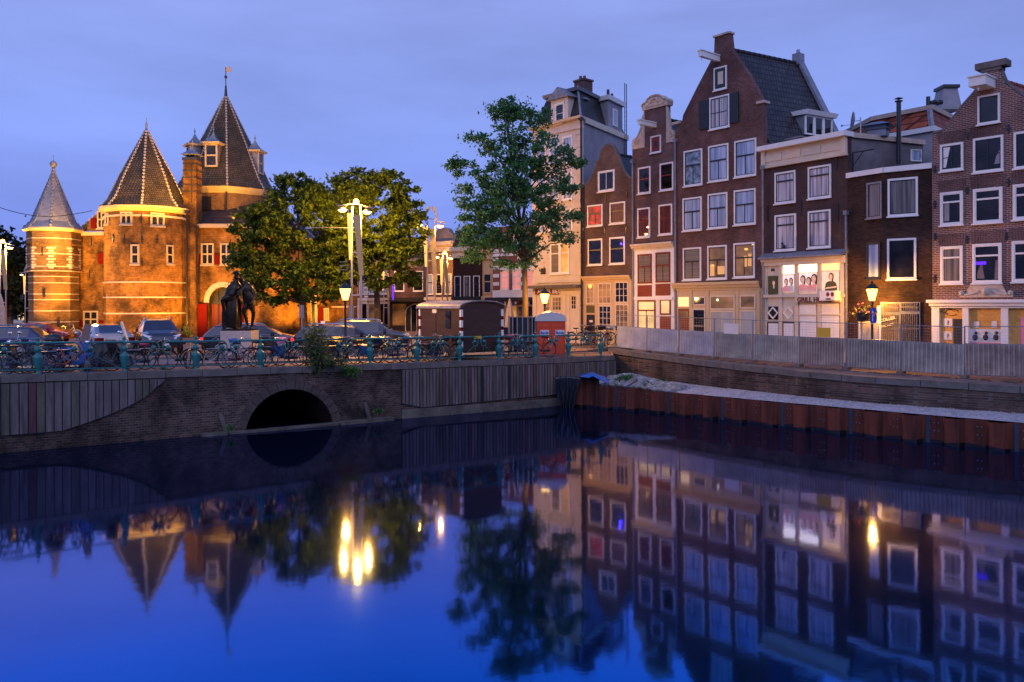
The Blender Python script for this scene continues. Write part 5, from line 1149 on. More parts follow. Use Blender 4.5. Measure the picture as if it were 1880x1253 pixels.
for r in ((1726.5,1768.5,352.5,414),(1787,1841,345.5,410),(1860,1916,337,403)): window(f,r,'white','g_dark','white',tr=.28)
for r in ((1727,1768,452.5,521.5),(1785.6,1839.6,447.5,520.5),(1858,1914,442,518)): window(f,r,'white','g_lace' if r[0]<1750 else 'g_dark','white',tr=.28)
def drape(pts, mat='white'):
    mb=MB(); q_=[f.uv(*p) for p in pts]; mb.prism(q_,(0,.004,0),(0,-.0195,0)); mb.build('curtain',M[mat],f.root)
drape(((1732,267),(1746,264),(1737,308),(1731,309))); drape(((1734,372),(1743,371),(1743,406),(1734,407)),'render'); drape(((1829,288),(1838,270),(1838,300),(1826,302)),'render'); drape(((1828,478),(1835,478),(1836,512),(1826,513)),'render2'); drape(((1795,500),(1803,480),(1808,512),(1794,512)),'render2')
# brick window arches
for r in ((1723,1772,330,352),(1783,1846,322,344),(1857,1920,314,335),(1723,1772,430,451),(1783,1844,424,446),(1855,1918,418,440),(1722,1772,241,262),(1783,1846,230,250)):
    u0,u1,v0,v1=f.rect(*r); mb=MB(); n=int((u1-u0)/.09); c_=(u0+u1)/2
    for k in range(n):
        x=u0+(u1-u0)*(k+.5)/n; ln=(x-c_)*.12; mb.hexa([(x-.032,-.018,v0),(x+.032,-.018,v0),(x+.032,.001,v0),(x-.032,.001,v0),(x-.034+ln,-.018,v1),(x+.034+ln,-.018,v1),(x+.034+ln,.001,v1),(x-.034+ln,.001,v1)])
    mb.build('window_arch',M['brB'],f.root)
anchors(f,((1716.5,312),(1716.5,375),(1717,435),(1716,512),(1776,350),(1776,440),(1852,335),(1848,435),(1777.5,250),(1852,237)),.3,.035)
u,v=f.uv(1746,505); mb=MB(); a=f.uv(1789,472); b=f.uv(1811,486); mb.box(a[0],b[0],-.03,-.02,b[1],b[1]+.12); mb.build('violet_light',M['purple'],f.root)
# carved panel
u0,u1,v0,v1=f.rect(1763,1861,524,546); w=u1-u0; h=v1-v0; mb=MB()
mb.prism([(u0,v0),(u1,v0),(u1-.02,v0+.3*h),(u1-.12*w,v0+.35*h),(u1-.2*w,v1),(u0+.2*w,v1),(u0+.12*w,v0+.35*h),(u0+.02,v0+.3*h)],(0,.07,0),(0,-.08,0)); cpn=mb.build('carved_panel',M['stone'],f.root)
mb=MB(); c_=(u0+u1)/2; mb.ball((c_,-.09,v0+.45*h),.16,8)
for s_ in (-1,1): mb.ball((c_+s_*w*.46,-.09,v0+.35*h),.10,8); mb.tube([(c_+s_*.25,-.09,v0+.5*h),(c_+s_*w*.25,-.10,v0+.3*h),(c_+s_*w*.4,-.09,v0+.2*h)],.05,5)
mb.build('carving',M['stone'],cpn)
a=f.uv(1704,550)[1]; b=f.uv(1880,551)[1]; vv=(a+b)/2; bt=(f.uv(1712,566)[1]+f.uv(1880,566)[1])/2
mb=MB(); mb.box(-.12,f.w+.1,-.34,.01,vv-.12,vv); mb.box(-.05,f.w+.05,-.24,.01,bt+.08,vv-.121); mb.box(0,f.w,-.16,.01,bt,bt+.079); mb.build('shop_cornice',M['white'],f.root)
panel(f,(1714,1925,567,650),'osb',-.02,.005,'boarding',label='yellow boards nailed over the shopfront')
for a_,b_ in ((1713,1727),(1769.5,1780.5),(1840,1853),(1898,1912)): mb=MB(); u0,_=f.uv(a_,600); u1,_=f.uv(b_,600); mb.box(u0,u1,-.14,-.021,-.6,bt-.001); mb.build('pillar',M['white'],f.root)
def pp(r,mat,y=-.03,name='poster',**k): return panel(f,r,mat,y-.006,y,name,**k)
pp((1733,1749,585,600),'paper'); pp((1733,1749,609,624),'paper'); pp((1751,1768,586,636),'ink',name='torn_poster'); pp((1788.5,1798.5,590.5,602),'paper',name='notice'); pp((1821,1831,590,602),'paper',name='notice')
pp((1780.5,1840,604.5,629),'paper'); pp((1784,1840,629.5,640),'pink')
for px in (1791,1810,1829):
    u,v=f.uv(px,617); mb=MB(); mb.ball((u,-.045,v-.06),.10,6,1.2); mb.ball((u+.03,-.05,v+.12),.06,6); mb.build('poster_figure',M['ink'],f.root)
for (px,py) in ((1742,592),(1742,616)): u,v=f.uv(px-3,py+5); text('?',.26,(u,-.045,v),0,M['ink'],f.root,name='poster_print')
pp((1875,1890,583,642),'pink')
mb=MB(); u,v=f.uv(1748,574); mb.tube([(u+.25*math.cos(t*.5)+.0,-.03,v+.13*math.sin(t*.5)) for t in range(12)],.012,4); mb.tube([(u-.45,-.03,v+.05),(u-.15,-.03,v-.05)],.012,4); mb.tube([(u-.1,-.03,v+.12),(u+.1,-.03,v+.05)],.012,4); mb.build('graffiti',M['ink'],f.root)
# a further house, mostly beyond the picture edge
pG1=(pF1[0]+ex.x*5,pF1[1]+ex.y*5)
f=Fac((pF1[0]+ex.x*.02,pF1[1]+ex.y*.02),pG1,GZ,'canal_house','brown brick house at the right edge beyond the mauve one')
house(f,[(0,-.6),(0,9.5),(f.w/2,13),(f.w,9.5),(f.w,-.6)],'brA',(0,4.5),9.4,12.8,'rtile',sidemat='render')
for z in (3.6,6.2):
    for x in (.5,2.0,3.5): window(f,None,'white','g_dark','white',tr=.3,rect=(x,x+1.0,z,z+1.7))
# ================================================================ the old gatehouse
ZS = 2.2
def nrot(n): return PI/n
class Cas: pass
AT = -PI/2+.51-.10
gate = empty('gatehouse', (WX(300,59), 59, ZS), 0, 'floodlit medieval brick gatehouse with pointed slate roofs and red shutters', 'gatehouse')
GO = Vector((WX(300,59), 59, ZS))
def G(v): return Vector(v)-GO
def gbuild(mb, name, mat, parent=None, **k):
    return mb.xf(Matrix.Translation(-GO)).build(name, mat, parent or gate, **k)
def octo(cx, cy, r, n=8, a0=None): 
    a0 = PI/n if a0 is None else a0
    return [(cx+r*math.cos(a0+2*PI*i/n), cy+r*math.sin(a0+2*PI*i/n)) for i in range(n)]
def frust(mb, cx, cy, r0, z0, r1, z1, n=8, a0=0):
    a = [(x, y, z0) for x, y in octo(cx, cy, r0, n, a0)]; b = [(x, y, z1) for x, y in octo(cx, cy, r1, n, a0)]
    return mb.add(a+b, [tuple(range(n-1,-1,-1)), tuple(range(n, 2*n))]+[(i, (i+1) % n, n+(i+1) % n, n+i) for i in range(n)])
def roof_cone(cx, cy, prof, n, a0, name, mat, crest=None, crest_r=.05):
    mb = MB()
    for (r0, z0), (r1, z1) in zip(prof, prof[1:]): frust(mb, cx, cy, r0, z0, r1, z1, n, a0)
    o = gbuild(mb, name, mat)
    if crest:
        mb = MB()
        for i in range(n):
            a = a0+2*PI*i/n; pts = [(cx+r*math.cos(a), cy+r*math.sin(a), z+.02) for r, z in prof]
            mb.tube(pts, crest_r, 5)
            # stepped lead flashing on both sides of the hip
            for (p, q_) in zip(pts, pts[1:]):
                p, q_ = Vector(p), Vector(q_); L_ = (q_-p).length; m = max(1, int(L_/.26))
                for k in range(m):
                    c = p.lerp(q_, (k+.3)/m); tx = Vector((-math.sin(a), math.cos(a), 0)); rr = Vector((math.cos(a), math.sin(a), 0))
                    w = .075
                    mb.hexa([c-tx*w-rr*.10+Vector((0,0,0)), c+tx*w-rr*.10, c+tx*w+rr*.03, c-tx*w+rr*.03, c-tx*w-rr*.10+Vector((0,0,.12)), c+tx*w-rr*.10+Vector((0,0,.12)), c+tx*w+rr*.01+Vector((0,0,.12)), c-tx*w+rr*.01+Vector((0,0,.12))])
        gbuild(mb, 'hip_flashing', crest, o)
    return o
wl = plain('white_lead_flashing', (.36,.34,.32), .5, vary=.2); M['wl'] = wl
M['cornp'] = plain('cream_cornice_paint', (.52,.42,.27), .5, vary=.1)

class Pl:      # a vertical facade plane through two plan points, for things fixed on the gatehouse
    def __init__(s, P, Q): s.P = Vector(P); s.Q = Vector(Q); s.ex = (s.Q-s.P).normalized(); s.ey = Vector((-s.ex.y, s.ex.x)); s.zb = 0
    uv = Fac.uv; rect = Fac.rect
    def mat(s): return Matrix.Translation((s.P.x, s.P.y, 0)) @ Matrix.Rotation(math.atan2(s.ex.y, s.ex.x), 4, 'Z')
    def put(s, mb, name, mat, parent=None, **k): mb.xf(s.mat()); return gbuild(mb, name, mat, parent, **k)
def cwin(pl, box, cols=2, rows=2, fm='cornp', shut=None, pm='g_dark', arch=False):
    u0,u1,v0,v1 = pl.rect(*box); t = .12
    mb = MB(); mb.ring(u0,u1,v0,v1,t,-.07,.02); mb.box(u0-.05,u1+.05,-.14,-.071,v0-.08,v0+.02)
    for i in range(1,cols): x=u0+(u1-u0)*i/cols; mb.box(x-.05,x+.05,-.065,-.02,v0+t,v1-t)
    for i in range(1,rows): z=v0+(v1-v0)*i/rows; mb.box(u0+t,u1-t,-.06,-.02,z-.05,z+.05)
    w = pl.put(mb,'window',M[fm])
    mb = MB(); mb.box(u0+.08,u1-.08,-.018,.0,v0+.08,v1-.08); pl.put(mb,'pane',M[pm],w)
    mb = MB()
    for i in range(cols*3):
        if i%3: x=u0+t+(u1-u0-2*t)*i/(cols*3); mb.box(x-.012,x+.012,-.03,-.019,v0+t,v1-t)
    for i in range(rows*3):
        if i%3: z=v0+t+(v1-v0-2*t)*i/(rows*3); mb.box(u0+t,u1-t,-.03,-.0195,z-.012,z+.012)
    pl.put(mb,'glazing_bar',M['black'],w)
    for sb in (shut or ()):
        a0,a1,b0,b1 = pl.rect(*sb); mb=MB(); mb.box(a0,a1,-.09,-.03,b0,b1); mb.box(a0+.05,a1-.05,-.10,-.091,b0+.1,b0+.2); mb.box(a0+.05,a1-.05,-.10,-.091,b1-.2,b1-.1); pl.put(mb,'shutter',M['red'])
    return w

# --- corner turret at the left
cx, cy = WX(99,59.5), 59.5; tr = 1.62
zc = W(98,424,58).z; zmid = W(98,497,58).z
mb = MB(); frust(mb, cx, cy, tr, ZS-.4, tr, zmid, 8, AT); gbuild(mb, 'turret', M['castle2'])
mb = MB(); frust(mb, cx, cy, tr+.12, zmid+.001, tr+.12, zc, 8, AT); up = gbuild(mb, 'turret_upper', M['castle2'])
mb = MB()
for i in range(8):       # little round arched frieze and stone quoins
    a = AT+2*PI*i/8; b = a+PI/4; pa = Vector((cx+(tr+.12)*math.cos(a), cy+(tr+.12)*math.sin(a), 0)); pb = Vector((cx+(tr+.12)*math.cos(b), cy+(tr+.12)*math.sin(b), 0))
    am = (a+b)/2; nn = Vector((math.cos(am), math.sin(am), 0))
    if nn.y > .5: continue
    for k in range(4):
        c = pa.lerp(pb, (k+.5)/4)+nn*.03; zz = zc-1.0; ex_ = (pb-pa).normalized()
        mb.tube([c+ex_*(.13*math.cos(PI*j/6))+Vector((0,0,zz+.15*math.sin(PI*j/6))) for j in range(7)], .03, 4)
gbuild(mb, 'arched_frieze', M['castle'], up)
mb = MB()
for z, k in ((zc-.55,.16),(zc-1.65,.135),(zc-2.55,.135),(zmid-.05,.22),(zmid-.9,.02),(zmid-1.7,.02),(zmid-2.1,.02),(zmid-2.9,.02),(zmid-3.7,.02),(zmid-.45,.02)):
    if z > ZS+.3: frust(mb, cx, cy, tr+k-.005, z, tr+k-.005, z+.065, 8, AT)
for i in range(8):
    a = AT+2*PI*i/8
    if math.sin(a) > .5: continue
    z = zmid+.15; k = 0
    while z < zc-1.2:
        l = .30 if k%2 else .17; c = Vector((cx+(tr+.12)*math.cos(a), cy+(tr+.12)*math.sin(a), z))
        for sg in (-1,1):
            t = Vector((-math.sin(a+sg*PI/8), math.cos(a+sg*PI/8), 0))*sg; nn = Vector((math.cos(a+sg*PI/8), math.sin(a+sg*PI/8), 0))
            p0 = c-nn*.02; p1 = c+t*l-nn*.02; mb.hexa([p0,p1,p1+nn*.045,p0+nn*.045,p0+Vector((0,0,.13)),p1+Vector((0,0,.13)),p1+nn*.045+Vector((0,0,.13)),p0+nn*.045+Vector((0,0,.13))])
        z += .2; k += 1
gbuild(mb, 'stone_bands', M['stone'])
mb = MB(); frust(mb, cx, cy, tr+.22, zc+.002, tr+.40, zc+.16, 8, AT); frust(mb, cx, cy, tr+.40, zc+.161, tr+.36, zc+.26, 8, AT); gbuild(mb, 'turret_cornice', M['cornp'])
za = W(98,318,58.5).z
roof_cone(cx, cy, [(tr+.33,zc+.27),(tr-.15,zc+.75),(.16,za),(.10,za+.3)], 8, AT, 'turret_roof', M['lead'], M['lead'], .035)
mb = MB(); mb.cyl((cx,cy,za+.3),(cx,cy,za+.55),.10,.12); mb.ball((cx,cy,za+.80),.25,10); mb.cyl((cx,cy,za+1.0),(cx,cy,za+1.45),.02); gbuild(mb,'finial',M['lead'],smooth=True)
for (px,py,h) in ((79,462,.6),(108,594,.5),(82,538,.6)):
    k_ = W(px,py,58.0); mb = MB(); mb.box(k_.x-.05,k_.x+.05,cy-tr-.0,cy-tr+.15,k_.z-h/2,k_.z+h/2); gbuild(mb,'arrow_slit',M['black'])

# --- wall between turret and the round tower, with its gable and roof
p1 = Pl((WX(136,60.6),60.6),(WX(215,60.2),60.2)); zc1 = W(168,430,60.4).z
mb = MB(); mb.slab([(WX(136,60.6),60.6),(WX(215,60.2),60.2),(WX(215,60.2)+.3,70),(WX(136,60.6)+.5,70)], ZS-.4, zc1); gbuild(mb,'curtain_wall',M['castle'])
u0 = p1.uv(142,427)[0]; u1 = p1.uv(196,427)[0]
mb = MB(); mb.box(u0-.3,u1+.2,-.22,.2,zc1-.12,zc1+.14); p1.put(mb,'wall_cornice',M['cornp'])
g0 = [p1.uv(x,y) for x,y in ((143,424),(170,399),(200,374),(222,374),(222,424))]
mb = MB(); mb.prism([(u,max(v,zc1+.142)) for u,v in g0], (0,.35,0), (0,.05,0)); p1.put(mb,'stepped_gable',M['castle2'])
mb = MB(); a,b = g0[0],g0[2]; mb.tube([(a[0],.2,a[1]+.05),(b[0],.2,b[1]+.05)],.10,5)
n=9
for k in range(n): t=k/n; x=a[0]+(b[0]-a[0])*t; z=a[1]+(b[1]-a[1])*t; mb.box(x,x+.12,.05,.3,z+.08,z+.24)
p1.put(mb,'gable_flashing',wl)
cwin(p1,(179,195,387,420),cols=2,rows=2,shut=((168,177.5,401,420),)); cwin(p1,(153.5,181,571,602),shut=((141,152.5,588,600),(182.5,196,588,600)))
a0,a1,b0,b1=p1.rect(181,194.5,465,485); mb=MB(); mb.box(a0,a1,-.09,-.03,b0,b1); p1.put(mb,'shutter',M['red'])
for (px,py) in ((168,445),(165,503)): u,v=p1.uv(px,py); mb=MB(); mb.box(u-.03,u+.03,-.05,-.002,v-.3,v+.3); p1.put(mb,'wall_anchor',M['black'])

# --- round (many sided) tower
cx, cy, R2 = WX(270,60), 60.0, 2.9; NT = 12; A0 = -PI/2+.42-.10
zc2 = W(266,380,57).z
mb = MB(); frust(mb, cx, cy, R2, ZS-.5, R2-.03, zc2, NT, A0); twr = gbuild(mb,'round_tower',M['castle'])
def tp(th, z, dr=0): return (cx+(R2*math.cos(PI/NT)+dr)*math.cos(th), cy+(R2*math.cos(PI/NT)+dr)*math.sin(th), z)
mb = MB()
for py in (518,546,576):
    z = W(266,py,57).z; frust(mb, cx, cy, R2+.02, z-.05, R2+.02, z+.05, NT, A0)
z = W(266,395,57).z; frust(mb, cx, cy, R2+.05, z-.06, R2+.06, z+.08, NT, A0); gbuild(mb,'stone_bands',M['stone'])
mb = MB(); frust(mb, cx, cy, R2+.06, zc2-.25, R2+.30, zc2-.02, NT, A0); frust(mb, cx, cy, R2+.30, zc2-.019, R2+.34, zc2+.14, NT, A0); gbuild(mb,'tower_cornice',M['cornp'])
za = W(268,240,60).z
rf2 = roof_cone(cx, cy, [(R2+.28,zc2+.145),(R2-.25,zc2+.75),(R2*.62,zc2+.75+(za-zc2-.75)*.36),(.10,za)], 8, -PI/2+.42-.10, 'tower_roof', M['cslate'], wl, .028)
mb = MB(); mb.cyl((cx,cy,za-.15),(cx,cy,za+.5),.12,.05); mb.ball((cx,cy,za+.45),.1,8); mb.cyl((cx,cy,za+.5),(cx,cy,za+.95),.02); gbuild(mb,'finial',M['lead'])
def facet(px):       # facade plane of the tower facet seen at column px
    k = (px-940)/F; best = None
    for i in range(NT):
        a = A0+2*PI*i/NT; b = A0+2*PI*(i+1)/NT
        P = (cx+R2*math.cos(b), cy+R2*math.sin(b)); Q = (cx+R2*math.cos(a), cy+R2*math.sin(a))
        if P[0] > Q[0]: P, Q = Q, P
        if P[1]+Q[1] > 2*cy: continue
        if P[0]/P[1] <= k <= Q[0]/Q[1]: best = Pl(P, Q)
    return best
for box,c,r in (((221,243,389,413),2,1),((276,302,391,416),2,1),((240,256,449,486),1,2),((305,318,450,486),1,2),((194,200,391,413),1,1)):
    pl = facet((box[0]+box[1])/2)
    if pl: cwin(pl, box, c, r)
for (px,py,h) in ((260,402,.7),(229,440,.7),(261,440,.6),(289,441,.5),(261,482,.6),(208,437,.6)):
    pl = facet(px)
    if pl: u,v = pl.uv(px,py); mb = MB(); mb.box(u-.03,u+.03,-.06,-.002,v-h/2,v+h/2); mb.box(u-.1,u+.1,-.05,-.003,v-.03,v+.03); pl.put(mb,'wall_anchor',M['black'])
# --- chimney bay and the pipe
pc = Pl((WX(336,60.2),60.2),(WX(363,60.0),60.0)); zt = W(348,290,60).z
mb = MB(); x0,x1 = WX(337,60.1),WX(361,60.1); mb.box(x0,x1,60.1,61.2,ZS-.5,zt); gbuild(mb,'chimney_stack',M['castle'])
mb = MB()
for py in (301,313,326,339,352): z=W(349,py,60.1).z; mb.box(x0-.04,x1+.04,60.06,61.24,z-.03,z+.03)
mb.box(x1-.35,x1-.30,60.05,60.09,W(349,372,60).z,zt-.5)
mb.box(x0-.06,x1+.06,60.04,61.26,zt-.15,zt+.05); gbuild(mb,'iron_strap',M['black'])
mb = MB(); c=((x0+x1)/2,60.65)
for dx,dy in ((-.35,-.4),(.35,-.4),(.35,.4),(-.35,.4)): mb.cyl((c[0]+dx,c[1]+dy,zt+.05),(c[0]+dx,c[1]+dy,zt+.28),.03)
frust(mb,c[0],c[1],.90,zt+.28,.80,zt+.36,4,PI/4); frust(mb,c[0],c[1],.78,zt+.361,.34,zt+.60,4,PI/4); frust(mb,c[0],c[1],.34,zt+.601,.06,zt+.95,4,PI/4); mb.cyl((c[0],c[1],zt+.9),(c[0],c[1],zt+1.45),.025); mb.ball((c[0],c[1],zt+1.2),.07,6); gbuild(mb,'chimney_cap',M['lead'])
for (px,yt,yb,Y) in ((343.5,392,615,58.9),(361,420,560,59.8)):
    a=W(px,yt,Y); b=W(px,yb,Y); mb=MB(); mb.tube([a,b],.07,7); mb.box(a.x-.14,a.x+.14,Y-.14,Y+.14,a.z,a.z+.22)
    for k in range(5): z=a.z+(b.z-a.z)*(k+.5)/5; mb.cyl((a.x,Y,z-.05),(a.x,Y,z+.05),.1,n=8)
    gbuild(mb,'downpipe',M['black'])

# --- main block with the gate arch (right of the chimney), windows with red shutters
p3 = Pl((WX(356,60.6),60.6),(WX(470,60.6),60.6)); zc3 = W(400,415,60.6).z
# front wall with arched opening
ua,ub = p3.uv(384,560)[0], p3.uv(434,560)[0]; zs_ = p3.uv(409,556)[1]; ra=(ub-ua)/2; uc=(ua+ub)/2; wT=p3.uv(470,500)[0]
mb = MB(); n=16; pts=[(ua,ZS-.5),(ua,zs_)]+[(uc-ra*math.cos(PI*k/n), zs_+ra*1.15*math.sin(PI*k/n)) for k in range(1,n)]+[(ub,zs_),(ub,ZS-.5)]
tops=[(ua,zc3)]*0
vsf=[]
for u,v in pts: vsf += [(u,0,v),(u,0,zc3),(u,.6,v)]
fsf=[]
for i in range(len(pts)-1):
    if abs(pts[i][0]-pts[i+1][0])>1e-6: fsf.append((3*i,3*i+3,3*i+4,3*i+1))
    fsf.append((3*i,3*i+2,3*i+5,3*i+3))
mb.add(vsf,fsf); mb.add([(0,0,ZS-.5),(ua,0,ZS-.5),(ua,0,zc3),(0,0,zc3),(ub,0,ZS-.5),(wT,0,ZS-.5),(wT,0,zc3),(ub,0,zc3)],[(0,1,2,3),(4,5,6,7)])
mb.box(0,wT,.601,8,zc3-2,zc3); p3.put(mb,'front_wall',M['castle'],norm=False)
mb=MB(); mb.box(ua-.1,ub+.1,.55,.6,ZS-.5,zs_+ra*1.3); dk=p3.put(mb,'gate_doors',M['dred'])
mb=MB(); mb.box(ua+.02,ub-.02,.40,.54,zs_-.12,zs_+.12); mb.add([(uc-ra*math.cos(PI*k/n),.5,zs_+.1+ra*1.13*math.sin(PI*k/n)) for k in range(n+1)],[tuple(range(n+1))])
for k in range(1,4): mb.box(ua+(ub-ua)*k/4-.04,ua+(ub-ua)*k/4+.04,.42,.53,ZS-.3,zs_+ra*.9)
p3.put(mb,'fanlight',M['black'],dk,norm=False)
mb=MB()
for k in range(n):
    a,b=PI*k/n,PI*(k+1)/n; r1=ra+.38; q4=[(uc-ra*math.cos(a),zs_+ra*1.15*math.sin(a)),(uc-ra*math.cos(b),zs_+ra*1.15*math.sin(b)),(uc-r1*math.cos(b),zs_+r1*1.12*math.sin(b)),(uc-r1*math.cos(a),zs_+r1*1.12*math.sin(a))]
    mb.prism(q4,(0,.08,0),(0,-.075,0))
p3.put(mb,'gate_arch',M['stone'])
a0,a1,b0,b1=p3.rect(354,383,558,616)
mb=MB(); mb.box(a0,a1,-.35,-.25,ZS,b1); 
for z in (.5,1.6): mb.box(a0+.05,a1-.05,-.37,-.351,ZS+z,ZS+z+.12)
p3.put(mb,'gate_leaf',M['red'])
a0,a1,_,_=p3.rect(432,452,558,616); mb=MB(); mb.box(a0,a1,-.35,-.25,ZS,b1); p3.put(mb,'gate_leaf',M['red'])
cwin(p3,(369.5,393,447,487),shut=((360,368.5,467,486),(394.5,403.5,467,486))); cwin(p3,(404.5,428,447,487),shut=((429,437,467,486),))
mb=MB(); mb.box(-.2,wT+.2,-.35,.3,zc3-.16,zc3+.12); p3.put(mb,'eaves',M['cornp'])
mb=MB(); zl2=W(400,378,64).z; mb.add([(-.1,-.2,zc3+.125),(wT+.1,-.2,zc3+.125),(wT-.3,3.4,zl2),(.5,3.4,zl2),(-.1,8,zc3+.125),(wT,8,zc3+.125)],[(0,1,2,3),(3,2,5,4),(0,3,4),(1,5,2)]); p3.put(mb,'lean_to_roof',M['slate'])
# --- central tower with the tall roof
cx,cy,R3 = WX(416,66.5),66.5,3.95; NC=8; AC=-PI/2+.336+.02
zc4=W(416,345,63).z
mb=MB(); frust(mb,cx,cy,R3-.35,zc3-1,R3-.35,zc4,NC,AC); gbuild(mb,'central_tower',M['castle2'])
mb=MB(); frust(mb,cx,cy,R3-.28,zc4-.35,R3-.05,zc4-.05,NC,AC); frust(mb,cx,cy,R3-.05,zc4-.049,R3+.05,zc4+.12,NC,AC); gbuild(mb,'tower_cornice',M['cornp'])
za=W(416,178,66.5).z; hgt=za-zc4
rf4=roof_cone(cx,cy,[(R3,zc4+.125),(R3-.55,zc4+.95),(R3*.52,zc4+hgt*.50),(.12,za)],NC,AC,'central_roof',M['cslate'],wl,.032)
mb=MB(); zt5=W(416,128,66.5).z; mb.cyl((cx,cy,za-.3),(cx,cy,za+.9),.16,.07); mb.cyl((cx,cy,za+.9),(cx,cy,zt5+.2),.035); mb.ball((cx,cy,za+1.6),.13,8); gbuild(mb,'spire',M['black'])
mb=MB(); mb.box(cx+.03,cx+.42,cy-.015,cy+.015,zt5-.2,zt5+.2); gbuild(mb,'weather_vane',M['stone'])
def dormer(ang, px0,px1,py0,py1, Y):
    # small roof dormer: box with window, lead ogee cap
    n_=Vector((math.cos(ang),math.sin(ang),0)); t_=Vector((-n_.y,n_.x,0))
    zc_=W((px0+px1)/2,(py0+py1)/2,Y).z; c=Vector((cx,cy,0))+n_*(R3*.60); w=.5; z0=W(px0,py1,Y).z; z1=W(px0,py0,Y).z
    def P_(a,b,z): q=c+t_*a+n_*b; return (q.x,q.y,z)
    mb=MB(); mb.hexa([P_(-w,-1.2,z0),P_(w,-1.2,z0),P_(w,.55,z0),P_(-w,.55,z0),P_(-w,-1.6,z1),P_(w,-1.6,z1),P_(w,.55,z1),P_(-w,.55,z1)]); d=gbuild(mb,'dormer',M['lead'],rf4)
    mb=MB(); 
    for (a,b,z2,z3) in ((-w,-w+.13,z0,z1),(w-.13,w,z0,z1),(-w+.13,w-.13,z0,z0+.13),(-w+.13,w-.13,z1-.13,z1),(-w+.13,w-.13,(z0+z1)/2-.06,(z0+z1)/2+.06)): mb.hexa([P_(a,.551,z2),P_(b,.551,z2),P_(b,.62,z2),P_(a,.62,z2),P_(a,.551,z3),P_(b,.551,z3),P_(b,.62,z3),P_(a,.62,z3)])
    mb.hexa([P_(-w-.2,-1.2,z1+.002),P_(w+.2,-1.2,z1+.002),P_(w+.2,.8,z1+.002),P_(-w-.2,.8,z1+.002),P_(-w-.25,-1.2,z1+.14),P_(w+.25,-1.2,z1+.14),P_(w+.25,.85,z1+.14),P_(-w-.25,.85,z1+.14)])
    gbuild(mb,'dormer_frame',M['cornp'],d)
    mb=MB(); mb.hexa([P_(-w+.1,.552,z0+.1),P_(w-.1,.552,z0+.1),P_(w-.1,.57,z0+.1),P_(-w+.1,.57,z0+.1),P_(-w+.1,.552,z1-.1),P_(w-.1,.552,z1-.1),P_(w-.1,.57,z1-.1),P_(-w+.1,.57,z1-.1)]); gbuild(mb,'dormer_pane',M['g_dark'],d)
    mb=MB(); q=c+n_*.1; al=math.atan2(n_.y,n_.x)+PI/4
    frust(mb,q.x,q.y,.98,z1+.142,.55,z1+.35,4,al); frust(mb,q.x,q.y,.55,z1+.351,.22,z1+.68,4,al); frust(mb,q.x,q.y,.22,z1+.681,.05,z1+1.0,4,al); mb.cyl((q.x,q.y,z1+1),(q.x,q.y,z1+1.45),.03); mb.ball((q.x,q.y,z1+1.2),.08,6); gbuild(mb,'dormer_cap',M['lead'],d)
dormer(-PI/2+.336-.38, 379,398,266,308, 63.9); dormer(-PI/2+.336+1.12, 474,490,278,318, 65.5); dormer(-PI/2+.336-1.25, 350,360,272,312, 65.5)
pl=Pl((cx+(R3-.35)*math.cos(AC-2*PI/8),cy+(R3-.35)*math.sin(AC-2*PI/8)),(cx+(R3-.35)*math.cos(AC),cy+(R3-.35)*math.sin(AC)))
u0,u1,v0,v1=pl.rect(371,388,361,388); mb=MB(); mb.box(u0,u1,-.03,.0,v0,v1); pl.put(mb,'louvre_window',M['black'])
mb=MB(); mb.tube([W(416,352,62.9),W(416,392,62.9)],.06,6); gbuild(mb,'downpipe',M['black'])
# --- right-hand towers, mostly behind the trees
cx,cy,R5=WX(512,60.5),60.5,2.5
mb=MB(); frust(mb,cx,cy,R5,ZS-.5,R5,W(512,440,58).z,10,.2); gbuild(mb,'gate_tower',M['castle'])
zz=W(512,440,58).z; mb=MB(); frust(mb,cx,cy,R5+.05,zz+.002,R5+.3,zz+.2,10,.2); gbuild(mb,'tower_cornice',M['cornp'])
roof_cone(cx,cy,[(R5+.25,zz+.205),(R5-.3,zz+.7),(.1,W(512,372,60).z)],8,.2,'gate_tower_roof',M['slate'],wl,.05)
p5=Pl((WX(535,59.6),59.6),(WX(640,61.5),61.5)); zt=W(590,470,60).z
mb=MB(); mb.box(0,p5.uv(642,500)[0],0,4,ZS-.5,zt); p5.put(mb,'right_wall',M['castle'])
mb=MB(); mb.box(-.1,p5.uv(642,500)[0]+.1,-.3,.3,zt+.002,zt+.25); p5.put(mb,'eaves',M['cornp'])
mb=MB(); L_=p5.uv(642,500)[0]; mb.add([(-.1,-.2,zt+.255),(L_+.1,-.2,zt+.255),(L_-1,2,zt+2.2),(1,2,zt+2.2),(-.1,4,zt+.255),(L_+.1,4,zt+.255)],[(0,1,2,3),(3,2,5,4),(0,3,4),(1,5,2)]); p5.put(mb,'right_roof',M['slate'])
u0,u1,v0,v1=p5.rect(560,568,505,620); mb=MB(); mb.box(u0,u1,-.4,-.001,ZS-.3,zt-.3); p5.put(mb,'buttress',M['castle'])
def archdoor(pl,xl,xr,yt,mat,name,fr=.2):
    u0,u1,v0,v1=pl.rect(xl,xr,yt,618); r=(u1-u0)/2; c=(u0+u1)/2; zs=v1-r*1.3; n=10
    o=[(u0,ZS-.3)]+[(c-r*math.cos(PI*k/n),zs+r*1.3*math.sin(PI*k/n)) for k in range(n+1)]+[(u1,ZS-.3)]
    mb=MB(); mb.prism(o,(0,.02,0),(0,-.025,0)); w=pl.put(mb,name,M[mat])
    mb=MB(); mb.tube([(x,-.05,z) for x,z in o],fr*.5,5); pl.put(mb,'arch_moulding',M['stone'],w)
archdoor(p5,569,580,531,'black','passage_arch',.25)
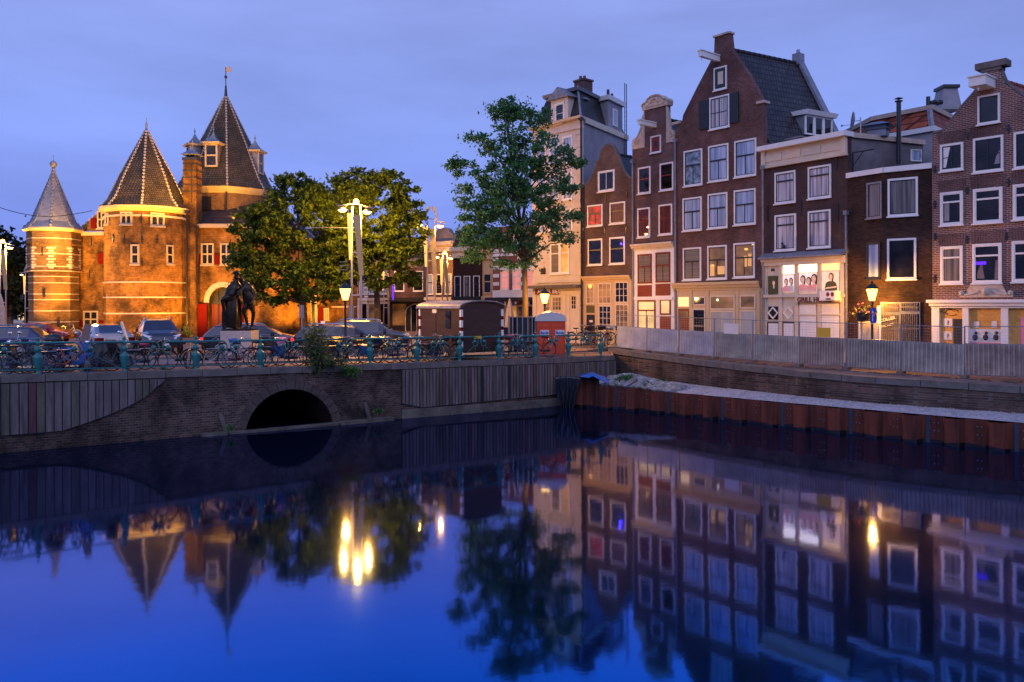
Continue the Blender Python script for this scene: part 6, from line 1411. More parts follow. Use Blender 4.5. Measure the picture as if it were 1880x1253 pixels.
u0,u1,v0,v1=p5.rect(584,592,564,618); mb=MB(); mb.box(u0,u1,-.12,-.03,ZS,v1); p5.put(mb,'gate_leaf',M['red'])
cwin(p5,(595,603,519,534),2,1); cwin(p5,(594,604,566,588),2,1)
a0,a1,b0,b1=p5.rect(593,604,535,553); mb=MB(); mb.box(a0,a1,-.08,-.03,b0,b1); p5.put(mb,'shutter',M['dred'])
u0,u1,v0,v1=p5.rect(537,549,589,618); mb=MB(); mb.box(u0,u1,-.08,-.001,ZS-.2,v1); p5.put(mb,'small_door',M['red'])
u0,u1,v0,v1=p5.rect(534,552,558,586); mb=MB(); mb.ring(u0,u1,v0,v1,.08,-.1,.0); mb.prism([(u0-.05,v1),(u1+.05,v1),((u0+u1)/2,v1+.5)],(0,.12,0),(0,-.12,0)); mb.ball(((u0+u1)/2,-.1,(v0+v1)/2),.28,8); mb.ball(((u0+u1)/2,-.14,(v0+v1)/2+.3),.13,8); p5.put(mb,'carved_relief',M['stone'])
cwp=Pl((WX(505,58.0),58.0),(WX(540,58.1),58.1)); u0,u1,v0,v1=cwp.rect(517,525,541,556); mb=MB(); mb.box(u0,u1,-.02,.15,v0,v1); cwp.put(mb,'small_window',M['black'])
cx,cy=WX(633,61),61; mb=MB(); frust(mb,cx,cy,.95,ZS-.5,.95,W(633,470,60).z,8,PI/8); gbuild(mb,'small_turret',M['castle'])
roof_cone(cx,cy,[(1.1,W(633,470,60).z+.01),(.05,W(633,420,60).z)],8,PI/8,'small_turret_roof',M['slate'],wl,.03)
mb=MB(); frust(mb,cx,cy,.98,W(633,565,60).z,.98,W(633,565,60).z+.1,8,PI/8); gbuild(mb,'stone_bands',M['stone'])
# overhead wire
cb=MB(); P0=W(-40,367,52); P1_=W(170,387,55); cb.tube([P0.lerp(P1_,t)-Vector((0,0,.7*math.sin(PI*t))) for t in [k/12 for k in range(13)]],.022,4); cb.ball(P0.lerp(P1_,.4)-Vector((0,0,.78)),.06,6)
tag(cb.build('overhead_cable',M['black']),'thin black cable with a small lamp crossing the sky before the lead spire','cable')
cb=MB(); P0=W(560,418,47.5); P1_=W(647,419,46.2); cb.tube([P0,P1_],.022,4)
tag(cb.build('overhead_cable',M['steel']),'short taut cable running from the tree to the tallest light mast','cable')
# floodlights of the gatehouse (sodium)
SOD=(1,.42,.03)
lamp(W(101,600,56.0)+Vector((.2,0,-.5)),3600,SOD,.1,'SPOT',(WX(98,59),58.5,9),100)
lamp((WX(70,57.2),56.9,zc-.9),1,SOD,.1)
lamp(W(95,440,56.3),1100,(1,.50,.09),.1)
lamp((WX(215,52),51,ZS+.4),2900,SOD,.15,'SPOT',(WX(250,59),59,8.5),95)
lamp((WX(335,55),54.5,ZS+.4),3625,SOD,.15,'SPOT',(WX(330,60),60,9),100)
lamp((WX(430,55),54.5,ZS+.4),2900,SOD,.15,'SPOT',(WX(400,61),61,9),100)
lamp((WX(160,54),54,ZS+.5),1450,SOD,.15,'SPOT',(WX(170,60),60,8),90)
lamp(W(535,600,56.5),1378,SOD,.15,'SPOT',(WX(530,60),60,7),110)
lamp(W(600,600,57.5),1015,SOD,.15,'SPOT',(WX(600,61),61,7),110)
lamp(W(330,400,56.2)+Vector((0,0,.3)),392,SOD,.1,'SPOT',(WX(290,60),60,zc2+4),80)
lamp(W(215,395,53.5),1305,SOD,.1,'SPOT',(WX(250,59),58,zc2+3.0),80)
lamp(W(350,395,55.2)+Vector((.6,0,0)),5220,SOD,.1,'SPOT',(WX(285,59),58,zc2+3.2),85)
lamp(W(330,380,55),2300,SOD,.1,'SPOT',(WX(405,66),64,zc4+3.5),60)
lamp(W(470,370,58),1500,SOD,.1,'SPOT',(WX(430,66),64,zc4+4),70)
lamp(W(430,400,61.5),718,SOD,.1,'SPOT',(WX(420,66),66,zc4+1),130)
# ================================================================ buildings across the square
def simple_house(xl, xr, d0, d1, ytop, name, label, mat, rows, cols, fm='white', pm='g_dark', shop='cream', corn=None, arched=False, roof=None, deep=7, winh=1.5, v0=3.4, vstep=2.6, winw=.9, pms=None):
    P=(WX(xl,d0),d0); Q=(WX(xr,d1),d1); f=Fac(P,Q,2.2,name,label,'house'); vt=(f.uv(xl,ytop)[1]+f.uv(xr,ytop)[1])/2
    mb=MB(); mb.slab([(0,0),(f.w,0),(f.w,deep),(0,deep)],-.4,vt); mb.build('wall',M[mat],f.root)
    if corn: mb=MB(); mb.box(-.1,f.w+.1,-.4,.3,vt+.002,vt+.35); mb.box(0,f.w,-.2,-.001,vt-.5,vt-.002); mb.build('cornice',M[corn],f.root)
    if roof: 
        mb=MB(); mb.prism([(-.1,vt+.353),(f.w+.1,vt+.353),(f.w*.78,vt+roof),(f.w*.22,vt+roof)],(0,deep,0)); mb.build('roof',M['dtile'],f.root)
    k=0
    for r in range(rows):
        for c in range(cols):
            x=f.w*(c+.5)/cols; z=v0+r*vstep
            if z+winh>vt-.3: continue
            window(f,None,fm,(pms[k%len(pms)] if pms else pm),'black' if fm=='white' else None,tr=.4,rect=(x-winw/2,x+winw/2,z,z+winh)); k+=1
    if shop: mb=MB(); mb.box(.05,f.w-.05,-.08,-.001,-.3,2.7); mb.box(0,f.w,-.25,-.001,2.701,2.95); sf=mb.build('shopfront',M[shop],f.root)
    for c in range(cols):
        if shop: x=f.w*(c+.5)/cols; mb=MB(); mb.box(x-f.w/cols*.36,x+f.w/cols*.36,-.11,-.081,.5,2.4); mb.build('shop_window',M[['g_dim','g_dark','lit2'][c%3]],sf)
    return f
simple_house(832,884,64,63,462,'corner_house','black brick house with three rows of white arched windows and cream cornice','brG',3,3,corn='cream',roof=1.6,v0=2.9,vstep=2.75,winw=.55,winh=1.65,pms=['g_dark','g_lace','g_dark'],shop='black')
fh=simple_house(884,907,63.2,62.6,505-40,'narrow_house','narrow ochre timber house squeezed beside the black brick house','ochre',3,1,fm='ochre',v0=3.2,winw=.7,shop='ochre',corn='ochre')
# red and white striped cafe house
f=Fac((WX(905,62),62),(WX(992,60),60),2.2,'striped_house','red brick house with white stone stripes, pink lit windows and cafe below','house')
vt=f.uv(950,415)[1]; mb=MB(); mb.slab([(0,0),(f.w,0),(f.w,7),(0,7)],-.4,vt); mb.build('wall',M['brH'],f.root)
mb=MB()
for k in range(7):
    z=f.uv(950,542)[1]+.1+k*.62
    for x in (0.05,f.w*.53,): mb.box(x,x+.5,-.04,-.001,z,z+.26)
mb.box(0,f.w,-.06,-.001,f.uv(950,548)[1],f.uv(950,533)[1]); mb.box(0,f.w,-.07,-.001,f.uv(950,470)[1],f.uv(950,465)[1]); mb.build('stone_stripes',M['white'],f.root)
for xl,xr in ((919,935),(941,957),(966,980)): 
    window(f,(xl,xr,496,533),'white','g_pink','white',tr=.3,plabel='pane with pink lit blind'); u0,u1,v0,v1=f.rect(xl-1,xr+1,483,496); mb=MB(); mb.prism([(u0,v0),(u1,v0),(u1-.1,v0+.25),((u0+u1)/2,v1),(u0+.1,v0+.25)],(0,.08,0),(0,-.08,0)); mb.build('window_hood',M['white'],f.root)
for xl,xr in ((922,934),(943,955)): window(f,(xl,xr,430,462),'white','g_dark','white',tr=.3)
u0,u1,v0,v1=f.rect(905,985,549,553); mb=MB(); mb.box(u0,u1,-1.2,-.001,v0,v1+.1); mb.build('awning',M['black'],f.root)
mb=MB(); random.seed(4)
for k in range(16): x=.3+k*(f.w-.5)/16; mb.mi=k%4; mb.box(x,x+.14,-1.1,-1.08,v0-.32+.08*(k%3),v0-.05)
mb.build('bunting',[M['red'],M['sblue'],M['yellow'],M['tarp']],f.root)
mb=MB(); mb.box(.05,f.w,-.06,-.001,-.3,v0-.1); mb.build('cafe_front',M['black'],f.root)
for k in range(4): x=.4+k*(f.w-.6)/4; window(f,None,'cream',['g_dim','g_warm','g_dim','g_dark'][k],'cream',low=2,rows=2,rect=(x,x+.95,.6,2.3),y=-.07,sill=False,name='cafe_window')
f.uv(0,0)
# ornate gable house behind the masts, brown side house, tree line of houses left of it
f=simple_house(782,832,70,68,452,'gabled_house','house with ornate stone gable behind the light masts','brA',3,3,corn='stone',shop='cream',v0=3.2,vstep=2.9,winw=.75,winh=1.7,pms=['g_blue','g_dark','g_blue'])
vt=f.uv(806,452)[1]+.36; g0=f.uv(800,440)[0]; g1=f.uv(826,440)[0]; vtt=f.uv(815,418)[1]; c_=(g0+g1)/2; w_=(g1-g0)/2
mb=MB(); mb.prism([(g0-.4,vt),(g1+.4,vt),(g1+.3,vt+.5),(g1,vt+.8)]+[(c_+w_*math.cos(PI*k/8),vt+.8+(vtt-vt-.8)*math.sin(PI*k/8)) for k in range(1,8)]+[(g0,vt+.8),(g0-.3,vt+.5)],(0,.4,0)); mb.build('stone_gable',M['render2'],f.root)
f=simple_house(716,785,72,72,482,'street_house','plain brown house with a black shop canopy and bright white arched door','brB',1,2,shop='black',v0=3.5,winw=.9,winh=1.8,roof=2.2,corn='render2')
mb=MB(); mb.box(-.2,f.w,-1.4,-.1,2.6,2.75); mb.build('canopy',M['black'],f.root)
mb=MB(); x=f.w*.72
mb.tube([(x+1.0*math.cos(PI*k/10),-.2,1.6+.8*math.sin(PI*k/10)) for k in range(11)],.05,5)
for k in range(5): mb.cyl((x-1+.5*k,-.2,.0),(x-1+.5*k,-.2,1.6+.8*math.sin(PI*k/4)*.95),.03,n=5)
mb.build('arched_grille',M['white'],f.root)
mb=MB(); u,v=f.uv(723,535); mb.box(u-.06,u+.06,-.5,-.4,v-.9,v+.9); mb.build('neon_tube',M['purple'],f.root)
f=simple_house(676,716,76,75,470,'street_house','pale brick street house behind the right hand tree','brA',2,2,pm='g_blue',v0=3.3,winw=1.0,winh=1.8,corn='stone')
f=simple_house(640,676,76,76,470,'street_house','street house with white brick stripes behind the tallest mast','brH',2,2,pm='g_blue',v0=3.3,winw=.8,winh=1.8,corn='white',shop='white')
mb=MB()
for k in range(12):
    for x in (.0,f.w-.35): mb.box(x,x+.35,-.04,-.001,3.0+k*.42,3.0+k*.42+.18)
mb.build('stone_stripes',M['white'],f.root)
simple_house(985,1000,57,56,495,'narrow_house','narrow stone house glimpsed between trunk and pub','stucco',1,1,shop='cream')
# far left: dark row beyond the square
simple_house(-60,10,110,110,500,'far_house','dark far house behind the left street lamps','brG',2,4,shop='cream')
simple_house(10,58,108,108,560,'far_house','low far shop row left of the lead spire turret','brG',1,4,shop='cream',v0=2.9)

# ================================================================ trees
def leaf_mat(name,c1,c2,tr=.35):
    m,nt,b=new_mat(name); N=nt.nodes; b.inputs['Roughness'].default_value=.55; b.inputs['Specular IOR Level'].default_value=.3
    g=N.new('ShaderNodeNewGeometry'); r=N.new('ShaderNodeValToRGB'); lk(nt,g.outputs['Random Per Island'],r.inputs[0])
    r.color_ramp.elements[0].color=(*c1,1); r.color_ramp.elements[1].color=(*c2,1); lk(nt,r.outputs[0],b.inputs['Base Color'])
    t=N.new('ShaderNodeBsdfTranslucent'); lk(nt,r.outputs[0],t.inputs['Color']); mx=N.new('ShaderNodeMixShader'); mx.inputs[0].default_value=tr
    o=N['Material Output']; lk(nt,b.outputs[0],mx.inputs[1]); lk(nt,t.outputs[0],mx.inputs[2]); lk(nt,mx.outputs[0],o.inputs['Surface'])
    return m
LM1=leaf_mat('elm_leaves',(.016,.040,.005),(.15,.235,.015)); LM2=leaf_mat('green_leaves',(.022,.11,.040),(.15,.36,.13)); LM3=leaf_mat('dark_far_leaves',(.012,.022,.008),(.03,.045,.014))
def blobs_tree(name,label,trunk_px,base_py,Y,blobs,nleaf,ls,lm,trunk_r=.22,seed=1,group=None,clump=.55,fork_py=None,droop=0,depthk=.75,branches=14,fill=.0):
    """blobs: (px,py,rx,ry) outline ellipses in photo pixels, placed as real ellipsoids round distance Y"""
    rnd=random.Random(seed); s=Y/F; base=W(trunk_px,base_py,Y); base.z=min(base.z,ground_z(base.x,Y)+.02) if Y<60 else 2.2; base.z=ground_z(base.x,Y) if Y<60 else 2.2
    root=empty(name,base,0,label,'tree',group)
    B=[]
    for (px,py,rx,ry) in blobs:
        c=W(px,py,Y); B.append((Vector((c.x,Y+rnd.uniform(-.4,.4)*rx*s,c.z)),rx*s,ry*s))
    vs=[];fs=[]
    tot=sum(rx*ry for _,_,rx,ry in blobs); clumps=[]
    for c,a,b in B:
        n=max(6,int(nleaf/55*(a*b)/sum(x[1]*x[2] for x in B)))
        for _ in range(n):
            while True:
                v=Vector((rnd.uniform(-1,1),rnd.uniform(-1,1),rnd.uniform(-1,1)))
                if .28+fill*0<v.length<1: break
            if fill==0 or rnd.random()>fill: v=v.normalized()*(v.length**.45)
            clumps.append(c+Vector((v.x*a,v.y*a*depthk,v.z*b)))
    per=nleaf//len(clumps)
    for cc in clumps:
        cr=clump*rnd.uniform(.5,1.25)
        for _ in range(per):
            d=Vector((rnd.gauss(0,1),rnd.gauss(0,1),rnd.gauss(0,.62)))*cr*.52
            p=cc+d+Vector((0,0,-droop*abs(d.x)))
            n_=Vector((rnd.gauss(0,.8),rnd.gauss(0,.8),rnd.gauss(.5,.8))).normalized(); t=n_.orthogonal().normalized(); t=Matrix.Rotation(rnd.uniform(0,6.28),3,n_)@t; b_=n_.cross(t); L=ls*rnd.uniform(.6,1.3); k=len(vs)
            p=p-base; fold=n_*L*.18
            vs+=[p-t*L*.55,p+b_*L*.34+fold,p+t*L*.6,p-b_*L*.34+fold]; fs+=[(k,k+1,k+2),(k,k+2,k+3)]
    me=bpy.data.meshes.new('crown'); me.from_pydata([tuple(v) for v in vs],[],fs); me.materials.append(lm); me.update()
    o=bpy.data.objects.new('crown',me); sc.collection.objects.link(o); o.parent=root
    # trunk and limbs
    mb=MB(); fz=W(trunk_px,fork_py or (blobs[0][1]+blobs[0][3]*.8),Y); fk=Vector((fz.x,Y,fz.z))-base
    mb.tube([(0,0,-.3),(0.02,0,.15),fk*.5+Vector((.05,0,0)),fk],[trunk_r*1.5,trunk_r*1.1,trunk_r*.95,trunk_r*.8],9)
    trk=mb.build('trunk',M['bark'],root,smooth=True)
    mb=MB(); cs=rnd.sample(clumps,min(branches,len(clumps)))
    top=max(B,key=lambda x:x[0].z); tp_=top[0]-base
    mb.tube([fk,fk.lerp(tp_,.5)+Vector((rnd.uniform(-.2,.2),0,0)),tp_],[trunk_r*.78,trunk_r*.45,trunk_r*.12],7)
    for c in cs:
        e=c-base; st=fk.lerp(tp_,max(0,min(.75,(e.z-fk.z)/max(1,tp_.z-fk.z)-.25))); m_=st.lerp(e,.55)+Vector((0,0,.25*(e-st).length*.5))
        mb.tube([st,m_,e],[trunk_r*.34,trunk_r*.2,.015],5)
    mb.build('branches',M['bark'],root,smooth=True)
    return root
blobs_tree('street_tree','broad yellow lit elm in front of the gatehouse',556,625,50.5,
 [(535,420,95,95),(540,355,50,38),(480,440,52,62),(468,500,42,42),(600,440,55,75),(575,372,30,34),(500,520,62,42),(590,520,50,36),(620,500,35,40)],26000,.25,LM1,.26,2,'elms on the square',fork_py=560,clump=.42)
blobs_tree('street_tree','taller elm standing to the right behind the tallest light mast',692,622,51.5,
 [(690,400,62,80),(660,345,45,35),(715,345,40,34),(740,420,38,65),(755,480,28,45),(700,480,60,48),(640,400,40,60),(640,470,35,50),(620,355,20,25),(762,385,14,40)],20000,.25,LM1,.22,3,'elms on the square',fork_py=540,clump=.42)
blobs_tree('street_tree','tall dark green tree with loose branches in front of the cream pub',963,612,44,
 [(940,390,75,60),(930,310,62,55),(950,235,42,38),(940,198,26,22),(905,205,16,12),(1000,330,42,50),(1010,270,34,30),(1040,290,20,16),(985,420,55,38),(895,420,50,38),(905,465,42,26),(960,470,38,24),(860,320,26,10),(835,305,13,7),(850,375,18,8),(880,255,26,18),(868,440,24,14),(1048,345,14,10),(1030,395,20,14),(1000,215,14,14),(1035,440,20,9),(920,350,45,36),(965,330,38,44),(905,385,34,28),(950,275,30,30),(838,300,14,7),(1058,300,12,9),(850,345,18,7),(862,470,15,9),(1055,400,10,8),(925,190,12,12),(965,215,20,14),(870,400,22,10)],27000,.165,LM2,.17,5,None,clump=.40,fork_py=480,branches=46)
for i,(px,py,rx,ry,Y,lab) in enumerate(((18,500,34,60,88,'dark round tree left of the lead roofed turret'),(50,515,26,40,92,'dark tree directly behind the lead roofed turret'),(-20,480,40,70,90,'dark tree at the left picture edge'))):
    blobs_tree('background_tree',lab,px,615,Y,[(px,py,rx,ry),(px-8,py+40,rx*.9,ry*.6),(px+6,py-ry*.5,rx*.6,ry*.5)],3500,.5,LM3,.3,20+i,'dark trees beyond the square',clump=1.2,branches=6)
blobs_tree('background_tree','small dark treetop showing over the black brick house',868,615,75,[(860,440,22,14),(885,445,20,12)],1200,.4,LM3,.25,31,None,clump=.8,branches=5)
# ================================================================ light masts
M['blade']=plain('dull_khaki_blade',(.42,.36,.20),.6,vary=.1); M['mast']=plain('pale_grey_mast_steel',(.50,.46,.46),.4,vary=.1,metal=.2)
def mast(px,Y,label,s=1.0,arch=False,power=500,top=True,group='light masts on the square',blade=1,light=True):
    b=W(px,600,Y); b.z=2.2; root=empty('light_mast',b,0,label,'light mast',group); root.scale=(s,s,s)
    for dx,dx2 in ((-.32,-.22),(.24,.24)): mb=MB(); mb.cyl((dx,0,0),(dx2,0,7.9),.075,.05,8); mb.build('pole',M['mast'],root,smooth=True)
    mb=MB(); 
    for z in (2.9,5.3): mb.box(-.30,.24,-.03,.03,z-.04,z+.04)
    mb.build('cross_bar',M['mast'],root)
    mb=MB(); mb.hexa([(-.40,-.10,4.9),(-.30,-.14,4.9),(-.28,-.12,4.9),(-.38,-.08,4.9),(-.50,-.10,7.5),(-.24,-.18,7.5),(-.22,-.16,7.5),(-.48,-.08,7.5)]); mb.build('glowing_reflector',M['panel'],root)  # reflector blade: the lamplight falling on it is put in as a glow
    if blade: mb=MB(); mb.hexa([(.16,-.16,4.0),(.42,-.12,4.0),(.42,-.08,4.0),(.16,-.12,4.0),(-.12,-.20,7.4),(.24,-.14,7.4),(.24,-.10,7.4),(-.12,-.16,7.4)]); mb.build('blade',M['blade'],root)
    mb=MB()
    for k in range(3): mb.box(-.95,-.5,-.05,.05,4.75-.22*k,4.79-.22*k)
    mb.build('louvre',M['lead'],root)
    mb=MB(); mb.tube([(-1.05,0,7.92),(0,0,8.05),(.95,0,7.75)],.035,6); mb.box(-1.0,-.55,-.15,.15,7.93,7.97); mb.box(.45,.9,-.15,.15,7.80,7.84); mb.build('arm',M['mast'],root)
    for x,z in ((-.78,7.66),(.60,7.54)):
        mb=MB(); mb.lathe([(.06,.18),(.20,.12),(.25,.02)],(x,0,z),12); lh=mb.build('lamp_head',M['mast'],root)
        mb=MB(); mb.lathe([(.22,.01),(.16,-.07),(.04,-.10)],(x,0,z),12); mb.build('lamp_glass',M['lampw'],lh,smooth=True)
        if light: lamp((b.x+x*s,Y,b.z+(z-.03)*s),power*.8,SODC,.05)
    if top:
        mb=MB(); mb.ball((0,-.05,8.15),.17,10); mb.build('top_lamp',M['lampw'],root,smooth=True)
        if light: lamp((b.x,Y-.05,b.z+8.15*s),power*1.4,SODC,.08)
    if arch:
        for sg in (-1,1):
            mb=MB(); n=9; pts=[(sg*(.07+.36*math.sin(PI/2*k/n)),7.9+1.0*math.cos(PI/2*k/n)**.8 if k<n else 7.9) for k in range(n+1)]; inn=[(sg*(.07+.24*math.sin(PI/2*k/n)),7.9+.72*math.cos(PI/2*k/n)**.8 if k<n else 7.9) for k in range(n+1)]
            for (a,b_,c,d) in zip(pts,pts[1:],inn[1:],inn): mb.prism([a,b_,c,d],(0,.12,0),(0,-.06,0))
            mb.build('horn',M['lead'],root)
    return root
mast(655,46,'tallest light mast, standing between the two yellow lit trees',power=1700)
mast(792,52,'light mast topped by a split horseshoe arch, behind the brown wagon',s=.97,arch=True,power=330,top=False)
mast(817,66,'smaller light mast right behind the one with the horseshoe arch',s=.80,power=320)
mast(709,68,'distant light mast right of the trunk of the taller elm',s=.72,power=420,top=False)
mast(50,84,'distant mast with an arch immediately left of the spired turret',s=.72,arch=True,power=200,top=False,blade=0)
mast(6,63,'light mast at the left picture edge with the strongest lamp',s=.90,power=1700)
# ---- classic lanterns
def lantern(px,py,Y,zb,label,power=120,basket=False,postoff=0):
    c=W(px,py,Y); root=empty('street_lantern',(c.x,Y,zb),0,label,'street lamp','classic lanterns along the canal'); h=c.z-zb
    mb=MB(); mb.lathe([(.14,0),(.14,.25),(.09,.35),(.075,.9),(.055,1.0),(.045,h-.45),(.07,h-.36),(.05,h-.32),(.11,h-.27)],(0,0,0),10); mb.build('post',M['dgreen'],root,smooth=True)
    mb=MB(); mb.lathe([(.115,h-.26),(.24,h+.22)],(0,0,0),6); mb.build('lamp_glass',M['lampg'],root)
    mb=MB(); mb.lathe([(.27,h+.221),(.29,h+.26),(.12,h+.42),(.05,h+.44),(.06,h+.50),(.02,h+.56)],(0,0,0),6)
    mb.build('lamp_cap',M['dgreen'],root)
    lamp((c.x,Y,c.z),power*4.2,SODC,.08)
    return root
lantern(634,540,34.6,ground_z(WX(634,34.6),34.6),'lit lantern on the bridge in front of the dark station wagon',170)
lantern(1000,548,42.3,2.1,'lit lantern in front of the pub sign, above the orange toilets',230)
l4=lantern(1601,541,33.6,1.95,'lit lantern with a flower basket and a blue sign on its post',125)
# flower basket and sign hang on the lantern: things of their own
c=W(1583,575,33.6); bk=empty('flower_basket',c,0,'hanging basket of pink and yellow flowers on the right-hand lantern','flower basket')
mb=MB(); mb.lathe([(.10,-.36),(.22,-.3),(.27,0),(.25,.01)],(0,0,0),10); mb.cyl((0,0,-.05),(.4,0,.1),.015,n=5); mb.build('pot',M['black'],bk)
mb=MB(); random.seed(8); MM=[plain('yellow_green_leaf',(.20,.24,.03),.7,vary=.3),plain('pink_petal',(.70,.10,.25),.7,vary=.2),plain('orange_petal',(.75,.30,.05),.7,vary=.2)]
for _ in range(420):
    a=random.uniform(0,6.28); r=abs(random.gauss(0,.30)); p=Vector((r*math.cos(a)+.05,r*math.sin(a)*.7,random.gauss(.10,.13)-r*.25)); mb.mi=random.choices([0,1,2],[5,2,2])[0]; n_=Vector((random.gauss(0,1),random.gauss(0,1),random.gauss(0,1))).normalized(); t=n_.orthogonal().normalized()*.05; u=n_.cross(t)
    mb.add([p-t,p+u,p+t,p-u],[(0,1,2,3)])
mb.build('flowers',MM,bk,norm=False)
c=W(1603.5,580,33.35); sg=empty('blue_sign',c,0,'narrow blue sign with white arrow on the post of the flowered lantern','sign')
mb=MB(); mb.box(-.12,.12,-.02,.02,-.30,.30); mb.build('sign_board',M['sblue'],sg)
mb=MB(); mb.box(-.055,-.03,-.026,-.021,-.22,.12); mb.add([(-.085,-.026,.10),(0,-.026,.10),(-.0425,-.026,.22)],[(0,1,2)]); mb.box(-.02,.05,-.026,-.021,-.03,.0); mb.build('sign_arrow',M['white'],sg,norm=False)
mb=MB(); mb.add([(.06+.03*math.cos(k*.8),-.027,-.01+.05*math.sin(k*.8)) for k in range(8)],[tuple(range(8))]); mb.build('sign_dot',M['red'],sg,norm=False)
# ---- traffic signs seen from behind
for px,Y,lab in ((554,47,'grey back of a tall rectangular sign left of the lantern'),(645,45,'grey back of a rectangular sign beside the tallest mast')):
    b=W(px,600,Y); b.z=2.2; r=empty('traffic_sign',b,0,lab,'traffic sign'); mb=MB(); mb.cyl((0,0,0),(0,0,2.35),.035,n=7); mb.build('post',M['steel'],r); mb=MB(); mb.box(-.14,.14,-.03,-.0,1.6,2.35); mb.build('sign_plate',M['zinc'],r)

# ================================================================ cars
def car_mats(name,col,metal=.5): return plain(name,col,.22,vary=0,metal=metal,coat=1)
def car(name,label,loc,heading,paint,kind='wagon',scale=1.0,lights='tail',taxi=False):
    root=empty('parked_car',loc,heading,label,'car','cars on the square'); root.scale=(scale,)*3
    if kind=='sedan': ST=[(0,.70,.34,.62,.64,.7),(.06,.82,.26,.86,.88,.70),(.12,.86,.24,.92,1.0,.70),(.75,.88,.22,.95,1.03,.68),(1.45,.89,.22,.95,1.36,.56),(1.52,.89,.22,.95,1.37,.56),(2.35,.90,.22,.94,1.42,.56),(2.43,.90,.22,.94,1.42,.56),(3.0,.89,.22,.92,1.34,.55),(3.65,.88,.22,.88,.96,.68),(4.3,.85,.24,.76,.82,.66),(4.5,.78,.28,.62,.70,.60),(4.56,.66,.34,.52,.56,.5)]; side=[4,6,7]; rear=[3]; front=[8]
    elif kind=='suv': ST=[(0,.72,.42,.78,.80,.7),(.06,.86,.34,1.02,1.05,.72),(.30,.88,.30,1.08,1.30,.66),(.62,.90,.28,1.08,1.62,.60),(1.5,.92,.28,1.08,1.68,.60),(1.58,.92,.28,1.08,1.68,.60),(2.35,.93,.28,1.07,1.67,.60),(2.45,.93,.28,1.07,1.66,.60),(2.95,.92,.28,1.06,1.58,.58),(3.62,.91,.28,1.02,1.12,.72),(4.3,.88,.30,.92,1.00,.70),(4.55,.82,.34,.78,.86,.64),(4.62,.70,.40,.62,.66,.5)]; side=[3,5,7]; rear=[2]; front=[8]
    else: ST=[(0,.70,.36,.66,.68,.7),(.06,.84,.28,.88,.90,.72),(.20,.87,.24,.96,1.04,.68),(.62,.88,.22,.97,1.40,.58),(1.5,.90,.22,.96,1.46,.58),(1.57,.90,.22,.96,1.46,.58),(2.45,.91,.22,.95,1.45,.58),(2.53,.91,.22,.95,1.44,.58),(3.05,.90,.22,.94,1.36,.56),(3.8,.88,.22,.90,.99,.70),(4.45,.85,.24,.78,.85,.66),(4.68,.78,.28,.62,.72,.60),(4.74,.66,.34,.52,.56,.5)]; side=[3,5,7]; rear=[2]; front=[8]
    body=MB(); gl_=MB(); rings=[]
    for (x,w,zb,zs,zr,wr) in ST: rings.append([(x,-w*.88,zb),(x,-w,zb+.22),(x,-w*.99,zs-.08),(x,-w*.95,zs),(x,-wr*1.06,zr-.07),(x,-wr*.8,zr),(x,wr*.8,zr),(x,wr*1.06,zr-.07),(x,w*.95,zs),(x,w*.99,zs-.08),(x,w,zb+.22),(x,w*.88,zb)])
    n=12
    for i,(a,b) in enumerate(zip(rings,rings[1:])):
        for j in range(n):
            k=(j+1)%n; q=[a[j],b[j],b[k],a[k]]
            isg=(j in (3,7) and i in side) or (j in (5,) and i in rear+front) or (j in (3,7) and i in rear+front and False)
            (gl_ if isg else body).add(q,[(0,1,2,3)])
    body.add(rings[0],[tuple(range(n-1,-1,-1))]); body.add(rings[-1],[tuple(range(n))])
    bo=body.build('body',paint,root,smooth=False,norm=False); bv=bo.modifiers.new('b','SUBSURF'); bv.levels=0; bv.render_levels=0
    gl_.build('window',M['carglass'],root,norm=False)
    L=ST[-1][0]; wy=ST[5][1]
    for x in (.88,L-.92):
        for sg in (-1,1):
            mb=MB(); mb.cyl((x,sg*(wy+.005),.36),(x,sg*(wy+.012),.36),.40,n=18); mb.build('wheel_arch',M['black'],root)
            mb=MB(); mb.cyl((x,sg*(wy-.16),.325),(x,sg*(wy+.03),.325),.325,n=18); wh=mb.build('wheel',M['rubber'],root)
            mb=MB(); mb.cyl((x,sg*(wy+.031),.325),(x,sg*(wy+.036),.325),.21,n=14); mb.build('rim',M['steel'],wh)
    for sg in (-1,1):
        mb=MB(); zt=ST[1][3]; mb.hexa([(-.015,sg*.48,zt-.22),(-.015,sg*.80,zt-.22),(.12,sg*.86,zt-.22),(.12,sg*.50,zt-.22),(.0,sg*.50,zt-.04),(.0,sg*.80,zt-.04),(.14,sg*.855,zt-.04),(.14,sg*.5,zt-.04)]); mb.build('tail_light',M['tail'] if lights=='tail' else M['red'],root)
        zf=ST[-3][3]; mb=MB(); mb.hexa([(L-.30,sg*.86,zf-.15),(L-.02,sg*.55,zf-.2),(L-.0,sg*.50,zf-.2),(L-.28,sg*.80,zf-.15),(L-.36,sg*.84,zf+.03),(L-.09,sg*.66,zf-.04),(L-.09,sg*.45,zf-.04),(L-.4,sg*.6,zf+.03)]); mb.build('headlight',M['headl'],root)
        mb=MB(); mb.box(ST[8][0]+.25,ST[8][0]+.42,sg*(wy+.02)-.08*(sg<0)*1.0-.0,sg*(wy+.02)+.08*(sg>0)+.02,ST[8][3]-.02,ST[8][3]+.13); mb.build('wing_mirror',paint,root)
    mb=MB(); zt=ST[1][3]; mb.box(-.03,-.005,-.26,.26,zt-.28,zt-.17); mb.build('number_plate',M['yellow'],root)
    mb=MB(); mb.box(L-.0,L+.02,-.26,.26,.42,.53); mb.build('number_plate',M['yellow'] if kind!='suv' else M['white'],root)
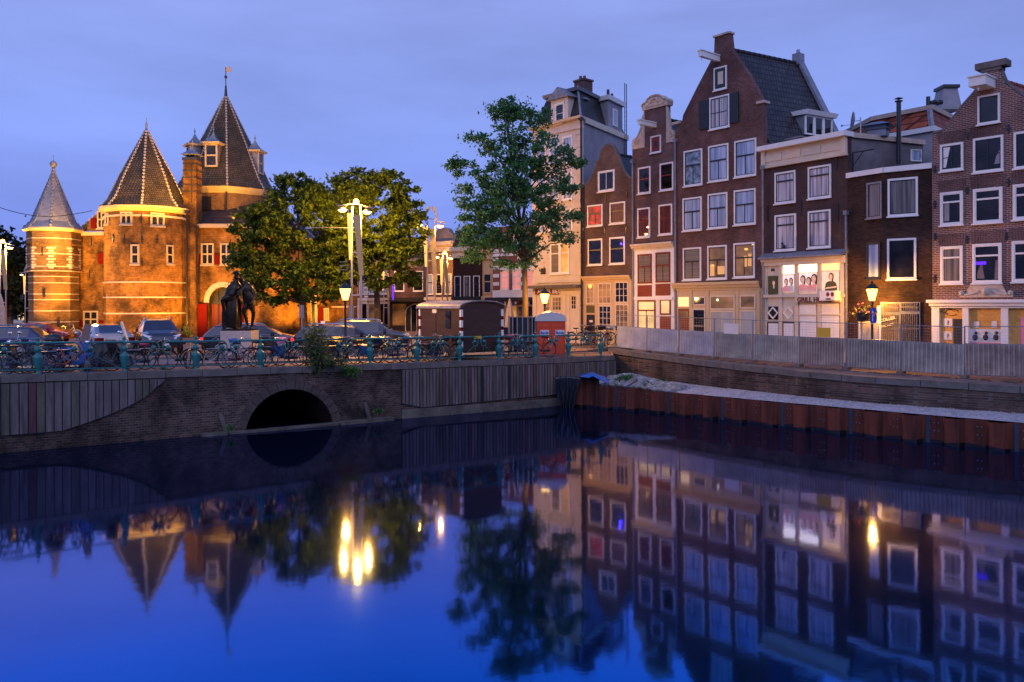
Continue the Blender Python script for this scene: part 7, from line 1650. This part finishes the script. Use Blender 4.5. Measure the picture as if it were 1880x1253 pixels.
    mb=MB(); mb.box(L-.12,L-.01,-.42,.42,zf-.24 if False else .56,.70); mb.build('grille',M['chrome'],root)
    if kind!='sedan':
        for sg in (-1,1): mb=MB(); mb.tube([(.8,sg*.56,ST[4][4]+.0),(1.0,sg*.56,ST[4][4]+.06),(2.7,sg*.56,ST[4][4]+.04),(2.95,sg*.55,ST[7][4]-.04)],.02,5); mb.build('roof_rail',M['chrome'],root)
        for sg in (-1,1): mb=MB(); mb.tube([(.62,sg*.90,ST[3][3]+.01),(ST[8][0]+.6,sg*.90,ST[8][3]+.0)],.014,4); mb.build('trim',M['chrome'],root)
    if taxi: mb=MB(); mb.box(1.4,1.6,-.25,.25,1.50,1.64); mb.build('roof_sign',M['white'],root)
    return root
P_silver=car_mats('silver_beige_paint',(.36,.33,.31)); P_dark=car_mats('dark_blue_grey_paint',(.035,.04,.055)); P_black=car_mats('black_car_paint',(.012,.013,.018)); P_blue=car_mats('deep_blue_paint',(.02,.035,.10)); P_redc=car_mats('red_car_paint',(.30,.02,.02))
def at_ground(px,Y): x=WX(px,Y); return (x,Y,ground_z(x,Y))
# rear centre given; heading = direction of travel
car('c','silver beige saloon seen from behind, beside the dark off-roader',at_ground(212,37.5),math.atan2(.82,-.62),P_silver,'sedan',1.0,lights='off')
hd=Vector((.50,-.865)); p=Vector(at_ground(299,37.6)); 
car('c','dark off-roader facing the canal with pale headlamps',(p.x-hd.x*4.6,p.y-hd.y*4.6,p.z),math.atan2(hd.y,hd.x),P_dark,'suv',1.0,lights='off')
car('c','dark estate car with glowing red tail light behind the bronze statue',at_ground(372,38.5),math.atan2(.22,.97),P_dark,'wagon',.95,taxi=True)
car('c','black estate taxi with red tail light behind the climbing shrub',at_ground(536,38.6),math.atan2(.20,.98),P_black,'wagon',.95,taxi=True)
car('c','black car half hidden right behind the estate taxi',at_ground(598,41.5),math.atan2(.05,1),P_dark,'suv',.93,lights='off')
car('c','deep blue car cut by the left picture edge',at_ground(-50,36.5),math.atan2(.15,.98)+PI,P_blue,'wagon',.95,lights='off').location.x+=3.4
car('c','distant red car left of the turret foot',at_ground(8,52),math.atan2(.1,.98),P_redc,'sedan',.9)

# ================================================================ bicycles
def wheel(mb,sp,c,r=.34,n=18):
    pts=[(c[0]+r*math.cos(2*PI*k/n),c[1],c[2]+r*math.sin(2*PI*k/n)) for k in range(n+1)]; mb.tube(pts,.019,5)
    for k in range(8): a=PI*k/8+.1; sp.tube([(c[0]-r*math.cos(a),c[1],c[2]-r*math.sin(a)),(c[0]+r*math.cos(a),c[1],c[2]+r*math.sin(a))],.0045,3)
    sp.cyl((c[0],c[1]-.05,c[2]),(c[0],c[1]+.05,c[2]),.03,n=6)
def bike(label,loc,rz,col,flip=False,seat='black',step=True,tyre='rubber',basket=None,lean=.08,bags=None,group='bicycles leaning on the bridge railing',fw=0.0,detail=True,scale=1.0):
    root=empty('bicycle',loc,rz+(PI if flip else 0),label,'bicycle',group); root.rotation_euler[0]=lean*(-1 if flip else 1); root.scale=(scale,)*3
    fm=M[col] if isinstance(col,str) else col
    for x,nm in ((-.54,0),(.54,1)):
        t=MB(); s_=MB(); wheel(t,s_,(x,0,.34)); w=t.build('tyre',M[tyre],root); s_.build('spokes',M['steel'],w)
    fr=MB()
    bb=(-.08,0,.30); st=(-.22,0,.82); hd=(.36,0,.86); hb=(.40,0,.70); ra=(-.54,0,.34); fa=(.54,0,.34)
    if step: fr.tube([hb,(.12,0,.46),bb],.021,6); fr.tube([hd,(.06,0,.60),(-.15,0,.52)],.017,6)
    else: fr.tube([hb,bb],.021,6); fr.tube([(.37,0,.80),(-.20,0,.78)],.018,6)
    fr.tube([bb,st],.019,6); fr.tube([bb,ra],.014,5); fr.tube([(-.19,0,.70),ra],.012,5); fr.tube([(.34,0,.95),hb,(.50,0,.45),fa],[.02,.02,.014,.012],6)
    fr.build('frame',fm,root)
    h=MB(); h.tube([(.34,0,.95),(.32,0,1.04)],.014,5); h.tube([(.14,-.28,1.02),(.28,-.24,1.08),(.33,0,1.05),(.28,.24,1.08),(.14,.28,1.02)],.013,5); h.build('handlebar',M['steel'],root)
    s_=MB(); s_.hexa([(-.36,-.09,.88),(-.08,-.02,.90),(-.08,.02,.90),(-.36,.09,.88),(-.38,-.10,.95),(-.07,-.03,.94),(-.07,.03,.94),(-.38,.10,.95)]); s_.cyl((-.22,0,.80),(-.23,0,.9),.013,n=5); s_.build('saddle',M[seat],root)
    g=MB(); g.box(-.56,-.02,.03,.05,.27,.37); g.build('chain_guard',M['black'],root)
    m=MB(); m.tube([(-.54+.37*math.cos(a),0,.34+.37*math.sin(a)) for a in [PI*.05+PI*.95*k/8 for k in range(9)]],.02,4); m.build('mudguard',M['black'],root); m=MB(); m.tube([(.54+.37*math.cos(a),0,.34+.37*math.sin(a)) for a in [PI*.25+PI*.6*k/6 for k in range(7)]],.02,4); m.build('mudguard',M['black'],root)
    rk=MB(); rk.box(-.80,-.34,-.06,.06,.73,.745); rk.tube([(-.7,.05,.74),ra],.007,4); rk.tube([(-.7,-.05,.74),ra],.007,4); rk.build('carrier',M['steel'],root)
    if basket: b=MB(); b.hexa([(.42,-.16,.82),(.68,-.16,.82),(.68,.16,.82),(.42,.16,.82),(.40,-.20,1.06),(.74,-.20,1.06),(.74,.20,1.06),(.40,.20,1.06)]); b.build('basket',M[basket],root)
    if bags: b=MB(); b.hexa([(-.78,-.20,.40),(-.40,-.20,.40),(-.40,.20,.40),(-.78,.20,.40),(-.80,-.16,.76),(-.38,-.16,.76),(-.38,.16,.76),(-.80,.16,.76)]); b.build('pannier',M[bags],root)
    return root
M['bo']=plain('orange_bike_paint',(.55,.10,.02),.35,vary=0); M['bg']=plain('grey_green_bike_paint',(.10,.15,.15),.35,vary=0); M['bw']=plain('white_bike_paint',(.6,.58,.55),.35,vary=0); M['bb']=plain('blue_bike_paint',(.03,.08,.25),.35,vary=0)
M['bluetyre']=plain('blue_tyre',(.03,.06,.16),.6,vary=0); M['cream_tyre']=plain('cream_tyre',(.55,.48,.36),.6,vary=0); M['psad']=plain('pink_saddle',(.65,.06,.14),.5,vary=0)
def railside(px,off):
    s=px_on(BR,px); p,t=along(BR,s); nn=Vector((t.y,-t.x,0)); q=p-nn*off; return (q.x,q.y,ground_z(q.x,q.y)+.01),math.atan2(t.y,t.x)
bikes=[(18,.75,'bg',0,{},'grey green bicycle at the left picture edge'),(78,1.05,'bg',1,{},'grey bicycle whose wheel shows left of the second railing post'),
 (128,.62,'bo',0,dict(tyre='bluetyre'),'orange step-through bicycle with a blue front tyre'),(284,.70,'black',0,dict(seat='psad'),'black bicycle with a pink saddle'),
 (332,1.2,'black',1,dict(basket='wagon'),'black bicycle with basket behind the pink saddled one'),(366,1.3,'ochre',1,{},'mustard bicycle parked head on by the fourth post'),(428,.72,'bw',0,dict(tyre='cream_tyre'),'pale bicycle with cream tyres in front of the granite pedestal'),
 (470,.95,'bb',1,dict(basket='tarp'),'bicycle with a bright blue basket'),(506,1.25,'black',0,dict(basket='pink'),'black bicycle with a pink basket'),(530,.70,'black',1,dict(tyre='rubber'),'black bicycle just left of the climbing shrub'),
 (556,1.1,'bb',0,dict(bags='bb'),'dark blue bicycle with blue panniers next to the shrub'),(612,1.0,'black',1,{},'black bicycle half behind the climbing shrub'),(640,.65,'bg',0,dict(bags='wagon'),'grey bicycle below the lantern on the bridge'),
 (664,1.25,'dred',1,dict(basket='wagon'),'dark red bicycle with a crate, right of the lantern'),(706,.66,'black',0,dict(bags='bb'),'black bicycle with blue grey bag left of the wagon'),(735,.85,'bg',1,{},'slim grey bicycle before the left side of the wagon'),
 (757,1.0,'dred',0,{},'dark red bicycle behind the post left of the wagon'),(797,.72,'black',1,{},'black bicycle in front of the wagon door'),(828,.66,'black',0,dict(bags='black',basket='black'),'black bicycle covered with a black cape by the wagon'),
 (955,.64,'black',0,{},'black bicycle leaning left of the orange toilets'),(972,.9,'bb',1,dict(basket='psad'),'bicycle with colourful grips beside the orange toilets'),(1004,.62,'black',1,{},'black bicycle in front of the orange toilets')]
bikes+=[(46,.66,'black',0,{},'black bicycle just left of the second railing post'),(100,1.3,'bw',1,{},'pale bicycle behind the orange one'),(246,1.15,'bg',1,dict(basket='wagon'),'grey bicycle with crate between the covered scooter and the pink saddle'),
 (396,1.1,'black',0,{},'black bicycle behind the left edge of the pedestal'),(452,.62,'dred',0,{},'dark red bicycle in front of the right edge of the pedestal'),(590,.6,'bb',1,{},'blue bicycle deep inside the climbing shrub'),(686,.95,'bw',0,{},'pale bicycle behind the railing post right of the lantern'),
 (722,.62,'black',1,dict(basket='black'),'black bicycle with basket before the taller elm'),(776,.6,'bg',1,{},'grey bicycle under the left corner strip of the wagon'),(812,1.0,'bb',0,dict(basket='wagon'),'blue bicycle in front of the wagon window')]
random.seed(21)
for px,off,col,fl,kw,lab in bikes:
    p,rz=railside(px,off); bike(lab,p,rz+random.uniform(-.06,.06)+(1.1 if 'head on' in lab else 0),col,bool(fl),**kw)
random.seed(9)
far=['leftmost bicycle of the rack in front of the cream pub door','bicycle in the rack below the pub door number','dark bicycle in the rack before the black door','bicycle with upturned pale panel in the rack','bicycle in the rack under the many-paned window','bicycle second from the fence in the far rack','bicycle nearest to the blue grey fence panel']
for i,px in enumerate((1063,1073,1083,1093,1103,1113,1124)):
    Y=44.6-.0*i; x=WX(px,Y); bike(far[i],(x,Y,ground_z(x,Y)+.16),.55+random.uniform(-.3,.3)+(PI/2 if i%2 else 0)*.5,['black','bb','bg','black','dred','black','bg'][i],bool(i%2),group='bicycles in the rack before the pub',basket=['wagon',None,'black',None,'bw',None,'black'][i])
x=WX(126,56.6); b=bike('lone bicycle standing at the foot of the floodlit turret',(x,56.6,2.21),.1,'bw',False,tyre='cream_tyre',group=None)

# ---- motor scooters
def scooter(label,loc,rz,col,cover=None,box=False):
    root=empty('motor_scooter',loc,rz,label,'scooter'); 
    for x in (-.62,.66):
        mb=MB(); mb.cyl((x,-.06,.24),(x,.06,.24),.24,n=16); w=mb.build('wheel',M['rubber'],root); mb=MB(); mb.cyl((x,-.07,.24),(x,.07,.24),.13,n=12); mb.build('rim',M['zinc'],w)
    mb=MB(); prof=[(-.85,.42),(-.9,.62),(-.75,.78),(-.1,.80),(-.02,.62),(.02,.34),(.32,.30),(.44,.42),(.50,.95),(.58,.96),(.66,.55),(.60,.30),(.30,.20),(-.05,.20),(-.35,.30)]
    mb.prism(prof,(0,.34,0),(0,-.17,0)); mb.build('body',M[col] if isinstance(col,str) else col,root)
    mb=MB(); mb.hexa([(-.85,-.15,.78),(-.1,-.13,.80),(-.1,.13,.80),(-.85,.15,.78),(-.85,-.13,.88),(-.15,-.1,.87),(-.15,.1,.87),(-.85,.13,.88)]); mb.build('seat',M['black'],root)
    mb=MB(); mb.tube([(.60,0,.3),(.52,0,1.0)],.03,6); mb.tube([(.42,-.32,1.06),(.52,0,1.02),(.42,.32,1.06)],.02,5); mb.ball((.62,0,.98),.09,8); mb.build('handlebar',M['chrome'],root)
    mb=MB(); 
    for sg in (-1,1): mb.tube([(.48,sg*.2,1.05),(.46,sg*.27,1.26)],.008,4); mb.ball((.45,sg*.28,1.30),.06,7)
    mb.build('mirror',M['chrome'],root)
    if box: mb=MB(); mb.lathe([(.12,.90),(.24,.93),(.27,1.08),(.22,1.2),(.08,1.26)],(-.85,0,0),10,sx=1.15); mb.build('top_box',M['black'],root,smooth=True)
    if cover: mb=MB(); mb.lathe([(.55,.1),(.60,.3),(.50,.70),(.40,.92),(.2,1.0),(.05,1.02)],(-.1,0,0),24,sx=.95,sy=.5); mb.v=[(x*(1+.07*math.sin(9*math.atan2(y,x)+z*3)),y*(1+.10*math.sin(9*math.atan2(y,x)+z*3)),z+.05*math.sin(x*5)) for x,y,z in mb.v]; mb.build('cover',M[cover],root)
    return root
p,rz=railside(58,1.9); scooter('black motor scooter with a glossy black top box',(p[0],p[1],p[2]),rz+2.6,'black',box=True)
p,rz=railside(144,1.7); scooter('bright blue and white motor scooter with a tall clear windscreen',p,rz-.9,plain('bright_blue_scooter_paint',(.03,.16,.60),.25,vary=0))
p2=(p[0]+.15,p[1]-.2,p[2]); ws=MB(); ws.hexa([(-.20,-.02,1.0),(.20,-.02,1.0),(.20,0,1.0),(-.20,0,1.0),(-.14,.14,1.6),(.14,.14,1.6),(.14,.15,1.6),(-.14,.15,1.6)])
o=ws.build('windscreen',plain('clear_plastic_screen',(.35,.30,.30),.2,vary=.1)); o.parent=bpy.data.objects['motor_scooter.001'] if 'motor_scooter.001' in bpy.data.objects else None; o.location=(.5,0,0); o.rotation_euler=(0,0,-PI/2)
p,rz=railside(206,1.5); scooter('motor scooter under a black cover between two railing posts',p,rz,'black',cover='black')
o=MB(); a=W(223,592,36.3); b=W(236,633,36.0); o.tube([b,a],.07,6); q=o.build('barrier_arm',M['cream']); tag(q,'leaning pale orange plank beside the black covered scooter','plank')

# ================================================================ statue on its pedestal
pY=36.6; pc_=at_ground(440,pY); ped=empty('pedestal',(pc_[0],pY+.0,pc_[2]),0,'square speckled granite pedestal under the bronze statue','pedestal')
ztp=W(440,605,pY).z-pc_[2]
mb=MB(); mb.box(-.68,.68,-.55,.55,-.1,ztp-.05); mb.build('block',M['granite'],ped); mb=MB(); mb.box(-.64,.64,-.52,.52,ztp-.049,ztp+.02); mb.build('bronze_plinth',M['bronze'],ped)
def skin(name,chains,parent,mat,sub=2):
    bm=bmesh.new(); ly=bm.verts.layers.skin.verify(); key={}
    def V(p,r):
        k=tuple(round(c,3) for c in p)
        if k not in key: v=bm.verts.new(p); v[ly].radius=(r,r); key[k]=v
        return key[k]
    first=None
    for ch in chains:
        pv=None
        for p,r in ch:
            v=V(p,r); 
            if first is None: first=v; v[ly].use_root=True
            if pv is not None and pv is not v and bm.edges.get((pv,v)) is None: bm.edges.new((pv,v))
            pv=v
    me=bpy.data.meshes.new(name); bm.to_mesh(me); bm.free(); me.materials.append(mat); o=bpy.data.objects.new(name,me); sc.collection.objects.link(o); o.parent=parent
    s_=o.modifiers.new('s','SKIN'); s_.use_smooth_shade=True; ss=o.modifiers.new('ss','SUBSURF'); ss.levels=sub; ss.render_levels=sub
    return o
stt=empty('bronze_statue',(pc_[0],pY,pc_[2]+ztp+.02),0,'dark bronze statue of two figures close together, one with a hat and one bending','statue')
# figure one: hat, raised left knee, cloak
h1=(-.28,-.05,1.32)
skin('cloaked_figure',[
 [(h1,.22),((-.26,-.02,1.62),.23),((-.20,0,1.88),.26),((-.16,0,2.06),.20),((-.14,0,2.20),.08),((-.14,-.03,2.34),.12),((-.14,-.03,2.50),.09)],
 [(h1,.22),((-.50,-.22,1.40),.17),((-.68,-.30,1.32),.12),((-.62,-.22,1.0),.10),((-.56,-.18,.55),.085),((-.50,-.18,.12),.07),((-.62,-.30,.05),.06)],
 [(h1,.22),((-.22,.05,1.0),.17),((-.22,.05,.6),.12),((-.24,.05,.15),.09),((-.30,-.1,.05),.07)],
 [((-.20,0,1.88),.26),((-.44,-.02,1.86),.12),((-.56,-.10,1.58),.09),((-.40,-.28,1.52),.07),((-.22,-.32,1.55),.06),((-.14,-.33,1.56),.035)],
 [((-.20,0,1.88),.26),((.06,-.10,1.84),.11),((.16,-.22,1.62),.085),((.02,-.32,1.50),.06),((-.06,-.34,1.47),.035)]],stt,M['bronze'])
mb=MB(); mb.lathe([(.05,2.60),(.13,2.56),(.15,2.50),(.21,2.47),(.21,2.45),(.1,2.44)],(-.14,-.03,0),12); mb.build('hat',M['bronze'],stt,smooth=True)
mb=MB(); n=26; vs=[]
for i in range(9):
    t=i/8; z=1.5-1.46*t; rx=.30+.10*math.sin(t*2.4)+.02; cx_=-.36+.02*t
    for k in range(n):
        a=2*PI*k/n; rr=rx*(1+.07*math.sin(a*7+t*3)+.03*math.sin(a*13)); vs.append((cx_+rr*1.05*math.cos(a),.02+rr*.75*math.sin(a),z+.04*math.sin(a*3)))
mb.add(vs,[(i*n+k,i*n+(k+1)%n,(i+1)*n+(k+1)%n,(i+1)*n+k) for i in range(8) for k in range(n)]+[tuple(range(n))]); mb.build('cloak',M['bronze'],stt,smooth=True)
h2=(.42,.02,1.20)
skin('bending_figure',[
 [(h2,.20),((.47,.02,1.50),.22),((.40,0,1.78),.25),((.26,-.02,1.98),.20),((.16,-.05,2.08),.08),((.09,-.08,2.20),.12),((.07,-.10,2.33),.09)],
 [(h2,.20),((.28,-.08,.98),.13),((.22,-.10,.80),.10),((.32,-.05,.42),.075),((.36,-.02,.10),.055),((.28,-.16,.04),.05)],
 [(h2,.20),((.54,.06,.95),.13),((.60,.08,.70),.095),((.55,.08,.38),.075),((.52,.10,.10),.055),((.46,-.04,.04),.05)],
 [((.40,0,1.78),.25),((.60,-.06,1.72),.11),((.68,-.10,1.42),.09),((.62,-.22,1.16),.07),((.52,-.28,1.10),.05)],
 [((.40,0,1.78),.25),((.16,-.16,1.78),.10),((.02,-.28,1.62),.075),((-.04,-.34,1.56),.05)]],stt,M['bronze'])
mb=MB(); n=20; vs=[]
for i in range(7):
    t=i/6; z=1.98-.95*t; rx=.24+.10*math.sin(t*2.6); cx_=.34+.16*t
    for k in range(n): a=2*PI*k/n; rr=rx*(1+.08*math.sin(a*6+t*4)); vs.append((cx_+rr*.95*math.cos(a),.04+rr*.8*math.sin(a),z))
mb.add(vs,[(i*n+k,i*n+(k+1)%n,(i+1)*n+(k+1)%n,(i+1)*n+k) for i in range(6) for k in range(n)]); mb.build('tunic',M['bronze'],stt,smooth=True)

# ================================================================ brown site wagon
wA=W(772,640,37.2); wB=W(847,640,34.7); wC=W(911,640,36.4)
A2=Vector((wA.x,37.2)); B2=Vector((wB.x,34.7)); C2=Vector((wC.x,36.4)); ln=(A2-B2).length; wd=(C2-B2).length
zg=ground_z(B2.x,B2.y); ex_=(A2-B2).normalized(); ang=math.atan2(ex_.y,ex_.x)
wg=empty('site_wagon',(B2.x,B2.y,zg),ang,'dark brown site wagon with arched grey roof and red and white corner strips','wagon')
# local: x along the long side (towards A), y = away; end face at x=0 from y=0..-wd
ey_=Vector((-ex_.y,ex_.x)); sgn=1 if (C2-B2).dot(ey_)>0 else -1; wd2=(C2-B2).dot(ey_); sk=(C2-B2).dot(ex_)
z0,z1=.42,W(847,566,34.7).z-zg; rise=W(880,552,35.5).z-zg-z1-.1
y0,y1=sorted((0,wd2))
mb=MB(); mb.box(0,ln,y0,y1,z0,z1); mb.add([(0,y0+(y1-y0)*k/12,z1+rise*math.sin(PI*k/12)) for k in range(13)]+[(ln,y0+(y1-y0)*k/12,z1+rise*math.sin(PI*k/12)) for k in range(13)],[tuple(range(13)),tuple(range(25,12,-1))]); mb.build('body',M['wagon'],wg,norm=False)
mb=MB(); n=14
def rp(x,k,o): a=PI*k/n; return (x,(y0+y1)/2-(abs(y1-y0)/2+.12+o)*math.cos(a),z1-.02+(rise+.08+o)*math.sin(a)**.8 if 0<k<n else z1-.02)
for k in range(n): mb.hexa([rp(-.1,k,0),rp(ln+.12,k,0),rp(ln+.12,k+1,0),rp(-.1,k+1,0),rp(-.1,k,.05),rp(ln+.12,k,.05),rp(ln+.12,k+1,.05),rp(-.1,k+1,.05)])
mb.build('arched_roof',M['lead'],wg)
ys=0 # long visible side is y=0 when the wagon lies behind (+y) or in front
side_y=0.0; od=-1 if wd2>0 else 1
for (x,yy) in ((0,0),(ln,0),(0,wd2)):
    mb=MB(); z=z0-.2; k=0; mb2=[]
    while z<z1-.02: 
        mb.mi=(k%3==1); mb.box(x-.055,x+.055,yy-.055,yy+.055,z,min(z+.15,z1-.02)); z+=.151; k+=1
    mb.build('corner_strip',[M['white'],M['red']],wg)
mb=MB(); mb.box(ln*.60,ln*.95,od*.0-.02 if od<0 else 0,.0 if od<0 else .02,z0+.05,z1-.05) ; mb.build('door',M['wagon'],wg)
xs=[ln*.24,ln*.36]; mb=MB(); 
def sy(d): return (min(0,od*d),max(0,od*d))
a_,b_=sy(.03); mb.box(xs[0],xs[1],a_,b_,z0+.95,z1-.12); mb.build('window',M['g_dark'],wg); mb=MB(); a_,b_=sy(.05); mb.box(ln*.60-.05,ln*.60,a_,b_,z0+.6,z0+.72); mb.ball((ln*.63,od*.05,z0+.66),.03,6); mb.build('door_handle',M['steel'],wg)
mb=MB(); a_,b_=sy(.07); mb.box(ln*.56,ln*.66,a_,b_,z1-.22,z1-.06); mb.build('roof_lamp',M['white'],wg)
mb=MB(); mb.box(-.03,0,wd2*.30,wd2*.48,z0+.50,z0+.62); mb.build('number_plate',M['yellow'],wg)
for t in (.2,.82): mb=MB(); mb.cyl((-.04,wd2*t,z0+.62),(0,wd2*t,z0+.62),.06,n=8); mb.build('tail_light',M['dred'],wg)
for x in (ln*.25,ln*.75): mb=MB(); mb.cyl((x,.05*-od,.33),(x,.25*-od,.33),.33,n=16); mb.build('wheel',M['rubber'],wg)
mb=MB(); mb.box(.1,ln-.1,y0+.1,y1-.1,z0-.1,z0-.001); mb.build('chassis',M['black'],wg)
# ---- dark urinal screens, orange toilets
x0,x1=WX(934,39),WX(984,39); zg=ground_z(x0,39); ur=empty('urinal_screen',((x0+x1)/2,39,zg),0,'dark blue grey metal screen beside the orange toilets','screen'); w=(x1-x0)/2; hh=W(960,585,39).z-zg
M['dsc']=plain('dark_blue_grey_metal',(.03,.04,.055),.5,vary=.2); mb=MB(); mb.lathe([(w,.12),(w,hh*.62)],(0,0,0),8,sy=.7,a0=PI/8); mb.build('lower_wall',M['dsc'],ur)
mb=MB(); mb.lathe([(w*.98,hh*.62+.002),(w*.98,hh)],(0,0,0),8,sy=.7,a0=PI/8); mb.build('upper_mesh',M['black'],ur)
mb=MB()
for k in range(9): a=PI+PI*k/8; mb.cyl((w*1.0*math.cos(a),w*.7*math.sin(a),0),(w*1.0*math.cos(a),w*.7*math.sin(a),hh+.12),.035,n=6)
mb.build('posts',M['steel'],ur); mb=MB(); mb.lathe([(w*1.04,hh),(w*1.04,hh+.06)],(0,0,0),12,sy=.7); mb.build('top_ring',M['black'],ur)
x0,x1=WX(985,38.6),WX(1038,38.6); zg=ground_z(x0,38.6)-.05; to=empty('portable_toilet',(x0,38.6,zg),0,'orange red double portable toilet with domed white roof','portable toilet')
w=x1-x0; hh=W(1010,590,38.6).z-zg
mb=MB(); mb.box(0,w,0,1.1,.05,hh); mb.build('cabin',M['orange'],to)
for k in (0,1): mb=MB(); mb.box(w*(.08+.47*k),w*(.46+.47*k),-.03,-.001,.15,hh-.12); mb.box(w*(.08+.47*k),w*(.46+.47*k),-.05,-.031,hh-.30,hh-.24); mb.build('door',M['orange'],to)
mb=MB(); pr=[(w*.5-w*.56*math.cos(PI*k/10),hh+.42*math.sin(PI*k/10)**.8 if 0<k<10 else hh) for k in range(11)]; mb.prism(pr,(0,1.2,0),(0,-.06,0))
for k in range(2,9): x,z=pr[k]; mb.tube([(x,-.07,z),(x,1.14,z)],.03,5)
mb.build('domed_roof',M['bw'],to); mb=MB(); mb.box(-.03,w+.03,-.05,1.12,0,.05); mb.build('base',M['dred'],to)
for k in (0,1):
    mb=MB(); xx=w*(.12+.53*k); mb.box(xx,xx+w*.31,-.07,-.051,hh-.72,hh-.42); sgn_=mb.build('company_sign',M['paper'],to); text('Boels',.17,(xx+.02,-.075,hh-.60),0,M['sblue'],sgn_,bold=.005)
    mb=MB(); mb.box(xx+.03,xx+w*.28,-.075,-.071,hh-.69,hh-.66); mb.build('sign_line',M['orange'],sgn_)
# ---- closed parasols
def parasol(px,yt,Y,label):
    b=W(px,610,Y); b.z=2.2; h=W(px,yt,Y).z-2.2; r=empty('parasol',b,0,label,'parasol'); mb=MB(); mb.cyl((0,0,0),(0,0,h),.04,n=7); mb.build('pole',M['white'],r); mb=MB(); n=16; vs=[]
    for i,(rr,z) in enumerate(((.30,h*.30),(.27,h*.5),(.20,h*.72),(.10,h*.9),(.02,h))):
        for k in range(n): a=2*PI*k/n; q=rr*(1+.22*(k%2)); vs.append((q*math.cos(a),q*math.sin(a),z))
    mb.add(vs,[(i*n+k,i*n+(k+1)%n,(i+1)*n+(k+1)%n,(i+1)*n+k) for i in range(4) for k in range(n)]+[tuple(range(n-1,-1,-1))]); mb.build('folded_canopy',M['canvas'],r)
    mb=MB(); mb.slab([(-.4,-.4),(.4,-.4),(.4,.4),(-.4,.4)],0,.1); mb.build('base',M['black'],r)
parasol(936,549,56,'closed beige parasol in front of the striped cafe house'); parasol(912,553,58,'smaller closed beige parasol left of the other before the cafe'); parasol(1,540,52,'closed beige parasol at the left picture edge')
# ================================================================ plants on the wall
def leafy(name,label,px,py,Y,rx,ry,n,ls,lm,seed,cat='shrub',stems=6,clump=.16,fern=False):
    rnd=random.Random(seed); c=W(px,py,Y); s=Y/F; root=empty(name,(c.x,Y,c.z-ry*s),0,label,cat); vs=[];fs=[]
    cl=[Vector((rnd.uniform(-1,1)*rx*s,rnd.uniform(-1,.6)*rx*s*.6,ry*s+rnd.uniform(-1,1)*ry*s)) for _ in range(max(5,n//60))]
    cl=[p for p in cl if (p.x/(rx*s))**2+((p.z-ry*s)/(ry*s))**2<1.1] or cl
    for _ in range(n):
        p=rnd.choice(cl)+Vector((rnd.gauss(0,clump),rnd.gauss(0,clump),rnd.gauss(0,clump*.7))); n_=Vector((rnd.gauss(0,1),rnd.gauss(-.5,1),rnd.gauss(.5,1))).normalized(); t=n_.orthogonal().normalized(); t=Matrix.Rotation(rnd.uniform(0,6.28),3,n_)@t; b_=n_.cross(t); L=ls*rnd.uniform(.6,1.3); k=len(vs)
        vs+=[p-t*L*.6,p+b_*L*.25,p+t*L*.6,p-b_*L*.25]; fs+=[(k,k+1,k+2,k+3)]
    me=bpy.data.meshes.new('foliage'); me.from_pydata([tuple(v) for v in vs],[],fs); me.materials.append(lm); o=bpy.data.objects.new('foliage',me); sc.collection.objects.link(o); o.parent=root
    mb=MB()
    for k in range(stems): e=rnd.choice(cl); mb.tube([(0,.05,0),e*.5+Vector((0,.05,.1)),e],[.025,.016,.006],5)
    mb.build('stems',M['bark'],root); return root
LM4=leaf_mat('wall_shrub_leaves',(.04,.075,.025),(.10,.15,.05)); LM5=leaf_mat('bright_weed_leaves',(.04,.13,.03),(.10,.26,.07))
leafy('shrub','tall climbing shrub growing through the bridge railing',581,640,30.9,15,38,1200,.13,LM4,1,clump=.16,stems=9)
leafy('shrub','shrub foot spreading over the coping below the climbing shrub',602,664,30.8,24,9,380,.12,LM4,2,clump=.12)
leafy('shrub','small round green fern hanging from the coping stones',647,682,31.2,15,9,520,.11,LM5,3,clump=.09)
leafy('weed','bright green weed on the wall under the left planks',94,795,25.2+2.35,20,11,200,.13,LM5,4,cat='weed',clump=.10)
leafy('weed','small green weed on the left end of the fender beam',423,786,28.6,7,4,80,.09,LM5,5,cat='weed',clump=.06,stems=3)
leafy('weed','small upright weed right of the bridge arch',696,755,31.7,5,8,100,.10,LM5,6,cat='weed',clump=.06,stems=3)
leafy('weed','green weed on the gravel strip against the quay wall',1442,721,32.4,9,5,120,.10,LM5,7,cat='weed',clump=.06,stems=3)
leafy('weed','green tufts on the rubble heap near the blue tarpaulin',1146,692,35.6,10,4,160,.11,LM5,8,cat='weed',clump=.08,stems=3)
leafy('weed','faint green tufts on the right side of the rubble heap',1212,702,35.4,12,5,140,.10,LM4,9,cat='weed',clump=.08,stems=3)
leafy('grass_tuft','grass tuft on the coping between the third and fourth post',304,681,29.0-.3,8,3,90,.08,LM5,10,cat='grass tuft',clump=.07,stems=2)
leafy('flowering_plant','small plant with yellow flowers right of the dark off-roader',345,612,47,6,8,120,.14,leaf_mat('yellow_flowers',(.20,.26,.02),(.75,.60,.05)),11,cat='plant',clump=.12,stems=3)
